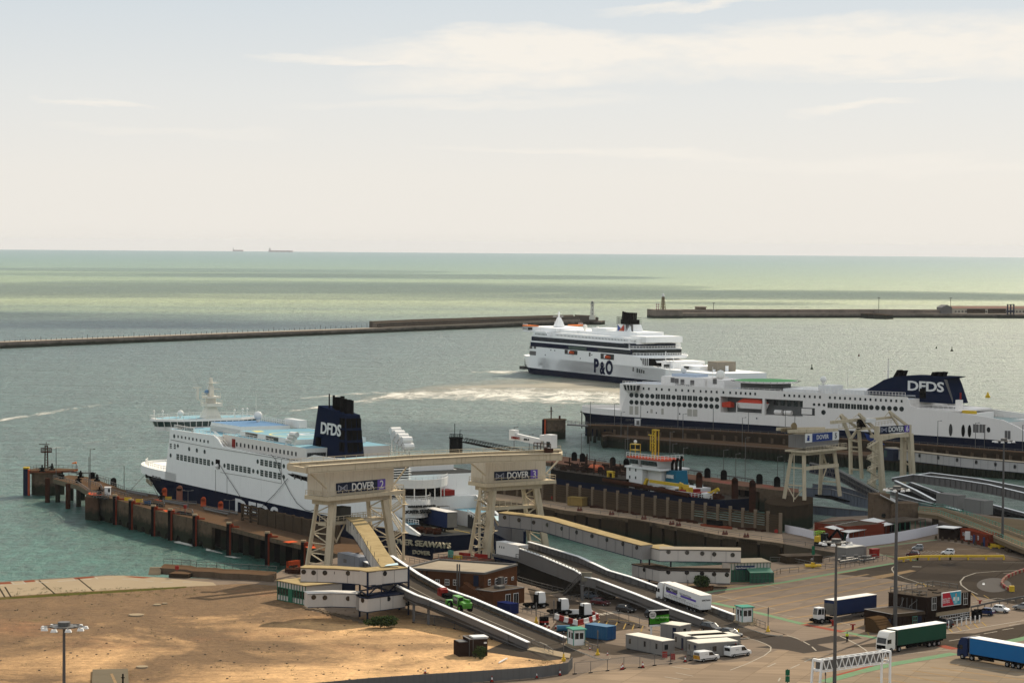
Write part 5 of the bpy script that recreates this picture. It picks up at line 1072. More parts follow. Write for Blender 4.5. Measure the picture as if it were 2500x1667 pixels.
q=[fc.f(*zc(*p),8.9) for p in((1570,505),(1600,508),(1655,690),(1655,735),(1640,690))];MB().ext([(p[0],8.9,p[2]) for p in q],(0,.08,0)).build('funnel_panel',m_steelgrey,FC)
for p in(((1070,478),(1100,478),(1130,412),(1112,412)),((1122,472),(1160,472),(1182,418),(1146,418)),((1432,474),(1470,474),(1490,432),(1455,432)),((1503,477),(1528,477),(1549,430),(1527,430)),((1540,478),(1552,478),(1573,433),(1560,433))):
 q=[fc.f(*zc(*p_),12) for p_ in p];MB().ext([(v[0],12,v[2]-(.3 if i<2 else 0)) for i,v in enumerate(q)],(0,3,0)).build('exhaust_pipe',m_black,FC)
a=fc.f(*zc(1389,577),8.9);text('DFDS','funnel_lettering',5.0,m_whp,FC,FM(a[0],8.92,a[2]),.05,.12,1.35,spacing=.95)
a=fc.f(*zc(1363,640),8.9);MB().box(a[0]-1.3,a[0]+1.3,8.85,9,a[2]-1.8,a[2]+1.8).build('louvre',m_black,FC)
MB().box(167,190,4,24,16.4,18.6).build('after_house',m_whC,SCo);MB().box(166,188,2.5,26,19.4,20.0).build('shelter_roof',m_whC,SCo);m=MB();[m.bar((168+k*6,2.8,16.4),(168+k*6,2.8,19.4),.3) for k in range(4)];m.build('stanchion',m_whC,SCo)
a=fc.f(*zc(1705,790),8);MB().box(a[0]-1,a[0]+1,8,10,a[2]-3,a[2]+3.2).build('ensign_post',m_whC,SCo);MB().box(a[0]+.5,a[0]+1.2,8.4,8.5,a[2]+3.5,a[2]+6).build('ensign',m_redp,SCo)
a=fc.f(*zc(1820,822),5);MB().prism([(a[0]-2.5,4),(a[0]-3.5,5),(a[0]-2.5,6),(a[0]+2.5,6),(a[0]+3,5),(a[0]+2.5,4)],a[2]-.6,a[2]+.5).build('rescue_boat',m_yellow,SCo)
m=MB();[m.box(188+k*3,188.3+k*3,28.6,29.5,12,17.2-k*.25) for k in range(10)];m.box(186,216,29.2,29.4,12,17).build('bulwark_rib',m_whC,SCo)
MB().ext([(200,20,16.4),(218,20,17.5),(232,20,12),(214,20,11)],(0,7,0)).build('stern_ramp',m_whC,SCo)
# === FAR PIER (D)
PD=thing('pier','long dark two-level pier along the near side of the right ferry, sheet piled below','pier')
led=[(1472,1066),(1484,1063.5),(1545,1070),(1642,1077),(1917,1097),(2100,1112),(2500,1139),(2700,1153)]
lw=wpts(led,4.6);bk=[Vector((p.x,p.y+22,0)) for p in lw]
MB().prism(xy(lw)+xy(bk)[::-1],3.4,4.6,0,1).build('ledge',[m_concd,m_pdeck],PD)
MB().prism(xy([p+Vector((0,1.2,0)) for p in lw[:3]])+xy([p+Vector((0,22,0)) for p in lw[:3]][::-1]),-3,3.4).build('rounded_end',m_conc,PD)
MB().prism(xy([p+Vector((0,.8,0)) for p in lw[2:]])+xy([p+Vector((0,22,0)) for p in lw[2:]][::-1]),-3,3.4).build('pile_wall',m_sheet,PD)
m=MB()
for a,c in zip(lw[2:],lw[3:]):
 n=int((c-a).length/1.9)
 for i in range(n):
  q=a.lerp(c,i/n);m.box(q.x-.45,q.x+.45,q.y-.1,q.y+1,-3,4.3)
m.build('sheet_pile',m_sheet,PD)
up_=wpts([(1432,1038),(1500,1039.5),(1640,1047),(1740,1052),(1915,1062),(2100,1075),(2224,1084),(2500,1105),(2700,1120)],8.0)
ub=[p+Vector((0,9,0)) for p in up_]
MB().prism(xy(up_)+xy(ub)[::-1],6.6,8.0,0,1).build('deck',[m_concd,m_pdeck],PD)
MB().prism(xy([p+Vector((0,.8,0)) for p in up_[1:]])+xy(ub[1:])[::-1],3,6.6).build('retaining_wall',m_concd,PD)
m=MB()
for a,c in zip(up_[1:],up_[2:]):
 n=max(1,int((c-a).length/5))
 for i in range(n):q=a.lerp(c,i/n);m.box(q.x-.5,q.x+.5,q.y+.2,q.y+1.2,4.6,6.8)
m.build('buttress',m_conc,PD)
for px,py in((1437,1082),(1452,1080),(1470,1079),(1441,1076),(1490,1078),(1462,1074),(1482,1073)):
 a=P(px,py,0);MB().box(a.x-.6,a.x+.6,a.y-.5,a.y+.5,-3,6.6).build('pile',m_concd,PD)
MB().rail(up_,1.1,3.5,.06).rail([p+Vector((0,.4,0)) for p in lw],.3,6,.06,0).build('railing',m_gal,PD)
MB().prism(xy(wpts([(1384,1033),(1436,1037),(1436,1039),(1384,1035)],8.0)),7.5,8.0).rail(wpts([(1384,1035),(1436,1039)],8.0),1.2,2,.06).rail(wpts([(1384,1033),(1436,1037)],8.0),1.2,2,.06).build('footbridge',m_gal,PD)
c_=P(1354,1070,0);t=thing('mooring_dolphin','round concrete dolphin with red-edged fender, left of the far pier','mooring dolphin',(c_.x,c_.y,0))
MB().cyl((0,0,-3),(0,0,7.6),4.5,20).cyl((0,0,7.6),(0,0,8.0),4.9,20).build('body',m_conc,t);MB().box(-5.2,-4.2,-2.5,-1.0,-2,7.8).build('fender',m_rubber,t);MB().box(-4.3,-3.7,-3.3,-2.4,-2,7.9).build('fender_edge',m_orange,t)
MB().cyl((-1.5,0,8),(-1.5,0,13),.25,6).bar((-2.6,0,11),(-.6,0,11.4),.2).cyl((2,0,8),(2,0,9.4),.4,6).build('signal_mast',m_rust,t)
a=P(1557,1038.5,8);t=thing('kiosk','small white kiosk on the far pier below the navy hull of the right ferry','kiosk',a);MB().box(-1.2,1.2,-1,1,0,2.5).build('body',m_whp,t);MB().box(-1.3,1.3,-1.1,1.1,2.5,2.7).build('roof',m_whp,t);MB().box(-.6,.6,-1.05,-.98,.3,2).build('door',m_steelgrey,t)
for i,(x,y,yt) in enumerate(((1441,1040,981),(1500,1038,985),(1516,1064,1006),(1564,1039,988),(1655,1044,990),(1667,1072,1010),(1741,1049,996),(1812,1085,1019),(1827,1054,1004),(1917,1060,1001),(1940,1062,1008),(2289,1086,1027),(2381,1094,1032),(2403,1110,1036),(2496,1102,1037))):
 w_=('before the forecastle of the right ferry','left of the white kiosk','on the lower ledge, left of the kiosk','directly behind the white kiosk','under the left rows of round windows','on the lower ledge under the round windows','under the lifeboat recess left end','on the ledge left of the grey cladding box','below the orange lifeboat','left of the number 5 crane arm','just behind the number 5 crane arm','right of the number 6 sign, curved top','before the grey shell panels of the ferry stern','on the lower ledge near the grey shell panels','at the right edge of the picture')[i]
 pole(x,y,yt,'thin light pole on the far pier '+w_,1,8.0 if y<1063 or(y>1080 and x>2200 and x!=2403) else 4.6,'light poles on the far pier',.1)
 # === MIDDLE JETTY (C) with black mooring posts
PC=thing('jetty','low reddish jetty behind the dredger, lined with black rounded posts','jetty')
cn=wpts([(1290,1122),(1380,1134),(1550,1154),(1724,1174),(1785,1183),(1855,1191),(1950,1202)]);cf=wpts([(1290,1104),(1380,1114),(1500,1131),(1667,1155),(1855,1180),(1950,1193)])
MB().prism(xy(cn)+xy(cf)[::-1],5.8,7,0,1).build('deck',[m_conc,mat('reddish_deck',(.28,.15,.10),.9,.25,.3,c2=(.2,.13,.09))],PC)
for(i,j) in(((1724,1174),(1788,1183)),((1855,1191),(1950,1202))):
 a,c=P(*i,7),P(*j,7);MB().prism([(a.x,a.y+.1),(c.x,c.y+.1),(c.x,c.y+12),(a.x,a.y+12)],-3,5.8).build('block',m_conc,PC)
for px,py in((1640,1170),(1670,1174),(1690,1178),(1800,1195),(1815,1195),(1848,1200),(1705,1182),(1600,1165),(1560,1158)):
 a=P(px,py,6.0);MB().box(a.x-.6,a.x+.6,a.y+2,a.y+3.5,-3,5.8).build('pile',m_concd,PC)
a,c=P(1795,1178,7),P(1855,1186,7);MB().box(a.x,a.x+6,a.y+5,a.y+6,-3,5.8).build('back_wall',m_black,PC)
for px,py,h,big in((1402,1124,2.4,0),(1422,1127,2.4,0),(1496,1137,2.4,0),(1529,1139,2.2,0),(1727,1166,2.6,0),(1767,1171,2.6,0),(1854,1181,2.6,0),(1897,1188,2.6,0),(1667,1165,2.2,1),(1707,1177,2.6,1),(1794,1189,2.4,1),(1837,1195,2.4,1),(1343,1115,2.4,0),(1363,1120,2.4,1)):
 a=P(px,py,7);MB().box(a.x-.95,a.x+.95,a.y-.5,a.y+.5,-3 if big else 6,7+h-.4).cyl((a.x,a.y-.5,7+h-.4),(a.x,a.y+.5,7+h-.4),.95,10).build('mooring_post',m_rust if big else m_rubber,PC)
m=MB().rail(cf,1.1,3,.06)
for l in([(1665,1150),(1715,1158)],[(1775,1168),(1840,1177)],[(1430,1124),(1480,1132)]):m.tube([p+Vector((0,0,.9)) for p in wpts(l)],.2,5)
m.build('railing',m_gal,PC)
for l in([(1738,1170),(1790,1177),(1780,1181),(1735,1175)],[(1862,1183),(1895,1188),(1885,1191),(1860,1187)]):MB().poly([(p.x,p.y,7.012) for p in wpts(l)]).build('painted_pad',mat('faded_red_pad',(.38,.14,.10),.8,.3,1),PC)
for i,(x,y,yt) in enumerate(((1419,1122,1057),(1439,1128,1065),(1526,1135,1071),(1532,1125,1036),(1642,1148,1083),(1668,1156,1093),(1766,1166,1098),(1796,1172,1107),(1819,1174,1068),(1898,1180,1114),(1914,1186,1124),(1635,1150,1054),(1292,1108,1060),(1255,1095,1042))):
 w_=('left of the red lifebuoy post','behind the orange tank of the dredger','behind the dredger bridge, shorter','behind the dredger bridge, taller','right of the dredger bridge','behind the black exhaust of the dredger','above the low concrete block','right of the low concrete block','tallest of the right hand group','left of the number 5 crane leg','nearest to the number 5 crane leg','at the dredger signal mast','behind the white jib crane','left of the white jib crane')[i]
 pole(x,y,yt,'thin light pole on the low jetty '+w_,1,7,'light poles on the low jetty',.09)
c_=P(1113,1108,0);t=thing('mooring_dolphin','black round dolphin with a mast and a truss gangway, beyond the cream runway beam','mooring dolphin',(c_.x,c_.y,0))
MB().cyl((0,0,-3),(0,0,6),2.5,16).build('body',m_rubber,t);m=MB().cyl((0,0,6),(0,0,6.4),2.7,14).rail([(2.4*math.cos(k),2.4*math.sin(k),6.4) for k in range(7)],1.1,1.5,.07).cyl((-.5,0,6),(-.5,0,11.5),.12,6).cyl((1.5,0,6),(1.5,0,9),.12,6).bar((1.5,0,9),(2.2,0,9),.15);m.build('mast',m_rubber,t)
a,c=P(1130,1078,6.5),P(1275,1108,6.5);t=thing('gangway','dark steel truss footbridge running right from the black dolphin','gangway');m=MB();d=(c-a).normalized();n=Vector((-d.y,d.x,0))*1.0;L=(c-a).length
for s in(-1,1):
 m.bar(a+n*s,c+n*s,.25).bar(a+n*s+Vector((0,0,1.4)),c+n*s+Vector((0,0,1.4)),.2)
 k=int(L/2.5);[m.bar(a+n*s+d*(L*i/k),a+n*s+d*(L*(i+1)/k)+Vector((0,0,1.4)),.12) for i in range(k)]
m.bar(a,c,1.8,.1).build('truss',m_black,t)
# === DREDGER
dA,dB=P(1318,1163,3.5),P(1752,1222,3.5);fd=FR(dA,dB,0);DR=fd.thing('dredger','dredger with a white red-roofed bridge house and blue funnel behind the slatted wall','dredger');LD=fd.L
MB().prism([(0,6),(4,1.5),(14,0),(LD-4,0),(LD,3),(LD,13),(LD-4,16),(14,16),(4,14.5),(0,10)],-2,3.6,0,1).build('hull',[m_navy,mat('dirty_deck',(.10,.085,.07),.9,.35,.5,c2=(.16,.12,.09))],DR)
MB().prism([(0,6),(4,1.5),(14,0),(45,0),(45,16),(14,16),(4,14.5),(0,10)],3.6,6.2,0,1).build('forward_hull',[mat('hull_black',(.02,.018,.016),.7,.3),mat('dirty_deck',0)],DR)
def dx(px,py=1180,y=3):return fd.f(px,py,y)[0]
def dz(px,py,y):return fd.f(px,py,y)[2]
m=MB();random.seed(5)
for k in range(46):
 x=3+random.random()*(dx(1520)-6);y=1.5+random.random()*12;z=6.2;h=.6+random.random()*1.6;w=.6+random.random()*3
 if random.random()<.5:m.box(x,x+w,y,y+1.2,z,z+h)
 else:m.cyl((x,y,z+h),(x+w*2.2,y+random.uniform(-1,1),z+h),.28,6)
for k in range(12):x=4+k*(dx(1520)-6)/12;m.cyl((x,2+(k*5)%11,6),(x,2+(k*5)%11,8.6+(k%3)*1.3),.22,6)
for yy in(1,5,10,14):m.rail([(3,yy,6.3),(dx(1520),yy,6.3)],1.4,3,.07)
m.build('hopper_machinery',mat('machinery_rust',(.045,.028,.02),.8,.4,1,c2=(.10,.04,.025)),DR)
for px,lab in((1457,0),(1533,1)):
 x=dx(px,1145,8);z=dz(px,1145,8) if not lab else dz(px,1137,12)
 MB().cyl((x-2.6+lab*.6,8+lab*4,z),(x+2.2-lab*.6,8+lab*4,z),1.45-.3*lab,12).sph((x-2.4+lab*.6,8+lab*4,z),1.4-.3*lab,10).build('lifeboat',mat('lifeboat_orange',(.50,.13,.06),.6,.15,1),DR)
m=MB();[m.box(dx(1484,1170,1)+k*2.6,dx(1484,1170,1)+.5+k*2.6,.6,1.4,4,8.2) for k in range(2)];m.box(dx(1484,1170,1),dx(1484,1170,1)+3.1,.5,1.5,7.6,8.2).build('gantry_frame',m_dyellow,DR)
X0,X1_,X2=dx(1529,1170,2),dx(1568,1190,2),dx(1634,1170,2)
zt=dz(1540,1141,2)
MB().box(X0,X1_,2,13,3.6,zt).build('bridge_house',m_whp,DR);MB().box(X1_,X1_+7,4,13,3.6,zt-.3).build('bridge_house',m_whp,DR)
m=MB();[m.box(X0+1.5+i*3.0,X0+2.1+i*3.0,1.95,2.02,6.5+j*2.4,7.4+j*2.4) for i in range(2) for j in range(2)];m.build('window',m_glass,DR)
MB().box(X0-.4,X1_+9,1.6,13.6,zt,zt+.5).build('bridge_deck',m_whp,DR)
zr=dz(1550,1118,3)
taper(MB(),[(X0+1.5,3),(X0+5,3),(X0+5,6),(X0+1.5,6)],[(X0+.8,2.4),(X0+5.6,2.4),(X0+5.6,6.6),(X0+.8,6.6)],zt+.5,zr).build('wheelhouse',m_whp,DR)
taper(MB(),[(X0+7,3),(X1_+6,3),(X1_+6,10),(X0+7,10)],[(X0+6.4,2.4),(X1_+7,2.4),(X1_+7,10.6),(X0+6.4,10.6)],zt+.5,zr).build('wheelhouse',m_whp,DR)
m=MB()
for x0,x1 in((X0+1.1,X0+5.3),(X0+6.9,X1_+6.6)):
 n=max(2,int((x1-x0)/1.5));w=(x1-x0)/n;[m.box(x0+i*w+.15,x0+(i+1)*w-.15,2.2,2.75,zt+1.3,zr-.3) for i in range(n)]
m.build('wheelhouse_window',m_glass,DR)
MB().box(X0,X0+6.1,2,7,zr,zr+.5).box(X0+6.3,X1_+9.5,2,11,zr,zr+.5).build('wheelhouse_roof',mat('roof_red',(.50,.10,.06),.6,.2),DR)
m=MB().rail([(X0,2,zr+.5),(X1_+9,2,zr+.5),(X1_+9,11,zr+.5)],1.2,1.5,.08);m.build('railing',m_whp,DR)
x=dx(1600,1110,5);z1=dz(1600,1048,5)
m=MB();[m.bar((x+sx_,5+sy,zr),(x+sx_,5+sy,z1),.25) for sx_ in(-.7,.7) for sy in(-.7,.7)]
for k in range(9):z=zr+(z1-zr)*k/9;m.bar((x-.7,4.3,z),(x+.7,4.3,z+(z1-zr)/9),.15).bar((x-.7,4.3,z),(x+.7,4.3,z),.15)
z=zr+(z1-zr)*.8;m.bar((x-3.5,5,z),(x,5,z),.3).bar((x-2.5,5,z-5),(x-2.5,5,z),.25).bar((x-2.5,5,z-2.5),(x,5,z-2.5),.2).box(x-1,x+1.6,4.4,5.4,z1-.3,z1).build('signal_mast',m_dyellow,DR)
x=dx(1551,1100,4);m=MB();[m.bar((x+sx_,4+sy,zr),(x+sx_,4+sy,zr+4.4),.16) for sx_ in(-1.3,1.3) for sy in(-1,1)]
m.box(x-1.5,x+1.5,3,5,zr+2.4,zr+2.6).box(x-1.5,x+1.5,3,5,zr+4.2,zr+4.4).build('light_platform',m_dyellow,DR);MB().sph((x,4,zr+5.1),.55,8).build('radar_dome',m_whp,DR)
x=dx(1627,1170,6);zb_=dz(1640,1150,6)
taper(MB(),[(x+.2,5),(x+6.2,5),(x+6.2,10),(x+.2,10)],[(x+.8,5.3),(x+5.6,5.3),(x+5.6,9.7),(x+.8,9.7)],3.6,zb_+.3).build('funnel',m_teal,DR)
m=MB();[m.cyl((x+2.2+k,6.5+k,zb_),(x+2.2+k,6.5+k,zb_+2.2+k*.6),.45,8).cyl((x+2.2+k,6.5+k,zb_+2.2+k*.6),(x+3.0+k,6.5+k,zb_+3.4+k*.6),.45,8) for k in(0,.9,1.8)];m.build('exhaust_pipe',m_black,DR)
text('DEME','funnel_lettering',1.35,m_whp,DR,FM(x+3.0,4.95,zb_-1.6),.15,.06)
MB().box(X1_+3,dx(1680,1195,3),3,12,3.6,5.4).build('after_house',m_whp,DR)
zz=dz(1630,1178,2);x0,x1=dx(1575,1180,1.5),dx(1680,1185,1.5)
MB().bar((x0,1.5,dz(1578,1183,1.5)),(x0+1,1.5,dz(1575,1168,1.5)),.9).bar((x0+2.5,1.5,dz(1590,1174,1.5)),(x1,1.5,dz(1672,1186,1.5)),.7,.9).bar((x1-3.4,1.5,4),(x1-3.4,1.5,dz(1672,1180,1.5)),1.0).box(x1-1.5,x1+1.0,.8,2.6,4,dz(1685,1190,1.5)).bar((x1-4,1.5,dz(1672,1180,1.5)),(x1+1,1.5,dz(1685,1196,1.5)),.5).build('deck_crane',m_dyellow,DR)
xc=dx(1733,1212,3);q=lambda px,py:(fd.f(px,py,3)[0],3,fd.f(px,py,3)[2])
MB().bar(q(1732,1216),q(1731,1200),.7).bar(q(1728,1206),q(1753,1192),.6).bar(q(1753,1192),q(1756,1198),.4).bar(q(1735,1214),q(1752,1196),.4).build('stern_crane',m_dyellow,DR)
m=MB()
for k in range(24):
 x=dx(1560)+random.random()*(LD-dx(1560)-4);m.box(x,x+1+random.random()*2,random.random()*3,3+random.random()*4,3.6,4.4+random.random()*1.0,random.choice((0,0,1,2)))
m.build('deck_gear',[m_rust,m_whp,m_redp],DR)
MB().tube([(dx(1490),.4,5.2),(dx(1560),.2,4.9),(dx(1700),.3,3.9)],.75,10).build('suction_pipe',m_rust,DR)
MB().rail([(dx(1600),.3,3.7),(LD-3,.3,3.7)],1.1,1.6,.07).build('railing',m_whp,DR)
# === SLATTED PIER (B)
PB=thing('pier','concrete pier in the middle of the port, sunlit deck with dark recesses in its side','pier')
bn=wpts([(1095,1206),(1207,1220),(1310,1232),(1380,1245),(1555,1267),(1755,1305),(1915,1326),(1968,1333.5),(2062,1351)]);bf=wpts([(1095,1188),(1437,1234.5),(1566,1255),(1705,1276),(1905,1301),(2000,1318)])
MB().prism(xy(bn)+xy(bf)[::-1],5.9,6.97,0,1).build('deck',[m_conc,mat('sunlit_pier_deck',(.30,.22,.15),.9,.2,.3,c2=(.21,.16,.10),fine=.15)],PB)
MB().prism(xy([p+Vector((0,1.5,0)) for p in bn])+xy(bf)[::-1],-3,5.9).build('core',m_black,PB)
gaps=[1128,1160,1196,1230,1262,1297,1357,1404,1432,1465,1530,1589,1619,1649,1722,1761,1800,1852,1908,1960,2005]
pts_=sorted(set(list(range(1095,2062,6))+[g-3 for g in gaps]+[g+3 for g in gaps]))
def yb(x):
 l=[(1095,1206),(1207,1220),(1310,1232),(1380,1245),(1555,1267),(1755,1305),(1915,1326),(1968,1333.5),(2062,1351)]
 for(a,b_),(c,d) in zip(l,l[1:]):
  if a<=x<=c:return b_+(d-b_)*(x-a)/(c-a)
e=[1095]+[v for g in gaps for v in(g-3,g+3)]+[2060]
for i in range(0,len(e),2):
 a,c=P(e[i],yb(e[i]),7),P(e[i+1],yb(e[i+1]),7);n=inset(a,c,1)
 MB().hexa([(a.x,a.y,-3),(c.x,c.y,-3),(c.x+n.x*1.4,c.y+n.y*1.4,-3),(a.x+n.x*1.4,a.y+n.y*1.4,-3),(a.x,a.y,6.3+.2*(i%4)),(c.x,c.y,6.3+.2*(i%4)),(c.x+n.x*1.4,c.y+n.y*1.4,6.3),(a.x+n.x*1.4,a.y+n.y*1.4,6.3)]).build('face_panel',m_concd,PB)
MB().rail([p+Vector((0,1.5,0)) for p in bn[2:]],.9,6,.05).build('railing',m_gal,PB)
m=MB()
for x in(1415,1493,1572,1656,1822,1640,1770):a=P(x,yb(x)-3,7);m.box(a.x-.7,a.x+.7,a.y-.3,a.y+.3,7,7.5).cyl((a.x-.35,a.y,7.4),(a.x-.35,a.y,8),.2,6).cyl((a.x+.35,a.y,7.4),(a.x+.35,a.y,8),.2,6)
m.build('bollard',mat('red_bollard',(.22,.05,.03),.8,.3),PB)
WF=thing('slatted_wall','long wall of concrete posts and horizontal slats on the middle pier, open near its right end','screen wall')
pf_=[(1110,1190,1143),(1160,1197,1150)];n_=30;xs_=[1110+i*(1905-1110)/26. for i in range(27)]
def fb_(x):return 1190+(x-1110)*(1235-1190)/327. if x<1437 else 1235+(x-1437)*(1257-1235)/129. if x<1566 else 1257+(x-1566)*(1302-1257)/339.
def ft_(x):return 1142+(x-1110)*(1252-1142)/795.
base=[P(x,fb_(x),6.97) for x in xs_];tops=[ZAT(p,ft_(x)) for p,x in zip(base,xs_)]
for i,(p,z) in enumerate(zip(base,tops)):
 z=12.5 if z>15 else z
 MB().box(p.x-.42,p.x+.42,p.y-.4,p.y+.4,6.9,z).build('post',mat('wall_post_concrete',(.30,.23,.16),.9,.25,.5,streak=.4),WF)
 if i<len(base)-1:
  q,zq=base[i+1],tops[i+1];m=MB();H0=z-6.97-.5;H1=min(zq,15)-6.97-.5;opn=x_=0
  a,c=Vector((p.x,p.y,6.97)),Vector((q.x,q.y,6.97));ns=8
  for k in range(ns):
   if k<2:f0,f1=k/ns,(k+1)/ns-.005
   else:f0,f1=k/ns,(k+(.66 if 19<=i<=24 or i<3 else .78))/ns
   th=.10 if k<2 else .14
   m.hexa([(a.x,a.y-th,a.z+H0*f0),(c.x,c.y-th,c.z+H1*f0),(c.x,c.y+th,c.z+H1*f0),(a.x,a.y+th,a.z+H0*f0),(a.x,a.y-th,a.z+H0*f1),(c.x,c.y-th,c.z+H1*f1),(c.x,c.y+th,c.z+H1*f1),(a.x,a.y+th,a.z+H0*f1)])
  m.build('slat_panel',m_panelc,WF)
  if i<19 and i>=3:MB().hexa([(a.x,a.y+.3,a.z),(c.x,c.y+.3,c.z),(c.x,c.y+.4,c.z),(a.x,a.y+.4,a.z),(a.x,a.y+.3,a.z+H0*.95),(c.x,c.y+.3,c.z+H1*.95),(c.x,c.y+.4,c.z+H1*.95),(a.x,a.y+.4,a.z+H0*.95)]).build('backing_panel',mat('panel_gap',(.035,.03,.022),.9),WF)
def boxth(nm,lab,cat,A,B,dep,h,build=None,grp=None,z=None):
 f=FR(A,B,z);t=f.thing(nm,lab,cat,grp);return f,t
f_,t=boxth('storage_tank','rusty yellow steel box tank against the slatted wall','tank',P(1385,1234,7),P(1421,1237,7),3,2)
MB().box(0,f_.L,0,2.6,.15,2.35).build('body',mat('rusty_yellow',(.40,.28,.10),.7,.2,.6,streak=.8),t);MB().box(-.1,f_.L+.1,-.1,2.7,2.35,2.5).build('lid',mat('rusty_yellow',0),t)
for x,y,c,lab in((1349,1214,m_redp,'left'),(1716,1267,m_redp,'middle'),(1895,1296,m_redp,'right')):
 a=P(x,y,8.0);o=MB().cyl((0,-.1,0),(0,.1,0),.5,10).build('lifebuoy',c);o.location=a;tag(o,lab+'most red lifebuoy on the slatted wall' if lab!='middle' else 'red lifebuoy on the slatted wall above the orange pontoon','lifebuoy','lifebuoys on the slatted wall')
f_=FR(P(1708,1283,6.97),P(1785,1292,6.97));t=f_.thing('pontoon','long low orange and black work pontoon lying at the foot of the slatted wall','pontoon');MB().prism([(0,.3),(1,0),(f_.L-1,0),(f_.L,.3),(f_.L-1,1.6),(1,1.6)],0,.5).build('hull',mat('pontoon_orange',(.32,.08,.04),.7,.3,1),t);MB().box(2,f_.L*.62,.5,1.5,.5,1.7).build('cover',m_rubber,t)
m=MB();random.seed(9)
for i in range(46):
 x=random.choice((random.uniform(1438,1545),random.uniform(1585,1700),random.uniform(1760,1870)));a=P(x,fb_(x)+random.uniform(1,3.5),6.98);m.box(a.x,a.x+random.uniform(1,5),a.y,a.y+.7,6.98,7.2+random.random()*.4)
tag(m.build('scrap_pile',m_rust),'rusty beams and scrap lying along the foot of the slatted wall','scrap');struct(bpy.data.objects['scrap_pile'],'stuff')
# === BRIDGE CRANES 2 and 3
def lattice_leg(m,a0,a1,b0,b1,n=7,w=.45,br=.22):
 m.bar(a0,a1,w*1.6).bar(b0,b1,w*1.6)
 a0,a1,b0,b1=map(Vector,(a0,a1,b0,b1))
 for i in range(n):
  p,q=(a0.lerp(a1,i/n),a0.lerp(a1,(i+1)/n)),(b0.lerp(b1,i/n),b0.lerp(b1,(i+1)/n))
  m.bar(q[0],q[1],br) if 0 else None
  (m.bar(p[0],q[1],br) if i%2 else m.bar(q[0],p[1],br));m.bar(p[1],q[1],br)
 return m
def fnavysign(fr,t,x0,x1,z0,z1,num,y=-.12):
 S=MB().box(x0,x1,y,y+.1,z0,z1).build('sign',m_trimnavy,t)
 MB().box(x0+(x1-x0)*.835,x1-.03,y-.03,y,z0+.04,z1-.04).build('sign_panel',mat('purple_panel',(.13,.08,.36),.5,.05),S)
 h=(z1-z0);w=(x1-x0)
 text('DOVER','lettering',h*.98,m_whp,S,FM(x0+w*.535,y-.05,(z0+z1)/2-.05),.02,h*.022,.92);text(num,'lettering',h*1.05,m_whp,S,FM(x0+w*.92,y-.06,(z0+z1)/2-.05),.02,h*.008)
 cx,cz,r,q=x0+w*.125,(z0+z1)/2,h*.30,w*.085;m=MB()
 for l in(((-q,-r),(-q,r)),((-q,r),(q,-r)),((q,-r),(q,r)),((q,r),(-q,-r)),((-q,r),(0,-r*.2)),((q,r),(0,-r*.2)),((-q*.5,r*.5),(-q*.5,-r*.5)),((q*.5,r*.5),(q*.5,-r*.5))):m.bar((cx+l[0][0],y-.06,cz+l[0][1]),(cx+l[1][0],y-.06,cz+l[1][1]),.1,h*.06)
 m.build('emblem',mat('emblem_grey',(.35,.36,.42),.5),S)
CR=thing('bridge_crane','cream runway beam carried across the tops of the two cream berth towers','crane beam')
b1_=wpts([(707,1131),(1000,1111.5),(1240,1101.5),(1369,1097.5)],32.0);b2_=wpts([(750,1138),(1000,1121),(1182,1111.5),(1369,1106.5)],31.6)
for nm,bb,hh,ww in(('rear_beam',b1_,1.35,.9),('front_beam',b2_,1.5,.9)):
 m=MB()
 for a,c in zip(bb,bb[1:]):
  q=Vector((0,0,hh/2));m.bar(a-q,c-q,ww,hh-.3);m.bar(a,c,ww*1.5,.18).bar(a-q*2,c-q*2,ww*1.4,.18);n=int((c-a).length/2.2)
  for i in range(n):p=a.lerp(c,i/n)-q;m.box(p.x-.7,p.x+.7,p.y-.06,p.y+.06,p.z-hh/2,p.z+hh/2) if 0 else m.bar(p-q*.9,p+q*.9,ww*1.35,.1)
 m.build(nm,m_beige,CR)
m=MB()
for a,c in zip(b1_,b1_[1:]):m.rail([a,c],.9,3,.05)
m.build('railing',m_beige,CR)
MB().bar(b1_[0]-Vector((0,0,.9)),b2_[0]-Vector((0,0,.9)),.8,1.2).bar(b1_[-1]-Vector((0,0,.9)),b2_[-1]-Vector((0,0,.9)),.8,1.2).build('end_beam',m_beige,CR)
a=P(735,1146,30);MB().box(a.x-1.6,a.x+1.8,a.y-1,a.y+1,29.9,30.3).build('trolley',m_orange,CR)
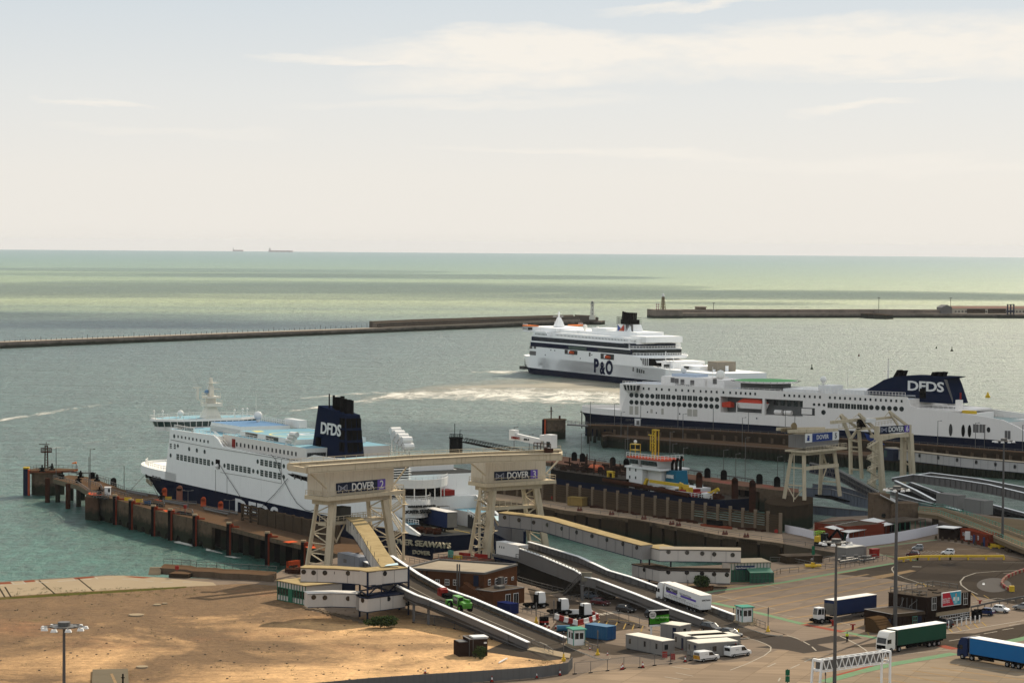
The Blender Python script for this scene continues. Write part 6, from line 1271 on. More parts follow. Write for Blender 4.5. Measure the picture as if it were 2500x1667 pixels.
def tower(A,B,num,lab,Ld,legs):
 f=FR(A,B);t=f.thing('berth_tower',lab,'tower');L=f.L;D_=6.0
 MB().box(0,L,0,D_,0,6.0).build('winch_house',m_beigeclad,t)
 MB().box(-.6,L+2.2,-1.2,D_+.3,-.9,-.05).box(.8,L-.8,.4,D_-.6,-2.0,-.9).build('platform',m_beige,t)
 MB().rail([(0,-1.1,0),(L+2.1,-1.1,0),(L+2.1,D_,0)],1.1,1.8,.05).rail([(-.5,D_,0),(-.5,-1.1,0)],1.1,1.8,.05).build('railing',m_beige,t)
 m=MB()
 for(a,b_,c,d) in legs:lattice_leg(m,a,b_,c,d) if 0 else None
 zg=7-A.z
 lg=MB();lattice_leg(lg,(2.6,5.6,-1.9),(.2,6.6,zg),(2.6,.6,-1.9),(.2,-.2,zg));lg.build('leg',m_beige,t)
 lg=MB();lattice_leg(lg,(L-2.6,5.6,-1.9),(L+.4,6.6,zg),(L-2.6,.6,-1.9),(L+.4,-.2,zg));lg.build('leg',m_beige,t)
 lg=MB().bar((2.4,.5,-1.9),(0,-.4,zg),1.4).build('leg',m_beige,t);MB().bar((L-2.4,.5,-1.9),(L+.2,-.4,zg),1.4).build('leg',m_beige,t)
 MB().bar((1.6,3,zg*.37),(L-1.6,3,zg*.37),2.4,.7).rail([(2,1.8,zg*.37+.4),(L-2,1.8,zg*.37+.4)],1.1,1.6,.07).rail([(2,4.2,zg*.37+.4),(L-2,4.2,zg*.37+.4)],1.1,1.6,.07).build('portal_beam',m_beige,t)
 MB().bar((2,1,zg*.37),(6,3,zg*.62),.25).bar((6,3,zg*.62),(9,3,zg*.37),.25).bar((L-2,1,zg*.37),(L-6,3,zg*.6),.25).build('brace',m_beige,t)
 MB().bar((-4.6,.2,5.3),(-.05,-.12,1.8),.3).bar((L+4.5,.2,5.0),(L+.05,-.12,1.4),.3).build('strut',m_beige,t)
 MB().box(-.12,0,1.2,2.3,.1,2.4).build('door',m_beigeclad,t)
 return f,t
f2,T2=tower(P(797,1212,24.3),P(961,1196,24.3),'2','cream berth tower with the sign DOVER 2, nearer and left of the two',21,())
fnavysign(f2,T2,f2.f(820,1205)[0],f2.f(940,1190)[0],.35,2.75,'2')
f3,T3=tower(P(1185,1179,24.3),P(1332,1170.5,24.3),'3','cream berth tower with the sign DOVER 3, farther and right of the two',18,())
fnavysign(f3,T3,f3.f(1206,1172)[0],f3.f(1312,1163)[0],.45,2.55,'3')
MB().box(6.2,9.6,2,5,-6.2+.4,-3.0).build('shed',mat('dark_slate',(.09,.085,.07),.7,.2),T2)
def stair_tower(A,B,ztop,lab,n=5,dep=1.6,nm='stair_tower'):
 f=FR(A,B);t=f.thing(nm,lab,'stair tower','zigzag stair towers');L=f.L;H=ztop-A.z
 MB().cyl((0,0,-2),(0,0,H),.32,8).build('post',m_beige,t);MB().cyl((L,0,-2),(L,0,H),.32,8).build('post',m_beige,t)
 for i in range(n):
  z0,z1=H*i/n,H*(i+1)/n;x0,x1=(.2,L-.2) if i%2 else(L-.2,.2)
  m=MB();[m.bar((x0,y,z0),(x1,y,z1),.14,.3) for y in(-.6,.6)];m.rail([(x0,-.6,z0),(x1,-.6,z1)],1.0,1.2,.05).box(min(x1,x1+(1.8 if x1>x0 else-1.8)),max(x1,x1+(1.8 if x1>x0 else-1.8)),-.8,.8,z1-.12,z1).build('stair_flight',m_beige,t)
 return t
stair_tower(P(952,1352,7),P(985,1368,7),23.4,'zigzag steel stair right of the DOVER 2 tower',5)
stair_tower(P(1170,1362,7),P(1202,1352,7),23.4,'zigzag steel stair in front of the left legs of the DOVER 3 tower',6)
a=P(1335,1100,32);f_=FR(P(1250,1090,32.3),P(1352,1099,32.3));t=f_.thing('jib_crane','small white telescopic crane folded on top of the right cream tower','crane');L=f_.L
MB().bar((0,0,2.6),(L*.72,0,1.6),.8,1.5).box(-.3,1.6,-.7,.7,1.6,4.0).build('boom',m_whp,t);MB().box(L*.84,L+.1,-1,1,.5,3.6).build('cabin',m_whp,t);MB().box(L*.72,L*.86,-.8,.8,2.0,3.4).build('counterweight',m_whp,t)
MB().box(L*.9,L*.98,-1.05,-.98,.8,2.0).build('window',m_glass,t);MB().cyl((L*.88,0,-.6),(L*.88,0,.6),1.1,12).rail([(L*.6,-1,0),(L,-1,0)],1.5,1,.08).build('slew_base',m_rust,t)
text('DEMAG','lettering',.8,m_redp,t,FM(1.9,-.78,2.2),.05,.02);text('SWL 8','lettering',.6,m_black,t,FM(5.2,-.5,2.0),.05,.01)
# === BERTH 5 crane house
f5=FR(P(1963,1101,21.3),P(2047,1093,21.3));T5=f5.thing('berth_tower','grey clad berth tower with the blue and white sign DOVER 5','tower');L=f5.L;zg=-14.0
MB().box(0,L,0,5.5,.8,4.6).build('winch_house',m_greyclad,T5)
MB().box(-1.0,L+2.5,-1.4,6,-.4,.1).box(.6,L-.4,.4,5,-1.4,-.4).build('platform',m_beige,T5)
MB().rail([(-.8,-1.3,.1),(L+2.4,-1.3,.1),(L+2.4,5.8,.1)],1.2,1.4,.05).build('railing',m_beige,T5)
x0,x1=f5.f(1965,1070)[0],f5.f(2047,1060)[0];S=MB().box(x0,x1,-.2,-.02,2.4,4.9).build('sign',m_whp,T5)
MB().box(x0+(x1-x0)*.2,x0+(x1-x0)*.8,-.25,-.2,2.45,4.85).build('sign_panel',mat('royal_blue',(.02,.06,.28),.5,.05),S)
text('DOVER','lettering',1.75,m_whp,S,FM(x0+(x1-x0)*.5,-.28,3.6),.02,.01,1.05);text('5','lettering',2.2,m_steelgrey,S,FM(x0+(x1-x0)*.9,-.28,3.6),.02,.06)
m=MB();[m.poly([(x0+.5+k*.25,-.23,3.0+k*.55),(x0+1.8,-.23,2.8+k*.5),(x0+2.2,-.23,3.2+k*.5),(x0+1.0,-.23,3.5+k*.5)]) for k in range(3)];m.build('emblem',mat('royal_blue',0),S)
for(a,c) in(((.8,.6,-1.2),(-.4,-.6,zg)),((.8,5,-1.2),(-.4,6.5,zg)),((L-1.2,.6,-1.2),(L+.2,-.6,zg)),((L-1.2,5,-1.2),(L+.2,6.5,zg))):MB().bar(a,c,1.0).build('leg',m_beige,T5)
m=MB()
for z0,q in((-5,.2),(-10,.5)):m.bar((.5-q,0,z0),(.5-q,5.5,z0),.35).bar((L-.5,0,z0),(L-.5,5.5,z0),.35)
m.bar((.4,-.2,-10),(-.2,3,zg),.25).bar((-.1,6,-10),(0,3,zg),.25).bar((.3,0,-5),(L-.3,0,-5),.8,1.0).build('brace',m_beige,T5)
m=MB().bar((-9,3,6.6),(L-3,3,5.6),.7,.9).bar((-7,.5,6.0),(L,.5,5.2),.7,.9).box(1,L-1,.5,5,4.6,5.2);m.build('crane_beam',m_beige,T5)
m=MB();[m.rail([(-9+k,1.5+k*.3,5.8),(-1,2+k*.3,5.4)],1.0,1.3,.09) for k in range(3)];m.cyl((-1.2,2.6,6.8),(-1.2,3.0,6.8),1.3,12).bar((-4,2.5,5),(3,2.5,5.5),.4);m.build('hoist_machinery',mat('rusty_cream',0),T5)
MB().cyl((-3.4,1,-15),(-3.4,1,-.5),.12,6).build('ladder',m_beige,T5)
MB().rail([(L+.6,5.5,-6),(L+3,5.5,-6)],1.1,1,.06).bar((L-1,5,-1),(L+2,5.4,-6),.5,.15).bar((L+2,5.4,-6),(L+.5,6,-10),.5,.15).build('stair',m_beige,T5)
bA,bB=P(1870,1232,7),P(1976,1228,7);t=thing('pier_block','massive dark concrete block carrying the DOVER 5 tower','pier block')
MB().prism(xy(wpts([(1867,1224),(1878,1231),(1930,1236),(1972,1231),(1985,1226),(1985,1213),(1930,1208),(1880,1215)])),-3,7.0).build('body',m_concd,t)
# === BERTH 6 open frame crane
f6=FR(P(2146,1057.5,20.3),P(2217,1054,20.3));T6=f6.thing('berth_tower','open cream steel frame crane with triangular booms and the sign DOVER 6','tower');L=f6.L
fnavysign(f6,T6,0,L,0,2.25,'6',-.6)
MB().box(-.8,L+.6,-.4,3.4,-1.6,-.7).box(-1.2,-.2,-.5,1,-2,2.3).box(L+.1,L+1.0,-.5,1,-2,2.3).build('platform',m_beige,T6)
def q6(px,py,y=0):return tuple(f6.f(px,py,y))
m=MB()
for l in(((2146,1073,0),(2156,1215,0),1.5),((2136,1080,3),(2130,1205,3),1.2)):MB().bar(q6(l[0][0],l[0][1],l[0][2]),q6(l[1][0],l[1][1],l[1][2]),l[2]).build('leg',m_beige,T6)
for l in(((2206,1060),(2204,1200),3),((2222,1058),(2230,1208),0)):MB().bar(q6(*l[0],l[2]),q6(*l[1],l[2]),1.5).build('leg',m_beige,T6)
m=MB().bar(q6(2206,1130,3),q6(2225,1135,0),.5).bar(q6(2206,1075,3),q6(2225,1078,0),.5).bar(q6(2140,1075),q6(2222,1057),.7,.8).build('brace',m_beige,T6)
B6=MB()
def fr6(l,w=.55,y=4):[B6.bar(q6(*a,y),q6(*c,y),w) for a,c in zip(l,l[1:])]
fr6([(2053,1012),(2076,1072),(2077,1157)],.9,8);fr6([(2053,1012),(2094,1046)],.7,8);fr6([(2097,1046),(2104,1168)],.9,6);fr6([(2076,1072),(2094,1048)],.7,7);fr6([(2078,1100),(2100,1102)],.5,7);fr6([(2078,1091),(2099,1092)],.5,7);fr6([(2077,1145),(2103,1147)],.5,7);fr6([(2077,1074),(2098,1078)],.6,7)
fr6([(2096,1010),(2136,1046)],.8,4);fr6([(2096,1010),(2134,1068)],.5,4);fr6([(2171,1004),(2214,1038)],.7,2);fr6([(2171,1004),(2192,1038)],.6,2);fr6([(2096,1010),(2083,1020)],.15,4);fr6([(2053,1012),(2040,1025)],.15,8);fr6([(2171,1004),(2160,1017)],.15,2)
B6.build('boom_frame',m_beige,T6)
m=MB().bar(q6(2028,1031,6),q6(2103,1024,6),.7,1.0).bar(q6(2103,1026,5),q6(2182,1018,3),.7,.8).bar(q6(2096,1050,4),q6(2137,1044,2),.4,.4);m.rail([q6(2048,1045,6),q6(2100,1043,5)],1.2,1.2,.06).rail([q6(2138,1040,3),q6(2190,1032,3)],1.2,1.2,.06).bar(q6(2048,1046,6),q6(2137,1043,3),.3,.3).build('runway_beam',m_beige,T6)
a=q6(2103,1036,5);MB().box(a[0]-1.2,a[0]+1.2,4,6,a[2]-1.6,a[2]+1.6).build('hoist',m_black,T6);a=q6(2122,1026,4);MB().box(a[0]-2,a[0]+2,3,5,a[2]-.6,a[2]+.6).build('hoist_cover',m_whp,T6)
m=MB();zz_=[1075,1092,1108,1120,1135,1148,1165,1180,1195]
for i in range(8):m.bar(q6(2118 if i%2 else 2145,zz_[i],-1),q6(2145 if i%2 else 2118,zz_[i+1],-1),.9,.2).rail([q6(2118 if i%2 else 2145,zz_[i],-1.4),q6(2145 if i%2 else 2118,zz_[i+1],-1.4)],1.0,1.2,.07)
m.build('stair',m_beige,T6)
MB().ext([q6(2112,1057,5),q6(2130,1065,5),q6(2162,1086,5),q6(2135,1080,5),q6(2120,1074,5)],(0,.4,0)).build('tarpaulin',mat('blue_tarp',(.06,.10,.36),.6,.3,1),T6)
# === GALLERIES (passenger walkways)
def gallery(nm,lab,near_top,h,width,ports,roofm=m_galroof,clad=m_galclad,portrim=False,cat='walkway'):
 """near_top: (px, py, z) along the near roof edge; the gallery runs that way, width metres deep, h metres high"""
 t=thing(nm,lab,cat);p=[P(x,y,z) for x,y,z in near_top];n=[]
 for i in range(len(p)):
  a,c=p[max(0,i-1)],p[min(len(p)-1,i+1)];d=Vector((c.x-a.x,c.y-a.y,0)).normalized();n.append(Vector((-d.y,d.x,0))*width)
 if n[0].y<0:n=[-v for v in n]
 W_,R_,T_=MB(),MB(),MB();Z=Vector((0,0,1))
 for i in range(len(p)-1):
  a,c,na,nc=p[i],p[i+1],n[i],n[i+1];rv=(c.x<a.x)
  lo=[a-Z*h,c-Z*h,c+nc-Z*h,a+na-Z*h];hi=[a-Z*.12,c-Z*.12,c+nc-Z*.12,a+na-Z*.12]
  if rv:lo=[lo[1],lo[0],lo[3],lo[2]];hi=[hi[1],hi[0],hi[3],hi[2]]
  W_.hexa(lo+hi);e=.18;u=(c-a).normalized()*.0
  lo2=[a-na.normalized()*e-Z*.1,c-nc.normalized()*e-Z*.1,c+nc*(1+e/width)-Z*.1,a+na*(1+e/width)-Z*.1];hi2=[v+Z*.16 for v in lo2]
  if rv:lo2=[lo2[1],lo2[0],lo2[3],lo2[2]];hi2=[hi2[1],hi2[0],hi2[3],hi2[2]]
  R_.hexa(lo2+hi2)
  L=(c-a).length;k=max(1,int(L/2.6));o_=-na.normalized()*.03
  for j in range(1,k):q=a.lerp(c,j/k)+o_;T_.bar(q-Z*h,q-Z*.15,.035 if j%4 else .1,.05)
  T_.bar(a+o_-Z*.14,c+o_-Z*.14,.08,.14).bar(a+o_-Z*h,c+o_-Z*h,.08,.14)
 W_.build('wall',clad,t);R_.build('roof',roofm,t);T_.build('panel_joint',m_trimnavy,t)
 for(px,py) in ports:
  best=None
  for i in range(len(p)-1):
   q=VP(px,py,p[i],p[i+1]);s=(q-p[i]).dot((p[i+1]-p[i]).normalized())
   if-1<s<(p[i+1]-p[i]).length+1:best=(q,-n[i].normalized());break
  if best:
   q,o_=best;o=MB().cyl(q-o_*.05,q+o_*.06,.48,14).build('porthole',m_glass,t)
   if portrim:MB().cyl(q-o_*.02,q+o_*.04,.72,14).build('porthole_rim',m_steelgrey,o)
 return t,p,n
def zA(x,y):return(650+x/4,1050+y/4)
def zB(x,y):return(620+x/4,1250+y/4)
def zC(x,y):return(1000+x/4,1040+y/4)
t,p,n=gallery('gallery','steep cream passenger gallery with a mossy roof coming down from the DOVER 2 tower',[(845,1262,19.2),(862,1275,18.9),(884,1308,18.2),(906,1346,17.5),(932.5,1384,16.9)],3.0,3.0,[],cat='walkway')
for x,y in((820,905),(853,945),(888,985),(922,1027),(957,1068),(990,1107),(1022,1152),(1058,1215),(1095,1277)):
 px,py=zA(x,y)
 for i in range(len(p)-1):
  q=VP(px,py,p[i],p[i+1]);s=(q-p[i]).dot((p[i+1]-p[i]).normalized())
  if-.5<s<(p[i+1]-p[i]).length+.5:d=(p[i+1]-p[i]);d.z=0;d.normalize();o_=-n[i].normalized();MB().bar(q-d*.22+o_*.03,q+d*.22+o_*.03,.06,1.1).build('window',m_glassg,t);break
a=P(940,1379,17.1);MB().poly([tuple(P(x,y,17.15)) for x,y in((938,1381),(945,1377),(970,1373),(973,1378))]).build('roof_patch',mat('pale_blue_sheet',(.45,.58,.60),.5),t)
gallery('gallery','long grey passenger gallery with round portholes running from the DOVER 3 tower',[(1217,1251,18.6),(1325,1264,18.2),(1440,1297,17.0),(1566,1331,15.6)],3.1,3.2,[zC(*q) for q in((929,890),(1069,915),(1211,938),(1345,963),(1487,998),(1633,1034),(1781,1071),(1927,1108),(2083,1148),(2218,1184))],clad=mat('gallery_panel_grey',(.40,.38,.355),.5,.04,.2,streak=.12))
def z2ends(l,z):return[(x,y,z) for x,y in l]
gallery('gallery','upper cream gallery with six portholes resting on the navy frame, left of its corner',z2ends([(734,1385),(815,1387),(882,1391.5),(897,1394.5)],16.7),2.75,3.4,[zB(*q) for q in((486,580),(583,588),(693,590),(806,592),(920,594),(1062,605))])
gallery('gallery','upper cream gallery box with one porthole, right of the navy corner column',z2ends([(897,1394.5),(995,1385)],16.71),2.75,4.4,[zB(1279,597)])
gallery('gallery','lower cream gallery with four portholes under the upper one',z2ends([(751,1448),(812,1446),(873,1448)],12.0),2.75,3.0,[zB(*q) for q in((583,828),(693,832),(806,837),(920,841))],roofm=m_whp)
gallery('gallery','lower cream gallery box behind the navy lattice frame',z2ends([(877,1456),(897,1459),(990,1447)],12.0),2.75,4.4,[zB(1062,858),zB(1313,843)],roofm=m_trimnavy)
t=thing('support_frame','navy lattice steel frame holding up the upper gallery at its corner','frame');m=MB()
c0,c1,c2,c3=P(897,1517,7),P(997,1500,7),P(878,1505,7),P(975,1488,7)
for c,zt in((c0,16.6),(c1,16.6),(c2,13.9),(c3,13.9)):m.bar(c,Vector((c.x,c.y,zt)),.38)
def fb(a,c,z0,z1,w=.25):m.bar(Vector((a.x,a.y,z0)),Vector((c.x,c.y,z1)),w)
for z in(13.6,12.1,9.0):fb(c0,c1,z,z,.3);fb(c0,c2,z,z);fb(c1,c3,z,z);fb(c2,c3,z,z)
for i in range(4):
 a,c=c0.lerp(c1,i/4),c0.lerp(c1,(i+1)/4);fb(a,c,13.6 if i%2 else 12.1,12.1 if i%2 else 13.6,.2);a2,c2_=c2.lerp(c3,i/4),c2.lerp(c3,(i+1)/4);fb(a2,c2_,12.1 if i%2 else 13.6,13.6 if i%2 else 12.1,.2)
for i in(1,2,3):a=c0.lerp(c1,i/3.01);fb(a,a,9.0,13.6,.25)
for i in range(3):a,c=c0.lerp(c1,i/3),c0.lerp(c1,(i+1)/3);(fb(a,c,12.1,9.0,.2) if i<2 else fb(a,c,9.0,12.1,.2))
fb(c2,c0,12.1,8.6,.2);m.build('lattice',m_trimnavy,t)
def lounge(nm,lab,A,B,dep,h,panels,f0,f1,roofm,glass=m_glassg,door=None):
 f=FR(A,B);t=f.thing(nm,lab,'lounge');L=f.L
 MB().box(0,L,.1,dep,0,h-.05).build('wall',m_galclad,t);MB().box(-.25,L+.25,-.15,dep+.2,h-.05,h+.12).build('roof',roofm,t)
 m=MB();n=panels;w=L/n;m.box(.1,L-.1,.02,.1,h*f0,h*f1);m.build('glazing',glass,t)
 m=MB();[m.box(i*w-.05,i*w+.05,-.04,.1,0,h-.05) for i in range(n+1)];m.box(0,L,-.04,.08,h*f0-.05,h*f0+.05).box(0,L,-.04,.08,h*f1-.05,h*f1+.05).box(0,L,-.05,.08,-.02,.12).build('mullion',m_green,t)
 if door:MB().box(door,door+w*1.3,-.08,.05,0,h*f1).build('door',m_green,t)
 return f,t
lounge('passenger_lounge','flat-roofed passenger lounge with dark green glazing, left of the stacked galleries',P(677,1463,7),P(745,1477,7),9,3.9,10,.30,.68,m_galroof,mat('deep_green_glass',(.012,.04,.03),.2),4.2)
f_=FR(P(748,1470,7),P(870,1468,7));t=f_.thing('link_building','shadowed link building with dark glazing between the lounge and the navy frame','building');L=f_.L
MB().box(0,L,2,7,0,5.2).build('wall',m_trimnavy,t);m=MB();[m.box(.6+i*L/7,.6+i*L/7+L/7*.8,1.9,2.02,3.6,4.9,0) for i in range(7)];m.build('glazing',m_galclad,t);MB().box(0,L,1.8,7.2,5.2,5.35).build('roof',m_trimnavy,t)
def zD(x,y):return(1480+x/4,1275+y/4)
gallery('gallery','upper grey gallery elbow with one porthole where the long gallery ends',z2ends([(1569,1331),(1611,1340)],15.0),2.6,5.0,[zD(421,273)])
gallery('gallery','upper pale gallery with five portholes above the green-fronted lounge',z2ends([(1611,1340),(1700,1341),(1809,1343)],15.01),2.6,4.5,[zD(*q) for q in((608,285),(790,292),(938,301),(1055,308),(1235,316))],roofm=m_roof)
gallery('gallery','lower pale gallery with five portholes standing beside the shrub',z2ends([(1610,1390),(1640,1391),(1782,1394)],10.7),2.65,4.5,[zD(*q) for q in((606,483),(788,488),(936,496),(1053,503),(1179,509))],roofm=m_roofd)
gallery('gallery','lower grey gallery wing by the water with a navy stair frame',z2ends([(1543,1376),(1610,1390)],10.7),2.65,4.5,[zD(371,460)],clad=m_galclad,roofm=m_roofd)
t=thing('support_frame','navy steel stair frame at the corner of the right hand galleries','frame');m=MB()
for px,py in((1564,1412),(1585,1420),(1637,1423)):a=P(px,py,7);m.bar(a,Vector((a.x,a.y,12.4)),.35)
a,c=P(1564,1412,7),P(1585,1420,7);m.bar((a.x,a.y,12.2),(c.x,c.y,12.2),.3).bar((a.x,a.y,11),(c.x,c.y,7.5),.3);a=P(1637,1423,7);m.bar((c.x,c.y,12.3),(a.x,a.y,12.3),.3).build('column',m_trimnavy,t)
MB().box(P(1565,1408,7).x,P(1785,1412,7).x,P(1700,1400,7).y,P(1700,1400,7).y+4,7,12.2)
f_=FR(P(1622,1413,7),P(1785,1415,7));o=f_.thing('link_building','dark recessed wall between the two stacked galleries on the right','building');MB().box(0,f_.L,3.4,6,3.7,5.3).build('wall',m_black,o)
f_,t=lounge('passenger_lounge','green framed glass lounge with the sign Berth Passenger Lounge',P(1785,1420,7),P(1880,1418,7),7,4.1,12,.02,.62,m_roof,mat('sea_green_glass',(.05,.13,.10),.2))
S=MB().box(f_.f(1795,1388)[0],f_.f(1842,1382)[0],-.2,-.08,2.65,3.5).build('sign',mat('sign_blue',(.015,.04,.12),.5),t);text('3 Berth Passenger Lounge','lettering',.46,m_whp,S,FM(f_.f(1818.5,1385)[0],-.22,3.06),.01,.008)
x0,x1=f_.f(1822,1400)[0],f_.L-.1
m=MB();m.ext([(x0,0,2.9),(x0,-2.8,2.2),(x0,-2.8,2.3),(x0,0,3.0)],(x1-x0,0,0)).build('canopy_roof',mat('green_perspex',(.10,.30,.19),.3,.1),t)
m=MB();[m.bar((x0+(x1-x0)*i/6,-2.8,0),(x0+(x1-x0)*i/6,-2.8,2.2),.12) for i in range(7)];m.bar((x0,-2.8,1.1),(x1,-2.8,1.1),.08).bar((x0,-2.8,2.2),(x1,-2.8,2.2),.12).build('canopy_frame',m_green,t)
MB().box(x0,x1,-2.75,-2.7,.1,2.1).build('canopy_glazing',mat('sea_green_glass',0),t)
gallery('gallery','long pale grey gallery with ringed portholes leaving the picture at right',[(2162,1091,13.2),(2180,1097,13.0),(2360,1117,13.0),(2520,1131,13.0),(2700,1150,13)],3.2,3.4,[(1912+x/4,950+y/4) for x,y in((1151,627),(1331,647),(1514,667),(1698,689),(1884,711),(2072,733),(2261,756))],roofm=m_roof,clad=mat('gallery_panel_pale',(.42,.40,.38),.5,.04,.2,streak=.15),portrim=True)
f_=FR(P(2157,1122,9.5),P(2180,1125,9.5));o=f_.thing('lift_tower','glazed dark lift cabin hanging beside the DOVER 6 tower','cabin');MB().box(0,f_.L,0,3,0,3.8).build('body',m_trimnavy,o);MB().box(.3,1.8,-.05,.02,1,3.2).build('window',m_glassg,o)
# === LINKSPAN RAMPS
def girder(parent,pts,th=.5,flange=.9,stiff=2.5,nm='girder',mt=None,mtop=None,out=-1,side=1):
 """pts: (px, py_top, z_top, height)"""
 p=[P(x,y,z) for x,y,z,h in pts];hs=[q[3] for q in pts];Z=Vector((0,0,1));m,f,s=MB(),MB(),MB()
 for i in range(len(p)-1):
  a,c=p[i],p[i+1];d=Vector((c.x-a.x,c.y-a.y,0)).normalized();n=Vector((-d.y,d.x,0));n=n if n.y>0 else-n
  def pr(off0,off1,za0,za1,zc0,zc1,mm):
   q=[a+n*off0,c+n*off0,c+n*off1,a+n*off1]
   lo=[q[0]+Z*za0,q[1]+Z*zc0,q[2]+Z*zc0,q[3]+Z*za0];hi=[q[0]+Z*za1,q[1]+Z*zc1,q[2]+Z*zc1,q[3]+Z*za1]
   if c.x<a.x:lo=[lo[1],lo[0],lo[3],lo[2]];hi=[hi[1],hi[0],hi[3],hi[2]]
   mm.hexa(lo+hi)
  pr(0,th*.4,-hs[i],-.14,-hs[i+1],-.14,m);pr(-.28,th*.4+.28,-.14,0,-.14,0,f);pr(-.2,th*.4+.2,-hs[i]-.12,-hs[i],-hs[i+1]-.12,-hs[i+1],m)
  L=(c-a).length;k=max(1,int(L/stiff))
  if side:
   for j in range(k+1):q=a.lerp(c,j/k);h=hs[i]+(hs[i+1]-hs[i])*j/k;s.bar(q-n*.16*side-Z*h,q-n*.16*side-Z*.14,.12 if side<0 else .08,.3)
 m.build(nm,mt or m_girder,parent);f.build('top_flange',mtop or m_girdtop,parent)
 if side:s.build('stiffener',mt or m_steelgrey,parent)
 return p
def roadway(parent,lp,rp,mt,th=.4,nm='roadway'):
 m=MB()
 for a,c,b_,d in zip(lp,lp[1:],rp,rp[1:]):
  Z=Vector((0,0,th));lo=[a-Z,b_-Z,d-Z,c-Z];hi=[a,b_,d,c];m.hexa(lo+hi)
 return m.build(nm,mt,parent)
m_road=mat('ramp_asphalt',(.06,.05,.04),.9,.12,.15,c2=(.08,.068,.055),fine=.12)
R1=thing('linkspan_ramp','grey plate girder vehicle ramp carrying the green telehandler','ramp')
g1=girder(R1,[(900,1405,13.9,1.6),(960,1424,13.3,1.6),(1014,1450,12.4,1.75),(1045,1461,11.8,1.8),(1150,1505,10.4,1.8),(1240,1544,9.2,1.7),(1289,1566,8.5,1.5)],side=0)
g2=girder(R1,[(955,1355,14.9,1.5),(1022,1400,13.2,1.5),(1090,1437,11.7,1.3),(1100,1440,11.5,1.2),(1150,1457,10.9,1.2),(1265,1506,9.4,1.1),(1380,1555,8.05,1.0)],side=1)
lp=[g1[0]-Vector((0,0,1.4)),g1[2]-Vector((0,0,1.45)),g1[4]-Vector((0,0,1.4)),g1[5]-Vector((0,0,1.3)),g1[6]-Vector((0,0,1.3))]
rp=[g2[0]-Vector((0,0,1.35)),g2[2]-Vector((0,0,1.2)),g2[4]-Vector((0,0,1.2)),g2[5]-Vector((0,0,1.1)),g2[6]-Vector((0,0,.9))]
roadway(R1,lp,rp,m_road)
m=MB()
for a,c in zip([p_.lerp(q_,.52) for p_,q_ in zip(lp,rp)],[p_.lerp(q_,.52) for p_,q_ in zip(lp[1:],rp[1:])]):m.bar(a+Vector((0,0,.05)),c+Vector((0,0,.05)),.15,.04)
m.build('centre_line',m_wl,R1)
m=MB()
for p_,q_ in zip(g2,g2[1:]):m.bar(p_-Vector((-.1,.8,1.05)),q_-Vector((-.1,.8,1.05)),.35,.25)
m.build('kerb',m_conc,R1)
for px,yt,yb in((1046,1480,1523),(1010,1440,1516)):a=P(px,yb,7);MB().bar(a,(a.x,a.y,11.7),.5).build('column',m_steelgrey,R1)
for k in range(4):a=P(1090+k*38,1500+k*14,7);MB().box(a.x-.2,a.x+.2,a.y+1.5,a.y+2,7,8.2).build('column',m_rubber,R1)
MB().prism(xy(wpts([(1287,1588),(1291,1578),(1393,1598),(1390,1608),(1372,1606)],7)),6.9,[7.9,7.9,7.1,7.1,7.1] if 0 else 7.25).build('approach_kerb',m_pave,R1)
struct(MB().poly([tuple(v) for v in(lp[-1]+Vector((0,0,-.05)),rp[-1]+Vector((0,0,-.05)),P(1440,1592,7.02),P(1340,1612,7.02))]).build('road',m_road))
R2=thing('linkspan_ramp','grey plate girder vehicle ramp carrying the white articulated lorry','ramp')
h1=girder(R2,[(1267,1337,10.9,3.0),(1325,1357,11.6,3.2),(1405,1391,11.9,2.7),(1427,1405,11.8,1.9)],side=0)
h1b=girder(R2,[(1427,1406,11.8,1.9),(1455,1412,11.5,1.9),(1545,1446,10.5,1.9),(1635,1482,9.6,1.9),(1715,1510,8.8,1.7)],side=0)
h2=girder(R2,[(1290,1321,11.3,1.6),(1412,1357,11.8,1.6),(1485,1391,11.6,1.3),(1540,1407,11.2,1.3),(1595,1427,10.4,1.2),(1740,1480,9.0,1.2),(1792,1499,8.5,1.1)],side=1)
V=Vector
lp=[h1[0]-V((0,0,1.4)),h1[2]-V((0,0,1.5)),h1b[1]-V((0,0,1.4)),h1b[2]-V((0,0,1.4)),h1b[3]-V((0,0,1.4)),h1b[4]-V((0,0,1.5))]
rp=[h2[0]-V((0,0,1.4)),h2[1]-V((0,0,1.4)),h2[2]-V((0,0,1.2)),h2[4]-V((0,0,1.1)),h2[5]-V((0,0,1.1)),h2[6]-V((0,0,1.3))]
roadway(R2,lp,rp,m_road);RL2,RR2=lp,rp
m=MB();mid=[p_.lerp(q_,.45) for p_,q_ in zip(lp,rp)];[m.bar(a+V((0,0,.04)),c+V((0,0,.04)),.15,.04) for a,c in zip(mid,mid[1:])];m.build('centre_line',m_wl,R2)
struct(MB().poly([tuple(v) for v in(lp[-1]+V((0,0,-.02)),rp[-1]+V((0,0,-.02)),P(1850,1540,7.02),P(1760,1545,7.02))]).build('road',m_road))
for px,yb_ in((1422,1466),(1455,1462)):a=P(px,yb_,7);MB().bar(a,(a.x,a.y,10.2),.5).build('column',m_steelgrey,R2)
m=MB()
a=P(1418,1462,7);m.rail([a,a+V((-3,-3,0))],1,1,.05);m.bar(a+V((0,0,4)),P(1378,1452,7),.9,.2).bar(a,a+V((0,0,4.5)),.2).bar(a+V((1.6,0,0)),a+V((1.6,0,4.5)),.2)
for k in range(4):m.bar(a+V((0,0,k)),a+V((1.6,0,k+1)),.1)
m.rail([a+V((0,0,4.3)),P(1378,1452,7)],1.0,1.2,.06).build('access_stair',m_gal,R2)
m=MB();
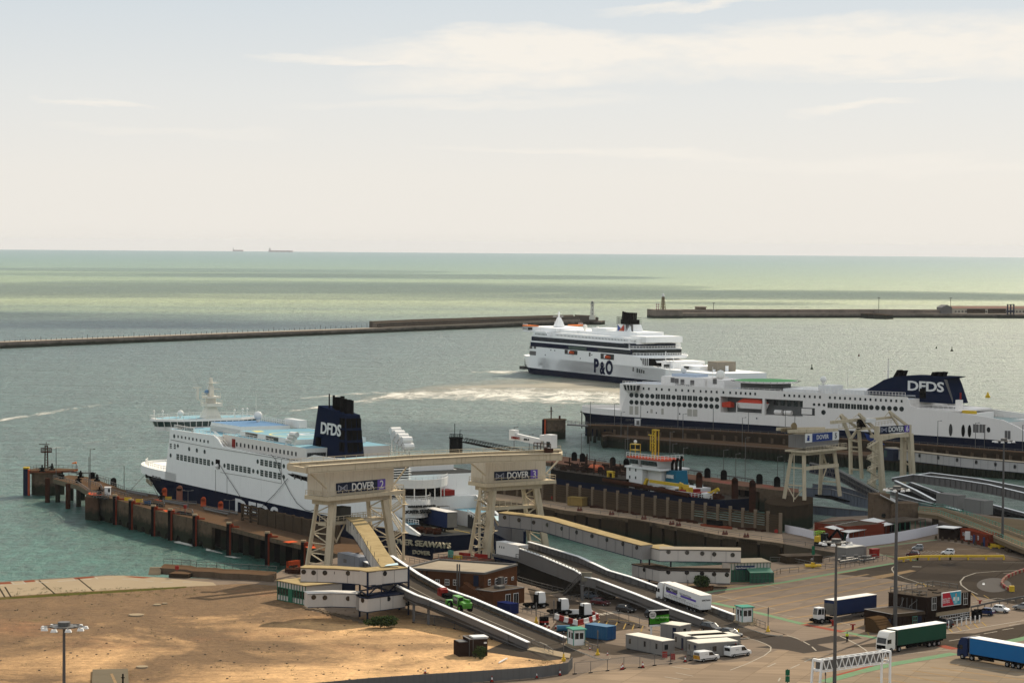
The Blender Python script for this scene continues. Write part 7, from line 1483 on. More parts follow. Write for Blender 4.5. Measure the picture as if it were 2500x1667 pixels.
for a,c in zip(h1[:4],h1[1:]):m.rail([a,c],.35,2.5,.08,0)
a=h1b[0];m.box(a.x-.6,a.x+1.5,a.y-.3,a.y+.5,a.z-1,a.z+.8).build('joint_machinery',mat('grimy_cream',(.30,.27,.20),.8,.3,1),R2)
f_=FR(P(1211,1355,8.2),P(1252,1366,8.2));t=f_.thing('plant_container','white plant container on a platform beside the DOVER 3 tower','container');L=f_.L
f_2=FR(P(1211,1352,8.3),P(1266,1363,8.3));t.location=f_2.A;t.rotation_euler.z=f_2.rz;L=f_2.L
MB().box(0,L,0,2.6,.1,2.9).build('body',m_whp,t);MB().box(-.05,L+.05,-.05,2.65,2.9,3.0).build('roof',m_whp,t);MB().box(-.6,L+1.5,-.8,3.4,-.5,0).rail([(L,-.7,0),(L+1.4,-.7,0)],1.1,1,.06).build('platform',m_steelgrey,t)
m=MB();[m.box(1.4+k*.9,1.7+k*.9,-.03,.02,1.6,2.1) for k in range(3)];m.build('vent',m_glassg,t)
f_=FR(P(824,1382,8.2),P(877,1394,8.2));t=f_.thing('plant_container','pale blue-grey plant container under the steep gallery','container');L=f_.L
mpl=mat('blue_grey_panel',(.36,.38,.42),.5,.06,.4,streak=.2)
MB().box(0,L,0,2.8,0,3.0).build('body',mpl,t);MB().box(-.05,L+.05,-.05,2.85,3.0,3.1).build('roof',mpl,t);MB().box(L*.28,L*.42,-.03,.02,1.2,2.0).box(L*.78,L*.79,-.03,.02,0,3).build('vent',m_steelgrey,t)
PW=thing('parapet_wall','low concrete sea wall with a fenced walkway on top, left of the lounge','sea wall')
w_=[(390,1400,1389),(455,1404,1392),(470,1408,1398),(520,1410,1399),(540,1413,1404),(600,1415,1402),(668,1420,1403)]
pw=[P(x,y,7) for x,y,t_ in w_];m=MB()
for a,c in zip(pw,pw[1:]):m.hexa([(a.x,a.y,6.9),(c.x,c.y,6.9),(c.x,c.y+7,6.9),(a.x,a.y+7,6.9),(a.x,a.y,8.3),(c.x,c.y,8.3),(c.x,c.y+7,8.3),(a.x,a.y+7,8.3)],0,1)
m.build('wall',[m_conc,m_pdeck],PW);MB().rail([p_+V((0,6.6,1.3)) for p_ in pw],1.2,1.8,.05).build('railing',m_gal,PW)
m=MB();a=P(384,1403,7);[m.box(a.x-2+k*.0,a.x+.6,a.y+k*.5,a.y+k*.5+.6,7,7.25+k*.22) for k in range(6)];m.build('steps',m_pave,PW)
f_=FR(P(412,1409,7),P(460,1411,7));o=MB().box(0,f_.L,0,4,0,.9,0,1).build('plinth',[m_concd,m_pdeck]);o.location=f_.A;o.rotation_euler.z=f_.rz;tag(o,'low brown concrete plinth at the foot of the sea wall','plinth')
a=P(432,1395,8.3);o=MB().box(-.4,.4,-.2,.2,.5,1.3).cyl((0,0,0),(0,0,.5),.06,6).build('lifebuoy_box',m_redp);o.location=a;tag(o,'small red lifebuoy box on the sea wall railing','lifebuoy box')
f_=FR(P(702,1392,7),P(733,1388,7));o=f_.thing('access_gate','orange steel gantry frame lying at the jetty root behind the galleries','frame');MB().box(0,f_.L,0,.4,1.0,2.0).box(0,.4,0,.4,0,2).box(f_.L-.4,f_.L,0,.4,0,2).build('frame',m_orange,o)
MB_=MB();random.seed(3)
for k in range(16):a=P(random.uniform(684,732),random.uniform(1392,1401),7);MB_.box(a.x,a.x+random.random()*2+.5,a.y,a.y+1,7,7.3+random.random()*.7)
struct(tag(MB_.build('scrap_pile',m_rust),'rusty scrap beside the orange frame'),'stuff')
R3=thing('linkspan_ramp','low grey linkspan girder partly hidden under the steep gallery','ramp')
girder(R3,[(878,1363,10.5,2.2),(925,1386,10.2,2.2)],side=1);
f_=FR(P(1057,1362,9.0),P(1165,1372,9.0));t=f_.thing('mooring_block','low concrete mooring block with red painted top and red barriers by the ferry stern','mooring block');L=f_.L
MB().box(0,L,0,7,-9,0,0,1).build('body',[m_conc,mat('red_worn_deck',(.22,.09,.06),.9,.3,.4)],t);MB().box(4,7,4.5,4.8,.3,1.2).box(8,11.5,4.8,5.1,.3,1.2).build('barrier',m_redp,t);MB().box(2,3,3,3.8,0,1.6).build('cabinet',m_mint,t);MB().box(4.5,6,1.5,3,0,.8).build('winch',m_dyellow,t);MB().rail([(0,0,0),(L,0,0)],1.1,1.5,.05).build('railing',m_gal,t)
MB().rail(wpts([(1000,1372),(1060,1384),(1110,1392),(1170,1402)]),1.1,2,.05).build('railing',m_gal,R3)
# === BUILDINGS
def building(nm,lab,A,B,dep,h,wall,roof,par=.35,z=None,base=0):
 f=FR(A,B,z);t=f.thing(nm,lab,'building');L=f.L
 MB().box(0,L,0,dep,base,h).build('wall',wall,t)
 MB().box(.25,L-.25,.25,dep-.25,h+.002,h+.06).build('roof',roof,t)
 MB().box(-.08,L+.08,-.08,.25,h,h+par).box(-.08,L+.08,dep-.25,dep+.08,h,h+par).box(-.08,.25,.25,dep-.25,h,h+par).box(L-.25,L+.08,.25,dep-.25,h,h+par).build('parapet',m_steelgrey if wall is not m_brickr else wall,t)
 return f,t
def wndw(t,x,z,w=1.1,h=1.1,y=0,side='y',fm=None,yy=None):
 fm=fm or m_whp
 B_=(lambda a0,a1,d0,d1,z0,z1:MB().box(a0,a1,y+d0,y+d1,z0,z1)) if side=='y' else(lambda a0,a1,d0,d1,z0,z1:MB().box(y+d0,y+d1,a0,a1,z0,z1))
 o=B_(x-w/2,x+w/2,-.06,.03,z-h/2,z+h/2).build('window',fm,t)
 e=.09;[B_(x-w/2+e+i*(w-e)/2,x-w/2+(i+1)*(w-e)/2,-.08,-.05,z-h/2+e+j*(h-e)/2,z-h/2+(j+1)*(h-e)/2).build('pane',m_glass,o) for i in range(2) for j in range(2)]
 return o
zE=lambda x,y:(1150+x/4,1275+y/4)
A,B=P(1081,1434,7),P(1182,1474,7)
bc=P(1182,1472,7);br=P(1262,1448,7);bl=P(1081,1432,7)
f_=FR(bc,br);L=f_.L;dl=f_.loc(bl);dep=dl.y
t=f_.thing('brick_building','dark brown brick building with a flat sunlit roof between the two ramps','building');zt=ZAT(bc,zE(125,508)[1])-7
MB().box(0,L,0,dep,0,zt).build('wall',m_brick,t);MB().box(.3,L-.3,.3,dep-.3,zt+.002,zt+.05).build('roof',m_roof,t)
MB().box(-.1,L+.1,-.1,.3,zt,zt+.4).box(-.1,L+.1,dep-.3,dep+.1,zt,zt+.4).box(-.1,.3,.3,dep-.3,zt,zt+.4).box(L-.3,L+.1,.3,dep-.3,zt,zt+.4).build('parapet',m_gal,t)
for x,y in((178,582),(245,573),(338,563),(405,545)):q=f_.f(*zE(x,y));wndw(t,q[0],q[2],1.2,1.2 if y!=545 else .7)
fl=FR(bl,bc)
def leftw(px,py):q=fl.f(px,py);d=f_.loc(fl.wd(q[0],0,q[2]));return d
for x,y,w,h in((345,1420,1.1,.5),(388,1428,1.3,.6),(437,1440,1.1,.5)):d=leftw(1000+x/4,1040+y/4);wndw(t,d.y,d.z,w,h,0,'x')
for x,y in((490,1465),(538,1475),(580,1488)):d=leftw(1000+x/4,1040+y/4);wndw(t,d.y,d.z,1.0,1.2,0,'x')
m=MB();d=leftw(1000+412/4,1040+1480/4);m.box(-.12,0,d.y-.08,d.y+.08,.2,zt);d=leftw(1115,1410);m.box(-.12,0,d.y+1,d.y+1.15,.2,zt);m.build('downpipe',m_rubber,t)
d=leftw(1149,1400);MB().cyl((-.6,d.y,0),(-.6,d.y,zt+1.9),.16,8).cyl((-.6,d.y-.5,0),(-.6,d.y-.5,zt+1.9),.16,8).build('flue',m_gal,t)
d=leftw(1160,1423);MB().box(-.1,.02,1.3,2.4,3.4,5.6).build('door',m_trimnavy,t)
MB().hexa([(-3.0,3.2,0),(-.05,3.2,0),(-.05,4.2,0),(-3.0,4.2,0),(-3.0,3.2,3.4),(-.05,3.2,3.4),(-.05,4.2,3.4),(-3.0,4.2,3.4)]).hexa([(-3.2,-3.5,0),(-1.4,-3.5,0),(-1.4,3.2,0),(-3.2,3.2,0),(-3.2,-3.5,.6),(-1.4,-3.5,.6),(-1.4,3.2,4.4),(-3.2,3.2,4.4)]).build('stair_wall',m_brick,t)
MB().box(6.2,7.6,-.9,-.1,3.2,4.6).bar((6.2,-.9,0),(6.2,-.9,4.6),.06).bar((7.6,-.9,0),(7.6,-.9,4.6),.06).build('window_cage',m_gal,t)
A,B=P(1204,1481,7),P(1280,1470,7);f_,t=building('brick_annex','single storey brown brick annex with two glazed double doors',A,B,6,3.0,m_brick,m_roofd,.15)
for x,y in((360,740),(437,735)):q=f_.f(*zE(x,y));o=MB().box(q[0]-.75,q[0]+.75,-.08,.02,0,2.2).build('door',m_whp,t);MB().box(q[0]-.66,q[0]-.04,-.1,-.07,.1,2.1).box(q[0]+.04,q[0]+.66,-.1,-.07,.1,2.1).build('pane',m_glass,o)
MB().box(4,5.6,2,3.6,3.05,3.6).build('roof_unit',m_gal,t)
A,B=P(1147,1602,7),P(1190,1600,7);f_,t=building('brick_hut','small derelict brick hut with a pale roof hatch on the shingle',A,B,4.2,3.0,mat('hut_brick',(.05,.03,.022),.9,.2,1),m_roofd,.12)
MB().box(.9,3.7,.8,3.4,3.05,3.3).build('roof_hatch',m_whp,t);MB().box(-1.9,-.01,.3,3.6,0,2.5).build('wall',mat('hut_brick',0),t);MB().box(-1.8,-.2,.5,3.3,2.5,2.6).build('roof_slab',m_gal,t);MB().box(2.6,3.1,-.05,.01,2.2,2.5).build('notice',m_whp,t)
for k in range(2):m=MB().box(-.15+k*.7,-.05+k*.7,-.05,.02,0,3);m.build('door_post',m_gal,t)
A,B=P(1988,1311,7),P(2066,1322,7);f_,t=building('brick_building','long low red brick building with a mossy flat roof',A,B,13,3.6,m_brickr,m_roofd,.15)
for x,y in((392,1375),(497,1382),(537,1398),(610,1405)):q=f_.f(1912+x/4,950+y/4);wndw(t,q[0],q[2],1.0,1.2)
q=f_.f(1999,1293);MB().box(q[0]-.5,q[0]+.5,-.08,.02,0,2.1).build('door',m_green,t)
A,B=P(2066,1326,7),P(2185,1302,7);f_=FR(A,B);t=f_.thing('canopy_building','red brick wing with a striped corrugated canopy and green doors','building');L=f_.L
MB().box(0,L,1.5,8,0,3.1).build('wall',m_brickr,t);m=MB();n=40
for i in range(n):m.hexa([(L*i/n,-.6,2.6),(L*(i+.6)/n,-.6,2.6),(L*(i+.6)/n,6,3.6),(L*i/n,6,3.6),(L*i/n,-.6,2.68),(L*(i+.6)/n,-.6,2.68),(L*(i+.6)/n,6,3.68),(L*i/n,6,3.68)])
m.build('canopy_sheet',m_whp,t);MB().hexa([(0,-.55,2.5),(L,-.55,2.5),(L,6,3.5),(0,6,3.5),(0,-.55,2.58),(L,-.55,2.58),(L,6,3.58),(0,6,3.58)]).build('canopy',mat('tan_sheet',(.25,.21,.15),.8,.2,.6),t)
for i,q in enumerate((.06,.22,.52)):MB().box(L*q,L*q+1.1*(1+(i==2)),1.42,1.52,0,2.2).build('door',m_green,t)
m=MB();[m.bar((L*i/9,-.4,0),(L*i/9,-.4,2.6),.1) for i in range(10)];m.build('canopy_post',m_gal,t)
for q in(.14,.3,.36,.44,.68):wndw(t,L*q,1.7,1.0,.8,1.5)
f_=FR(P(2186,1305,7),P(2260,1296,7));t=f_.thing('shelter','dark open shelter with green posts behind the white hoarding','shelter');L=f_.L;MB().box(0,L,0,7,2.9,3.15).build('roof',m_roofd,t);m=MB();[m.bar((L*i/6,.2,0),(L*i/6,.2,2.9),.14) for i in range(7)];m.build('post',m_green,t);MB().box(0,L,5,6.5,0,2.9).build('wall',m_rubber,t)
A,B=P(2176,1279,7),P(2242,1278,7);f_=FR(A,B);t=f_.thing('concrete_building','blocky concrete stair house with round windows and a sloping striped skylight','building');L=f_.L;zt=ZAT(A,1229)-7
MB().box(0,L,0,6,0,zt).box(-4.4,0,1.2,6,0,zt+2.4).build('wall',m_conc,t)
MB().ext([(-4.4,1.15,zt+2.4),(0,.3,zt),(.0,5.8,zt),(-4.4,5.8,zt+2.4)],(0,0,.01))
MB().hexa([(-3.0,.6,zt+1.9),(1.2,.3,zt-.1),(3.2,4.5,zt-.1),(-.9,4.8,zt+1.9),(-3.0,.6,zt+2.3),(1.2,.3,zt+.2),(3.2,4.5,zt+.2),(-.9,4.8,zt+2.3)]).build('skylight',mat('tan_sheet',0),t)
m=MB();[m.bar((-3.0+k*.0+.25*k,.6+.5*k,zt+2.36),(1.2+.25*k,.3+.5*k,zt+.26),.28,.1) for k in range(9)];m.build('skylight_strip',m_whp,t)
for px,py in((2197,1268),(2219,1267),(2193,1241),(2207,1243),(2220,1242),(2232,1241)):q=f_.f(px,py);MB().cyl((q[0],-.06,q[2]),(q[0],.02,q[2]),.55,14).build('porthole',m_glass if py>1250 else m_conc,t)
for px,py in((2157,1258),):q=f_.f(px,py,1.2);MB().cyl((q[0],1.14,q[2]),(q[0],1.22,q[2]),.6,14).build('porthole',m_glass,t)
zF=lambda x,y:(1912+x/4,1275+y/4)
A,B=P(2262,1526,7),P(2369,1510,7);f_=FR(A,B);t=f_.thing('office_building','two storey dark clad control office with a coloured advertising board on its front','building');L=f_.L;zt=ZAT(A,zF(1440,735)[1])-7;zm=ZAT(A,zF(1440,890)[1])-7
dl=f_.loc(P(2207,1503,7));m_dclad=mat('dark_brown_cladding',(.035,.02,.014),.7,.15,.5,corr=18)
XL=f_.f(*zF(1175,700),8)[0];dep=9.5
MB().box(0,L,0,dep,zm,zt).build('upper_storey',m_dclad,t);MB().box(0,L-.2,.3,dep-.3,0,zm).build('lower_storey',m_dclad,t)
MB().box(-.1,L+.1,-.1,dep+.1,zt,zt+.12).build('roof',m_roofd,t)
m=MB().rail([(.3,.3,zt+.1),(.3,dep-.3,zt+.1),(L-.3,dep-.3,zt+.1),(L-.3,3,zt+.1)],1.1,1.6,.05);m.build('roof_railing',m_gal,t)
for k in range(4):MB().box(1+k*2.4,2.3+k*2.4,2+k%2*3,3.4+k%2*3,zt+.12,zt+.35).build('roof_unit',m_roofd,t)
x0,x1=f_.f(*zF(1540,700))[0],f_.f(*zF(1725,700))[0];z0,z1=f_.f(*zF(1540,822))[2],f_.f(*zF(1540,685))[2]
BB=MB().box(x0,x1,-.35,-.1,z0,z1).build('advertising_board',m_whp,t)
MB().poly([(x0+.12,-.37,z0+.12),(x0+(x1-x0)*.62,-.37,z0+.12),(x0+(x1-x0)*.38,-.37,z1-.12),(x0+.12,-.37,z1-.12)]).build('board_red',mat('ad_red',(.42,.015,.03),.5),BB)
MB().poly([(x0+(x1-x0)*.62,-.365,z0+.12),(x1-.12,-.365,z0+.12),(x1-.12,-.365,z1-.12),(x0+(x1-x0)*.38,-.365,z1-.12)]).build('board_blue',mat('ad_teal',(.04,.28,.38),.5),BB)
xc,zc_=x0+(x1-x0)*.72,(z0+z1)/2;m=MB().poly([(xc-.5,-.38,zc_-1.0),(xc+.4,-.38,zc_-1.0),(xc+.5,-.38,zc_+.2),(xc-.3,-.38,zc_+.4)]).poly([(xc-.25,-.385,zc_+.35),(xc+.25,-.385,zc_+.35),(xc+.2,-.385,zc_+.95),(xc-.2,-.385,zc_+.95)],1).poly([(xc-.9,-.39,zc_-.4),(xc-.4,-.39,zc_-.5),(xc-.3,-.39,zc_+.2),(xc-.8,-.39,zc_+.3)],2).poly([(xc+.5,-.39,zc_-.6),(xc+1.0,-.39,zc_-.5),(xc+.9,-.39,zc_+.2),(xc+.5,-.39,zc_+.1)],2)
m.build('board_figure',[mat('ad_teal2',(.25,.5,.52),.5),mat('ad_skin',(.5,.3,.2),.6),m_whp],BB)
for i,s in enumerate(('Enjoy shop online','huge savings in','Brands & Spirits')):text(s,'lettering',.42,m_whp,BB,FM(x0+(x1-x0)*.21,-.39,z0+(z1-z0)*(.55-i*.13)),.005,.005,.8)
for x,y,w,h in((1472,790,1.3,2.6),(1780,740,1.3,2.4)):q=f_.f(*zF(x,y));wndw(t,q[0],q[2],w,h)
m=MB();n=12
x0,x1=f_.f(*zF(1540,930))[0],L-.1;MB().box(x0,x1,.1,.32,.1,zm*.62).build('shopfront',m_whp,t);m=MB();w=(x1-x0)/n
for i in range(n):
 for j in range(2 if i<8 else 3):m.box(x0+i*w+.08,x0+(i+1)*w-.06,.05,.12,.25+j*(zm*.55)/(2 if i<8 else 3),.1+(j+1)*(zm*.55)/(2 if i<8 else 3))
m.build('shopfront_pane',m_glass,t);MB().box(x0-1.2,x1,.15,.3,zm*.64,zm-.05).build('fascia',m_pave,t)
m=MB();a0=3.5
MB().box(-.5,-.02,3.0,6.0,.6,1.0).build('stair_landing',m_gal,t)
m=MB();[m.bar((-.1,2.4+k*1.2,zm-.3),(-.1,2.4+k*1.2,zt-.5),.12) for k in range(4)];m.bar((-.1,2.2,zt-.6),(-1.6,3.0,zt-1.8),.1).bar((-.1,5.6,zt-.6),(-1.6,5.0,zt-1.8),.1).bar((-1.6,2.9,zt-1.8),(-1.6,2.9,zm-.6),.14).bar((-1.6,5.1,zt-1.8),(-1.6,5.1,zm-.6),.14).build('door_canopy_frame',m_gal,t)
A,B=P(2178,1538,7),P(2256,1530,7);f_,t=building('office_annex','low dark annex with a grey fascia in front of the control office',A,B,8,3.0,m_dclad,m_roofd,.1)
MB().box(-.15,f_.L+.15,-.15,-.02,2.5,3.1).build('fascia',m_panelc,t);q=f_.f(*zF(1285,985));wndw(t,q[0],1.5,1.2,1.6,fm=m_mint)
for x in(1030,1330):q=f_.f(*zF(x,985));MB().box(q[0]-.5,q[0]+.5,-.06,.02,.1,2.2).build('door',m_trimnavy,t)
A,B=P(2112,1541,7),P(2152,1547,7);f_=FR(A,B);t=f_.thing('covered_stair','brown ribbed subway entrance with a sloping curved roof','subway entrance');L=f_.L;m_brnc=mat('brown_cladding',(.13,.075,.035),.8,.15,.5,corr=16);ht=ZAT(A,zF(800,925)[1])-7
MB().ext([(0,0,0),(L,0,0),(L,0,.8),(L*.8,0,1.3),(L*.5,0,ht*.92),(L*.3,0,ht),(0,0,ht)],(0,.25,0)).build('side_wall',m_brnc,t)
pr_=[(L,.8),(L*.8,1.3),(L*.5,ht*.92),(L*.3,ht),(0,ht)];m=MB()
for(xa,za),(xb_,zb_) in zip(pr_,pr_[1:]):m.hexa([(xb_+0,-.1,zb_-.1),(xa,-.1,za-.1),(xa,4,za-.1),(xb_,4,zb_-.1),(xb_,-.1,zb_),(xa,-.1,za),(xa,4,za),(xb_,4,zb_)])
m.build('roof',m_brnc,t);MB().box(0,L*.5,3.6,4,0,ht-.2).build('back_wall',m_brnc,t)
A,B=P(1920,1376,7),P(2008,1373,7);f_=FR(A,B);o=MB().box(0,f_.L,0,5,0,1.7,0,1).build('bunker',[m_concd,m_roofd]);o.location=f_.A;o.rotation_euler.z=f_.rz;tag(o,'low flat-topped concrete bunker behind railings near the green glass lounge','bunker')
A,B=P(2066,1365,7),P(2119,1358,7);f_=FR(A,B);t=f_.thing('plant_cabinet','pale grey plant cabinet with round tanks in the fenced compound','plant cabinet');MB().box(0,f_.L*.8,0,3,0,2.6).build('body',m_cabin,t);MB().cyl((f_.L*.9,.8,0),(f_.L*.9,.8,2.4),.8,12).build('tank',m_cabin,t);MB().box(-.1,f_.L*.8+.1,-.1,3.1,2.6,2.75).build('roof',m_cabroof,t)
A=P(2130,1361,7);f_=FR(A,P(2147,1360,7));t=f_.thing('fire_hose_cabinet','red cabinet beside the pale plant cabinet','cabinet');MB().box(0,f_.L,0,1.4,0,1.9).build('body',m_redp,t);MB().box(-.1,f_.L+.1,-.1,1.5,1.9,2.05).build('lid',m_redp,t)
t=thing('pipework','grey pipework with valves in the fenced compound','pipework');m=MB()
for l in([(2045,1373),(2075,1368),(2100,1366),(2125,1364)],[(2050,1377),(2095,1370),(2102,1374),(2135,1369)]):m.tube([p_+V((0,0,.6)) for p_ in wpts(l)],.28,8)
for x,y in((2060,1371),(2090,1369),(2110,1371)):a=P(x,y,7);m.cyl(a,a+V((0,0,1.2)),.3,8).cyl(a+V((-.5,0,1.2)),a+V((.5,0,1.2)),.35,8)
m.build('pipe',m_gal,t)
t=thing('hoarding','plain white hoarding curving round the red brick building','hoarding');
for l,h in(([(1916,1299.5),(1960,1308),(1990,1316)],2.0),([(2066,1336),(2075,1337.5),(2170,1326),(2240,1313),(2290,1302)],2.4)):
 p_=wpts(l);m=MB()
 for a,c in zip(p_,p_[1:]):m.hexa([(a.x,a.y,7),(c.x,c.y,7),(c.x,c.y+.15,7),(a.x,a.y+.15,7),(a.x,a.y,7+h),(c.x,c.y,7+h),(c.x,c.y+.15,7+h),(a.x,a.y+.15,7+h)])
 m.build('panel',mat('hoarding_white',(.62,.60,.62),.6,.04,.3),t)
a,c=P(2066,1336,7),P(2072,1322,7);MB().bar(a+V((0,0,1.2)),c+V((0,0,1.2)),.15,2.4).build('panel',mat('hoarding_white',0),t)
A,B=P(2292,1314,7),P(2340,1318,7);f_=FR(A,B);t=f_.thing('lodge','dark gatehouse with a white canopy under the elevated road','building');MB().box(0,f_.L,0,5,0,2.9).build('wall',m_dclad,t);MB().box(-.3,f_.L*.9,-1.6,3,2.9,3.05).build('canopy',m_whp,t)
A,B=P(2344,1318,7),P(2412,1335,7);f_=FR(A,B);t=f_.thing('brick_offices','row of dark red brick offices with blue doors under the elevated road','building');MB().box(0,f_.L,0,4,0,3.0).build('wall',m_brickr,t)
for x,y,w,h in((1763,112,1.0,.8),(1838,150,.9,1.1),(1905,150,.6,1.0)):q=f_.f(*zF(x,y));wndw(t,q[0],q[2],w,h)
for x in(1866,1963):q=f_.f(*zF(x,190));MB().box(q[0]-.5,q[0]+.5,-.1,.02,0,2.2).build('door',mat('door_blue',(.03,.05,.16),.5),t)
# === BERTH 5/6 ramps
R5=thing('linkspan_ramp','blue-grey double deck linkspan girders right of the DOVER 5 tower','ramp');m_bg=mat('bluegrey_girder',(.22,.25,.30),.55,.12,.4,streak=.4)
girder(R5,[(1963,1190,7.2,2.4),(2030,1193,7.4,3.0),(2085,1208,7.4,3.2),(2137,1222,7.4,2.4)],side=1,mt=m_bg,mtop=m_steelgrey);girder(R5,[(1977,1233,4.0,2.4),(2060,1241,4.0,2.4),(2146,1250,4.0,2.0)],side=1,mt=m_bg,mtop=m_steelgrey)
girder(R5,[(1985,1180,7.0,2.0),(2055,1187,7.2,2.4),(2160,1217,7.2,2.0)],side=1,mt=m_bg,mtop=m_steelgrey);girder(R5,[(2100,1200,7,2),(2220,1222,7,2),(2290,1236,7,1.6)],side=1,mt=m_bg,mtop=m_steelgrey)
a,c,d,e_=P(1963,1200,5.6),P(2140,1232,5.6),P(2290,1240,5.6),P(1985,1186,5.6);MB().prism(xy([a,c,d,e_]),5.0,5.4).build('roadway',m_rubber,R5)
TW=thing('truss_walkway','galvanised lattice footbridge sloping down from the DOVER 5 tower to the concrete stair house','footbridge')
tp=[P(x,y,z) for x,y,z in((1976,1131,13.8),(2040,1145,13.0),(2095,1175,11.4),(2146,1203,9.8))];m=MB();nn=V((.5,2.3,0))
for o_ in(V((0,0,0)),nn):
 for a,c in zip(tp,tp[1:]):
  a,c=a+o_,c+o_;m.bar(a,c,.3).bar(a-V((0,0,2.7)),c-V((0,0,2.7)),.3).bar(a-V((0,0,1.3)),c-V((0,0,1.3)),.15);L=(c-a).length;k=int(L/1.3)
  for i in range(k):q0,q1=a.lerp(c,i/k),a.lerp(c,(i+1)/k);m.bar(q0,q0-V((0,0,2.7)),.12);(m.bar(q0,q1-V((0,0,2.7)),.12) if i%2 else m.bar(q0-V((0,0,2.7)),q1,.12))
m.build('lattice',m_gal,TW);m=MB()
for a,c in zip(tp,tp[1:]):m.hexa([a-V((0,0,2.7)),c-V((0,0,2.7)),c+nn-V((0,0,2.7)),a+nn-V((0,0,2.7)),a-V((0,0,2.5)),c-V((0,0,2.5)),c+nn-V((0,0,2.5)),a+nn-V((0,0,2.5))]);m.hexa([a+nn*.95-V((0,0,2.5)),c+nn*.95-V((0,0,2.5)),c+nn-V((0,0,2.5)),a+nn-V((0,0,2.5)),a+nn*.95,c+nn*.95,c+nn,a+nn])
m.build('deck',m_trimnavy,TW)
R6=thing('linkspan_ramp','pale grey linkspan girders rising past the DOVER 6 tower toward the right edge','ramp')
girder(R6,[(2178,1166,7.5,1.0),(2230,1157,8.6,2.4),(2320,1167,8.8,2.8),(2412,1181,8.8,2.8),(2500,1202,8.2,2.4),(2640,1235,8,2)],side=1,mt=m_girder);girder(R6,[(2240,1158,8.2,1.2),(2272,1153,8.8,2.0),(2387,1167,9,2.4),(2500,1188,8.6,2.0),(2640,1215,8,2)],side=0)
R7=thing('linkspan_ramp','dark low linkspan deck with a slanting girder below the DOVER 6 tower','ramp')
girder(R7,[(2185,1172,7.5,.9),(2235,1195,6.6,1.0),(2282,1220,5.8,.9)],side=1,mt=m_steelgrey);girder(R7,[(2175,1197,4.6,1.2),(2240,1218,4.6,1.2),(2345,1245,4.6,1.0)],side=1,mt=m_steelgrey);girder(R7,[(2220,1175,4.6,1),(2330,1215,4.6,1.2),(2405,1226,4.6,1.2),(2520,1256,4.6,1.0)],side=1,mt=m_steelgrey)
MB().prism(xy(wpts([(2176,1200),(2345,1250),(2520,1262),(2400,1228),(2230,1180),(2180,1185)],3.6)),3.1,3.6).build('roadway',m_rubber,R7)
for(xa,ya,xb_,yb_,lab) in((2285,1236,2337,1243,'pale grey plant container on the low linkspan, left of a similar one'),(2352,1249,2402,1257,'pale grey plant container on the low linkspan, right of a similar one')):
 f_=FR(P(xa,ya,4.2),P(xb_,yb_,4.2));t=f_.thing('plant_container',lab,'container');MB().box(0,f_.L,0,3.2,0,3.9).build('body',m_cabin,t);MB().box(-.05,f_.L+.05,-.05,3.25,3.9,4.0).build('roof',m_cabin,t);MB().box(f_.L*.82,f_.L*.83,-.03,.02,.2,3.7).build('door_seam',m_dkgrey,t)
ER=thing('elevated_road','elevated concrete road with green railings sloping down to the right edge','road bridge')
n1=[P(x,y,z) for x,y,z in((2242,1252,10.2),(2290,1258,10.2),(2335,1275,10.0),(2400,1300,9.6),(2470,1330,9.0),(2560,1366,8.4))];f1=[P(x,y,z) for x,y,z in((2242,1240,10.2),(2300,1244,10.2),(2360,1262,10.0),(2430,1288,9.6),(2500,1314,9.0),(2600,1345,8.4))]
m_tan=mat('tan_road',(.27,.20,.12),.9,.15,.2,c2=(.20,.15,.09),fine=.1);roadway(ER,n1,f1,m_tan,1.0,'deck')
m=MB();[m.bar(a+V((0,0,.3)),c+V((0,0,.3)),.3,.6) for l in(n1,f1) for a,c in zip(l,l[1:])];m.build('parapet',m_pave,ER)
m=MB();m.rail([p_+V((0,0,.5)) for p_ in n1],1.0,2,.05).rail([p_+V((0,0,.5)) for p_ in f1],1.0,2,.05).build('railing',m_mint,ER)
for k in range(4):a=n1[1].lerp(n1[4],k/3)+V((0,2.0,0));MB().box(a.x-.5,a.x+.5,a.y,a.y+4,6.9,a.z-1.0).build('pier_column',m_concd,ER)
o=MB().prism(xy(wpts([(2250,1292),(2420,1345),(2560,1372),(2600,1350),(2300,1262)])),6.9,6.95).build('shadow_gap',m_rubber,ER) if 0 else None
MB().rail(wpts([(2250,1241),(2300,1246),(2370,1262)],9.0),1.1,2,.05).build('railing',m_mint,ER)
f_=FR(P(2354,1300,9.3),P(2365,1304,9.3));o=MB().box(0,2,0,.1,-1.6,.5).build('notice',m_whp,ER);o.location=f_.A-V((0,1.2,0))
sheet('road',[(2340,1252),(2420,1262),(2700,1290),(2700,1345),(2500,1310),(2400,1276)],m_tan,k=1)
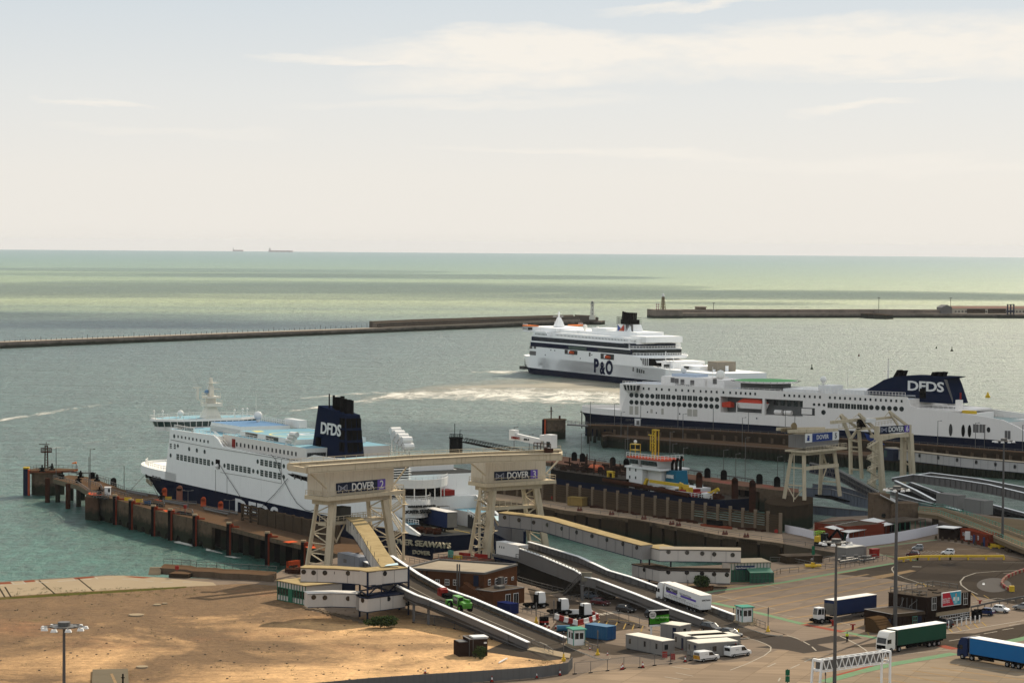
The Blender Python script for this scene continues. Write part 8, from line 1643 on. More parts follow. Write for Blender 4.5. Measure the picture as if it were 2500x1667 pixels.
# === VEHICLES
def axes(A,B,up=None):
 x=(B-A).normalized();y=V((0,0,1)).cross(x).normalized();z=x.cross(y);return Matrix(((x.x,y.x,z.x,A.x),(x.y,y.y,z.y,A.y),(x.z,y.z,z.z,A.z),(0,0,0,1)))
def place(t,A,B):t.matrix_world=axes(A,B);return(B-A).length
def wheel(t,x,y,r,w=.3,s=-1):
 o=MB().cyl((x,y,r),(x,y+w,r),r,14).build('wheel',m_tyre,t);MB().cyl((x,y-.015 if s<0 else y+w-.02,r),(x,y+.02 if s<0 else y+w+.015,r),r*.52,10).build('hub',m_hub,o);return o
def lorry(lab,A,B,cabm,sidem,roofm,grp='articulated lorries and trailers',bars=None,W_=2.5,k=1.0):
 t=thing('articulated_lorry',lab,'lorry',group=grp);L=place(t,A,B);h=4.0*k;s=L/16.2
 c=2.35*s;b_=.95*k
 pr=[(0,.45*k),(0,1.3*k),(.12,2.2*k),(.35,3.0*k),(.75,3.62*k),(1.1,3.8*k),(c,3.85*k),(c,.8*k),(c-.2,.55*k)]
 cab=MB().ext([(x,0,z) for x,z in pr],(0,W_,0)).build('cab',cabm,t,bevel=.07)
 MB().hexa([(.10,.2,1.75*k),(.16,.2,1.75*k),(.16,W_-.2,1.75*k),(.10,W_-.2,1.75*k),(.24,.22,2.72*k),(.34,.22,2.72*k),(.34,W_-.22,2.72*k),(.24,W_-.22,2.72*k)]).xf(Matrix.Translation((-.06,0,0))).build('windscreen',m_glass,cab)
 MB().hexa([(.45,-.02,1.75*k),(1.35,-.02,1.75*k),(1.35,.05,1.75*k),(.45,.05,1.75*k),(.62,-.02,2.5*k),(1.35,-.02,2.5*k),(1.35,.05,2.5*k),(.62,.05,2.5*k)]).build('side_window',m_glass,cab)
 MB().box(-.05,.06,.25,W_-.25,.75*k,1.45*k).build('grille',m_black,cab);MB().box(.25,.4,-.22,-.02,1.8*k,2.5*k).build('mirror',m_black,cab)
 for y in(.12,W_-.5):MB().box(-.06,.04,y,y+.38,.55*k,.72*k).build('headlight',m_whp,cab)
 x0=c+.55*s;T=MB().box(x0,L,0,W_,1.15*k,h-.06).build('trailer',sidem,t,bevel=.03)
 MB().box(x0-.02,L+.02,-.02,W_+.02,h-.06,h+.02).build('trailer_roof',roofm,T);MB().box(x0,x0+.06,-.01,W_+.01,1.15*k,h).build('front_frame',m_gal,T)
 MB().box(L-.04,L+.04,.04,W_-.04,1.2*k,h-.12).build('rear_door',m_whp,T);MB().box(x0,L,-.015,.03,1.12*k,1.2*k).build('side_rail',m_black,T)
 MB().box(c*.7,L-.3,.5,W_-.5,.75*k,1.15*k).build('chassis',m_black,t);MB().box(x0+2.6*s,x0+5.5*s,.05,.35,.45*k,1.05*k).build('side_guard',m_black,t)
 MB().box(c+.1,c+.5,.2,W_-.2,.6*k,1.3*k).build('fuel_tank',m_gal,t)
 for x in(1.25*s,c+1.1*s,L-4.6*s,L-3.3*s,L-2.0*s):
  for y in(0.0,W_-.34):wheel(t,x,y,.5*k,.34,-1 if y==0 else 1)
 return t,T,L,x0,h
G_='articulated lorries and trailers'
def onramp(px,py,z):return P(px,py,z)
A,B=P(1601,1463,8.55),P(1709,1502.5,7.55)
t,T,L,x0,h=lorry('white articulated lorry with purple bars on its side, driving up the middle ramp',A,B,m_whp,m_whp,mat('pale_tarp',(.70,.66,.60),.6),k=1.0)
m=MB().box(x0+.9,x0+4.9,-.03,.01,2.35,2.75).box(x0+6.4,L-1.7,-.03,.01,2.35,2.75).build('side_stripe',mat('purple_bar',(.10,.06,.32),.5,.05),T)
text('BEMOTRANS','lettering',.98,m_black,T,FM(x0+3.0,-.04,3.02),.005,.03,.78);text('Daily Continental Groupage','lettering',.62,m_steelgrey,T,FM(x0+8.2,-.04,3.0),.005,.0,.62)
text('Poland - United Kingdom - Benelux - Germany','lettering',.36,m_steelgrey,T,FM(x0+5.2,-.04,2.05),.005,.0,.95)
m=MB();[m.box(x0+.5+k*.62,x0+.54+k*.62,-.03,.01,1.2,1.75) for k in range(int((L-x0-1)/.62))];m.box(x0+.4,L-.6,-.03,.01,1.74,1.78).build('curtain_strap',m_steelgrey,T)
text('BEMOTRANS','lettering',.42,m_black,T,Matrix.Translation((L+.06,1.25,3.0))@Matrix.Rotation(math.pi/2,4,'Z')@Matrix.Rotation(math.pi/2,4,'X'),.005,.01,.8)
m_grt=mat('green_tarp',(.006,.055,.030),.5,.15,.4);m_navt=mat('navy_tarp',(.006,.018,.065),.5,.2,.4);m_blt=mat('blue_tarp_bright',(.008,.115,.30),.5,.12,.4)
m_roofw=mat('white_trailer_roof',(.78,.77,.74),.6,.04)
lorry('white-cabbed articulated lorry with a dark green curtain trailer in the foreground',P(2164,1596,7),P(2310,1573,7),mat('cream_cab',(.72,.69,.62),.4,.04),m_grt,m_roofw,k=1.02)
A=P(2336,1606,7);B=P(2508,1637,7)
lorry('navy-cabbed articulated lorry with a bright blue curtain trailer at the right edge',A,B,m_navt,m_blt,m_roofw,k=1.02)
def tug(lab,A,B,grp='white terminal tractors',k=1.0):
 t=thing('terminal_tractor',lab,'terminal tractor',group=grp);L=place(t,A,B)
 MB().box(0,L,.3,2.2,.55,.95).box(L*.5,L-.3,.1,2.4,.75,1.0).build('chassis',m_black,t)
 cab=MB().ext([(.15,.25,.8),(.0,.25,1.7),(.25,.25,3.1),(1.75,.25,3.1),(1.8,.25,.8)],(0,1.5,0)).build('cab',m_whp,t,bevel=.06)
 MB().ext([(.1,.22,1.8),(.28,.22,2.85),(1.0,.22,2.85),(1.0,.22,1.8)],(0,.05,0)).box(1.12,1.6,.22,.27,1.75,2.85).build('side_window',m_glass,cab)
 MB().hexa([(-.03,.4,1.75),(.05,.4,1.75),(.05,1.6,1.75),(-.03,1.6,1.75),(.2,.4,2.9),(.28,.4,2.9),(.28,1.6,2.9),(.2,1.6,2.9)]).build('windscreen',m_glass,cab)
 MB().box(1.8,2.1,.3,1.6,.9,2.6).cyl((2.0,1.9,.9),(2.0,1.9,3.2),.1,6).box(-.2,1.9,0,2.5,.35,.8).build('engine_deck',m_black,t)
 for x in(1.0,L-1.2):
  for y in(-.05,2.2):wheel(t,x,y,.5,.35,-1 if y<0 else 1)
 return t
t=thing('trailer','parked navy curtain-sided trailer with a pale roof, behind the left mast in the yard','trailer',group=G_);A,B=P(2036,1516,7),P(2140,1500,7);L=place(t,A,B)
MB().box(0,L,0,2.5,1.15,4.0).build('body',m_navt,t,bevel=.03);MB().box(-.03,L+.03,-.03,2.53,4.0,4.08).build('roof',mat('pale_tarp',0),t);MB().box(-.06,.0,.1,2.4,1.2,3.4).build('front_wall',m_gal,t);MB().box(1,L-.5,.6,1.9,.8,1.15).build('chassis',m_black,t)
for x in(L-4.4,L-3.1,L-1.8):
 for y in(0,2.16):wheel(t,x,y,.5,.34)
tug('white terminal tractor coupled to the parked navy trailer',P(1997,1523,7),P(2042,1519,7))
for(a,b_,lab) in(((1322,1483),(1274,1487),'white terminal tractor parked nearest the brick annex'),((1381,1500),(1333,1503),'white terminal tractor, middle of the three parked between the ramps'),((1434,1512),(1386,1516),'white terminal tractor inside the red and white plastic barriers')):
 A,B=P(a[0],a[1],7),P(b_[0],b_[1],7);t=tug(lab,B,A);t.matrix_world=axes(A+V((0,2.2,0)),B+V((0,2.2,0)))@Matrix.Diagonal((1,1,1,1))
t=thing('trailer','dark navy trailer with a grey rear on the stern deck of the left ferry','trailer',group=G_);t.location=fa.wd(165.5,9.0,8.68);t.rotation_euler.z=fa.rz
MB().box(0,16,0,2.9,1.2,5.0).build('body',m_navt,t);MB().box(-.05,16.05,-.05,2.95,5.0,5.1).build('roof',mat('pale_tarp',0),t);MB().box(16,16.08,.1,2.8,1.3,4.9).build('rear_door',mat('grey_door',(.36,.33,.28),.6),t);MB().box(2,15.5,.6,2.3,.6,1.2).build('chassis',m_black,t);[wheel(t,x,0,.55,.34) for x in(11,12.6,14.2)]
t=thing('trailer','white-ended trailer just inside the dark stern opening of the left ferry','trailer',group=G_);t.location=fa.wd(150,16.0,8.68);t.rotation_euler.z=fa.rz
MB().box(4,14.6,0,2.9,.9,4.6).build('body',mat('grey_door',0),t);MB().box(14.6,14.7,.1,2.8,1,4.5).build('rear_door',m_whp,t);MB().box(14.7,14.76,.5,2.4,2.6,3.6).build('rear_panel',m_redp,t)
A,B=P(1206,1313,9.6),P(1249,1334,9.6);t=thing('trailer','grey box trailer with a pale blue roof on the linkspan beside the DOVER 3 tower','trailer',group=G_);L=place(t,P(1206,1309,9.5),P(1249,1331,9.5))
MB().box(-6,L,0,2.8,.8,4.2).build('body',mat('trailer_grey',(.20,.20,.22),.5,.1,.4),t);MB().box(-6,L+.05,-.05,2.85,4.2,4.3).build('roof',mat('pale_blue_sheet',0),t);MB().box(L,L+.06,.1,2.7,.9,4.1).build('rear_door',m_steelgrey,t);[wheel(t,x,0,.5) for x in(L-4,L-2.7)]
def car(lab,A,B,mt,kind='hatch',flip=False,grp='parked cars'):
 """A = near front corner side, B = near rear end of the same side (front to rear)"""
 t=thing('car',lab,'car',group=grp);L=place(t,A,B);W_=1.75 if not flip else-1.75;k=L/4.2;y0,y1=(0,1.75) if not flip else(-1.75,0)
 pr=[(0,.32),(.0,.62),(.15,.78),(.95*k,.93),(1.35*k,1.0),(3.6*k,1.02),(4.15*k,.95),(L,.7),(L-.03,.32)] if kind!='suv' else[(0,.4),(0,.75),(.15,.95),(.95*k,1.08),(3.7*k,1.12),(L,1.0),(L,.4)]
 body=MB().ext([(x,y0,z) for x,z in pr],(0,1.75,0)).build('body',mt,t,bevel=.08)
 ht=1.48 if kind!='suv' else 1.7;b0=.98 if kind!='suv' else 1.1;xr=4.1*k if kind!='saloon' else 3.7*k
 taper(MB(),[(1.1*k,y0+.08),(xr,y0+.08),(xr,y1-.08),(1.1*k,y1-.08)],[(1.85*k,y0+.25),(xr-.4*k,y0+.25),(xr-.4*k,y1-.25),(1.85*k,y1-.25)],b0-.04,ht-.05).build('glasshouse',m_glass,body)
 MB().prism([(1.8*k,y0+.22),(xr-.38*k,y0+.22),(xr-.38*k,y1-.22),(1.8*k,y1-.22)],ht-.05,ht).build('roof',mt,body,bevel=.03)
 m=MB();[m.bar((a,y,b0-.03),(c,y+(.17 if y<(y0+y1)/2 else-.17),ht-.04),.07) for y in(y0+.07,y1-.07) for a,c in((1.1*k,1.85*k),(2.6*k,2.6*k),(xr,xr-.4*k))];m.build('pillar',mt,body)
 for y in(y0+.1,y1-.5):MB().box(-.02,.06,y,y+.4,.55,.7).build('headlight',m_whp,body)
 for y in(y0+.08,y1-.4):MB().box(L-.06,L+.02,y,y+.32,.6,.8).build('tail_light',m_redp,body)
 for x in(.78*k,3.4*k):
  for y in(y0-.02,y1-.2):wheel(t,x,y,.32,.22,-1 if y<(y0+y1)/2 else 1)
 return t
cp=lambda n,c:mat('car_'+n,c,.28,.03,1,spec=.6)
m_cs,m_cr,m_cw,m_cb,m_ck=cp('silver',(.42,.43,.43)),cp('red',(.12,.008,.012)),cp('white',(.70,.70,.68)),cp('blue',(.012,.04,.16)),cp('black',(.012,.013,.016))
for a,b_,mt,kd,fl,lab in(((2226,1343.5),(2254,1344.5),m_cs,'hatch',0,'silver hatchback in the far car park, behind the red one'),((2211,1358.5),(2241,1360.5),m_cr,'hatch',0,'dark red hatchback in the far car park'),((2297,1354.5),(2329,1356),m_cw,'hatch',0,'white hatchback alone at the right of the far car park'),((2381,1500),(2423,1503.5),m_cb,'hatch',0,'dark blue car parked beside the black bins at the control office'),((2460,1497),(2422,1494),m_cw,'hatch',1,'white hatchback parked between the blue and the silver car'),((2471,1487),(2520,1492),m_cs,'saloon',0,'silver saloon cut off by the right edge'),((2278,1525),(2311,1533),m_ck,'suv',0,'black car behind the roof of the green lorry, by the office'),((1481,1480),(1440,1476),m_cr,'hatch',1,'dark red car in the shade under the middle ramp'),((1541,1497),(1502,1492),m_ck,'hatch',1,'black car half under the middle ramp, right of the dark red one'),((1610,1511),(1572,1507),m_ck,'suv',1,'black car under the ramp behind the green billboard'),((1458,1463),(1420,1461),cp('greyblue',(.16,.20,.25)),'hatch',1,'grey-blue car by the ramp columns, first of the row'),((1748,1546),(1707,1538),m_ck,'suv',1,'black car parked behind the beige cabins, left one of two'),((1797,1558),(1751,1549),m_ck,'saloon',1,'black saloon beside the kerb end, right one of two')):car(lab,P(*a,7),P(*b_,7),mt,kd,bool(fl))
def van(lab,A,B,mt,rear,k=1.0):
 t=thing('van',lab,'van',group='white vans by the cabins');L=place(t,A,B);y0,y1=-1.8,0
 pr=[(0,.35),(0,.8),(.25,1.0),(1.0,1.12),(1.75,1.8*k),(2.1,1.88*k),(L-.1,1.9*k),(L,1.7*k),(L,.35)]
 b_=MB().ext([(x,y0,z) for x,z in pr],(0,1.8,0)).build('body',mt,t,bevel=.07)
 MB().ext([(1.18,-.02,1.1),(1.75,-.02,1.66*k),(2.5,-.02,1.68*k),(2.5,-.02,1.12)],(0,.05,0)).build('side_window',m_glass,b_)
 MB().hexa([(1.05,y0+.15,1.17),(1.1,y0+.15,1.17),(1.1,y1-.15,1.17),(1.05,y1-.15,1.17),(1.68,y0+.2,1.78*k),(1.73,y0+.2,1.78*k),(1.73,y1-.2,1.78*k),(1.68,y1-.2,1.78*k)]).xf(Matrix.Translation((-.03,0,.03))).build('windscreen',m_glass,b_)
 MB().box(.6,L-.1,-.01,.03,.5,.62).build('side_moulding',m_black,b_)
 if rear=='chevron':
  m=MB()
  for q in range(5):
   y=y0+.1+q*.34;m.poly([(L+.02,y,.5),(L+.02,y+.17,.5),(L+.02,y+.32,1.15),(L+.02,y+.15,1.15)])
  MB().box(L-.01,L+.015,y0+.05,y1-.05,.48,1.17).build('rear_marking',m_yellow,b_);m.build('chevron',m_redp,b_)
 MB().box(L-.01,L+.02,y0+.2,y1-.2,1.2,1.65*k).build('rear_window',m_glass if rear=='glass' else m_steelgrey,b_)
 text('highways','lettering',.22,m_steelgrey,b_,FM(L-1.6,.02,1.4,back=True),.004) if rear=='glass' else text('service','lettering',.2,m_steelgrey,b_,FM(L-1.5,.02,1.4,back=True),.004)
 for x in(.85,L-.85):
  for y in(y0-.02,y1-.22):wheel(t,x,y,.34,.24,1 if y>-1 else-1)
 for y in(y0+.1,y1-.45):MB().box(-.03,.05,y,y+.35,.65,.85).build('headlight',m_whp,b_)
 if rear=='glass':MB().bar((2.0,-.5,2.0*k),(L-.3,-.5,2.0*k),.1).bar((2.0,-1.3,2.0*k),(L-.3,-1.3,2.0*k),.1).build('roof_rack',m_black,b_)
 return t
van('small white van with yellow chevrons on its rear in front of the cabins',P(1757,1611),P(1709,1617),m_cw,'chevron');van('larger white van with roof bars right of the chevron van',P(1835,1599),P(1784,1606),m_cw,'glass',1.05)
m_lime=mat('lime_green_paint',(.07,.26,.02),.4,.15,1,spec=.5);A,B=P(1091,1481,10.4),P(1128,1497,9.9);t=thing('telehandler','bright green telehandler driving up the near ramp','telehandler');L=place(t,A,B)
MB().box(.5,L-.2,.3,2.2,.8,1.5).ext([(L-1.8,.3,1.5),(L,.3,1.3),(L,.3,1.9),(L-1.8,.3,2.0)],(0,1.9,0)).build('body',m_lime,t,bevel=.06);MB().box(L*.35,L*.68,.1,1.2,1.2,2.6).build('cab',m_glass,t);MB().box(L*.33,L*.7,.05,1.3,2.6,2.75).build('cab_roof',m_lime,t)
MB().bar((L-.3,1.7,2.2),(-.2,1.7,1.7),.45,.5).bar((-.2,1.7,1.7),(-.7,1.7,.9),.4).box(-1.2,-.5,.3,2.4,.3,1.2).build('boom',m_lime,t);m=MB();[m.bar((L*.35+a,y,1.2),(L*.35+a,y,2.65),.12) for a in(0,L*.32) for y in(.12,1.2)];m.build('cab_frame',m_lime,t)
for x in(1.0,L-1.0):
 for y in(-.1,2.0):o=wheel(t,x,y,.72,.5,-1 if y<0 else 1);o.children[0].data.materials[0]=m_lime
A,B=P(1067,1456,11.0),P(1086,1464,10.8);t=thing('generator','red covered machine with a black tow part standing on the near ramp','generator');L=place(t,A,B);MB().box(0,1.6,0,1.6,.3,1.7).cyl((.8,0,1.5),(.8,1.6,1.5),.45,10).build('body',m_redp,t,bevel=.08);MB().box(1.4,L+.6,.2,1.5,.2,1.0).build('tow_unit',m_rubber,t)
A,B=P(1990,1332,7),P(2014,1334,7);t=thing('excavator','yellow and black excavator with lime railings before the red brick building','excavator');L=place(t,A,B)
MB().box(-.2,L+.3,-.3,.4,0,.9).box(-.2,L+.3,1.9,2.6,0,.9).build('track',m_rubber,t);MB().box(-.2,1.6,-.2,2.4,1.0,2.4).build('body',m_yellow,t,bevel=.08);MB().box(1.6,L+.3,-.2,1.2,1.0,3.2).build('cab',m_glass,t)
MB().bar((L,1.8,1.5),(L+2.4,1.8,4.2),.5).bar((L+2.4,1.8,4.2),(L+4.2,1.8,1.6),.4).box(L+3.6,L+4.7,1.2,2.4,.3,1.5).build('arm',m_rubber,t);MB().rail([(-.2,-.2,2.4),(1.4,-.2,2.4),(1.4,2.3,2.4),(-.2,2.3,2.4),(-.2,-.2,2.4)],1.1,1.2,.08).build('railing',mat('lime_rail',(.25,.45,.05),.5),t)
# === PERSON
a=P(2068,1566,7);t=thing('person','person in a yellow high-visibility jacket and dark trousers standing alone in the yard','person',a,.4)
def skin(nm,vs_,es,rs,mt,par):
 me=bpy.data.meshes.new(nm);me.from_pydata(vs_,es,[]);o=bpy.data.objects.new(nm,me);COL.objects.link(o);o.parent=par;me.materials.append(mt)
 md=o.modifiers.new('skin','SKIN');md.use_smooth_shade=True;sv=me.skin_vertices[0].data
 for i,r in enumerate(rs):sv[i].radius=(r if isinstance(r,tuple) else(r,r));sv[i].use_root=(i==0)
 s2=o.modifiers.new('sub','SUBSURF');s2.levels=1;s2.render_levels=1;return o
m_skin=mat('skin',(.42,.24,.16),.6)
skin('body',[(0,0,.95),(0,0,1.2),(0,0,1.45),(0,0,1.55),(0,-.01,1.68),(-.2,0,1.42),(-.26,.02,1.15),(-.2,-.12,.98),(.2,0,1.42),(.26,.02,1.15),(.2,-.14,.98),(-.1,0,.88),(-.11,0,.48),(-.12,.02,.07),(.1,0,.88),(.13,-.02,.48),(.14,0,.07)],[(0,1),(1,2),(2,3),(3,4),(2,5),(5,6),(6,7),(2,8),(8,9),(9,10),(0,11),(11,12),(12,13),(0,14),(14,15),(15,16)],[(.17,.12),(.18,.12),(.17,.11),.06,.09,.075,.06,.04,.075,.06,.04,.1,.075,.05,.1,.075,.05],m_skin,t)
m_hv=mat('high_vis_yellow',(.62,.72,.04),.6);m_tr=mat('navy_trousers',(.015,.018,.03),.8)
skin('jacket',[(0,0,.93),(0,0,1.2),(0,0,1.46),(-.21,0,1.42),(-.27,.02,1.15),(-.22,-.1,1.0),(.21,0,1.42),(.27,.02,1.15),(.22,-.12,1.0)],[(0,1),(1,2),(2,3),(3,4),(4,5),(2,6),(6,7),(7,8)],[(.21,.16),(.22,.16),(.19,.13),.1,.08,.065,.1,.08,.065],m_hv,t)
skin('trousers',[(0,0,.95),(-.1,0,.86),(-.11,0,.48),(-.12,.02,.1),(.1,0,.86),(.13,-.02,.48),(.14,0,.1)],[(0,1),(1,2),(2,3),(0,4),(4,5),(5,6)],[(.19,.14),.125,.095,.075,.125,.095,.075],m_tr,t)
MB().sph((0,0,1.76),.115,10,sz=.75).build('hair',m_black,t,smooth=True);MB().box(-.2,-.04,-.2,.08,0,.1).box(.06,.22,-.22,.06,0,.1).build('boots',m_rubber,t);MB().box(-.23,.23,-.165,.165,1.12,1.17).build('reflective_band',m_gal,t)
# === CABINS, BOOTHS, CONTAINER, BILLBOARD
def cabin(lab,A,B,dep,h=2.65,wins=(),doors=(),wall=m_cabin,nm='portable_cabin',endw=(),seams=3,grp='portable cabins'):
 f=FR(A,B);t=f.thing(nm,lab,'cabin',grp);L=f.L
 MB().box(0,L,0,dep,.15,h).build('wall',wall,t);MB().box(-.06,L+.06,-.06,dep+.06,h,h+.12).build('roof',m_cabroof,t);MB().box(.1,L-.1,.1,dep-.1,0,.15).build('base',m_black,t)
 m=MB();[m.box(L*i/seams-.03,L*i/seams+.03,-.025,.02,.15,h) for i in range(seams+1)];m.box(0,L,-.03,.02,.12,.24);m.build('seam',m_steelgrey,t)
 for x,w in wins:o=MB().box(L*x-w/2,L*x+w/2,-.03,.02,1.1,2.05).build('window',m_glass,t)
 for x in doors:MB().box(L*x-.4,L*x+.4,-.04,.02,.2,2.2).build('door',m_trimnavy,t)
 for y,side in endw:MB().box(L-.02 if side else-.03,L+.03 if side else .02,y-.4,y+.4,1.1,2.0).build('window',m_glass,t)
 return f,t
cabin('long grey cabin with four dark windows, nearest the fence',P(1528,1583),P(1617,1601),2.9,2.6,((.11,.5),(.52,.5),(.84,.5)),(),endw=((.9,1),))
cabin('grey cabin with a teal door behind the billboard legs',P(1613,1556),P(1659,1562),3.6,2.6,(),(.72,),endw=((1.6,1),))
f_,t=cabin('beige-roofed cabin with a grey door, left one of the close group of three',P(1645,1579),P(1674,1589),8.5,2.6,((.18,.5),),(.72,),seams=1)
f_,t=cabin('beige-roofed cabin in the middle of the close group of three',P(1677,1584),P(1704,1593),8.5,2.6,((.2,.4),),(),seams=1)
f_,t=cabin('beige-roofed cabin with a black door, nearest of the close group of three',P(1677.5,1598),P(1704,1606.5),8.0,2.6,((.2,.55),),(.72,),seams=1,endw=((3.3,1),))
MB().box(f_.L-.01,f_.L+.03,7.5,7.7,1.5,2.3).build('notice',m_redp,t)
A,B=P(1428,1556),P(1481,1564);f_=FR(A,B);t=f_.thing('shipping_container','bright blue shipping container between the ramps','container');L=f_.L
MB().box(0,L,0,2.6,.1,2.5).build('body',m_blue,t);m=MB();[m.box(i*L/26,i*L/26+.1,-.04,.02,.2,2.4) for i in range(27)];m.box(-.03,L+.03,-.05,2.65,2.5,2.6).build('frame',mat('container_blue_top',(.06,.20,.36),.5,.1,1),t);MB().box(L,L+.05,.1,1.28,.2,2.4).box(L,L+.05,1.34,2.5,.2,2.4).build('door',m_blue,t)
A,B=P(1214,1494),P(1245,1500);f_=FR(A,B);t=f_.thing('skip','dark blue covered skip by the brick annex','skip');MB().box(0,f_.L,0,2.2,.1,2.0).build('body',mat('dark_blue_skip',(.02,.03,.12),.6,.2,1),t);MB().box(-.05,f_.L+.05,-.05,2.25,2.0,2.12).build('lid',mat('dark_blue_skip',0),t)
def booth(lab,A,B,z=7.2):
 f=FR(A,B,None);t=f.thing('booth',lab,'booth','white and green ramp booths');L=f.L;k=2.9
 MB().box(-.3,L+.6,-.4,2.6,-.4,.15).build('plinth',m_pave,t);MB().box(0,L,0,2.2,.15,k).build('wall',m_whp,t);MB().box(-.3,L+.3,-.3,2.5,k,k+.2).build('roof',m_mint,t)
 for x in(.2,.65):MB().box(L*x,L*(x+.25),-.05,.02,1.3,2.4).build('window',m_glass,t)
 MB().box(L-.02,L+.05,.3,1.0,1.3,2.4).box(L-.02,L+.05,1.2,1.9,1.3,2.4).build('window',m_glass,t)
 m=MB();[m.bar((x,y,.1),(x,y,k),.14) for x in(0,L) for y in(0,2.2)];m.build('corner_post',m_mint,t);MB().box(L+.1,L+1.2,1.0,2.2,-.4,.0).box(L+1.2,L+1.8,1.0,2.2,-.4,-.15).rail([(L+.2,2.2,0),(L+1.8,2.2,-.1)],1,1,.05).build('steps',m_pave,t);return t
booth('white and mint green booth at the foot of the near ramp',P(1386,1571,7.4),P(1400,1577,7.4));booth('white and mint green booth at the foot of the middle ramp',P(1797,1515,7.4),P(1812,1520,7.4))
A,B=P(1584,1556),P(1633,1553);f_=FR(A,B);t=f_.thing('billboard','green and black billboard on white legs with a round pale badge','billboard');L=f_.L;zb,zt=ZAT(A,1529)-7,ZAT(A,1491)-7
MB().box(0,L,0,.2,zb,zt).build('board',m_black,t);MB().poly([(.15,-.02,zb+.45),(L,-.02,zb+.45),(L,-.02,zb+(zt-zb)*.73),(L*.4,-.02,zb+(zt-zb)*.68),(.15,-.02,zb+(zt-zb)*.66)]).build('green_field',mat('board_green',(.03,.16,.01),.6),t)
MB().box(.1,L,-.03,0,zb,zb+.3).box(0,L,-.05,.22,zt,zt+.12).build('white_strip',m_whp,t);MB().cyl((.75,-.06,zt-.75),(.75,-.01,zt-.75),.7,20).build('badge',mat('badge_grey',(.5,.48,.44),.6),t)
text('GOT IT','lettering',.32,m_black,t,FM(.75,-.08,zt-.62),.004,.012);text('CARR!','lettering',.32,m_black,t,FM(.75,-.08,zt-.95),.004,.012)
text('Your Highway.','lettering',.52,mat('pale_green',(.35,.5,.25),.6),t,FM(L*.62,-.05,zb+(zt-zb)*.56),.004,.01);text('Our Road!','lettering',.52,m_black,t,FM(L*.58,-.05,zb+(zt-zb)*.40),.004,.01)
m=MB()
for x in(.5,2.6,4.2):MB().box(x,x+.28,.2,.45,0,zb+.5).build('leg',m_whp,t)
t0=None;pts=wpts([(1355,1509),(1378,1517),(1411,1526),(1437,1519),(1461,1510),(1440,1500),(1362,1498)])
c_=0
for a,c in zip(pts,pts[1:]):
 n=max(1,round((c-a).length/2.0))
 for i in range(n):
  p0,p1=a.lerp(c,i/n),a.lerp(c,(i+.97)/n);f_=FR(p0,p1);col=c_%2;o=MB().prism([(0,-.25),(f_.L,-.25),(f_.L,.25),(0,.25)],0,.25).box(.05,f_.L-.05,-.12,.12,.25,1.0).build('plastic_barrier',m_redp if col else m_whp)
  o.location=p0;o.rotation_euler.z=f_.rz;tag(o,('red' if col else 'white')+' plastic barrier section in the ring around the terminal tractor','barrier',('red' if col else 'white')+' plastic barriers');c_+=1
def cone():
 o=MB().box(-.25,.25,-.25,.25,0,.06,2).cyl((0,0,.06),(0,0,.35),.19,10,r2=.12,mi=0).cyl((0,0,.35),(0,0,.6),.12,10,r2=.07,mi=1).cyl((0,0,.6),(0,0,.85),.07,10,r2=.03,mi=0).build('traffic_cone',[m_orange if 0 else m_redp,m_whp,m_rubber]);return o
c0_=cone();first=True
for x,y,lab,s in((1331,1529,'by the black bins between the ramps, left',1.1),(1340,1532,'right of the one by the black bins',1),(1357,1534,'left of the blue bowser',1),(1407,1539,'above the mint roofed booth, left',1),(1410,1542,'above the mint roofed booth, right',1),(1425,1545,'at the left corner of the blue container',1),(1417,1556,'right of the near booth',1),(1440,1587,'on the kerb island',.9),(1483,1600,'at the tip of the kerb island',.9),(1520,1633,'with two others at the left fence foot',1.2),(1569,1629,'beside the second fence foot',1.2),(1667,1586,'between the cabins',1),(1673,1615,'left of the chevron van',1.2),(1773,1600,'between the two vans',1.2),(1310,1654,'against the grey hoarding, middle',1.2),(1367,1648,'against the grey hoarding, right',1.2),(1201,1664,'against the grey hoarding, left',1.2),(1038,1643,'alone on the shingle inside the hoarding',1.0),(1517,1634,'leftmost of the fence foot cluster',1.0),(1374,1560,'beside the ramp end post',.8)):
 o=c0_ if first else dup(c0_);first=False;o.location=P(x,y,7.01);o.scale=(s*1.1,)*3;tag(o,'red and white traffic cone '+lab,'traffic cone','traffic cones')
m_mesh=bpy.data.materials.new('fence_mesh');m_mesh.use_nodes=True;nt=m_mesh.node_tree;b=nt.nodes['Principled BSDF'];b.inputs['Base Color'].default_value=(.35,.35,.34,1);b.inputs['Alpha'].default_value=.10
def mesh_fence(lab,l,h=2.0,grp='temporary mesh fence panels'):
 pts=wpts(l)
 for i,(a,c) in enumerate(zip(pts,pts[1:])):
  f=FR(a,c);t=f.thing('fence_panel',lab[i] if isinstance(lab,list) else lab,'fence panel',grp);L=f.L
  m=MB().bar((0,0,0),(0,0,h),.07).bar((L,0,0),(L,0,h),.07).bar((0,0,h),(L,0,h),.06).bar((0,0,.15),(L,0,.15),.06).build('frame',m_gal,t);MB().poly([(0,0,.15),(L,0,.15),(L,0,h),(0,0,h)]).build('mesh',m_mesh,t);MB().box(-.35,.35,-.12,.12,0,.16).build('foot',m_rubber,t)
mesh_fence(['mesh fence panel next to the end of the grey hoarding','mesh fence panel, second from the grey hoarding','mesh fence panel, third from the grey hoarding','mesh fence panel, fourth from the grey hoarding','mesh fence panel left of the cone cluster','mesh fence panel right of the cone cluster'],[(1403,1645),(1442,1642),(1483,1637),(1523,1631),(1562,1629),(1598,1624),(1637,1620)])
mesh_fence(['mesh fence panel before the red signs','mesh fence panel left of the chevron van','mesh fence panel behind the chevron van','mesh fence panel behind the larger van'],[(1637,1620),(1686,1612),(1735,1606),(1771,1596),(1808,1590)])
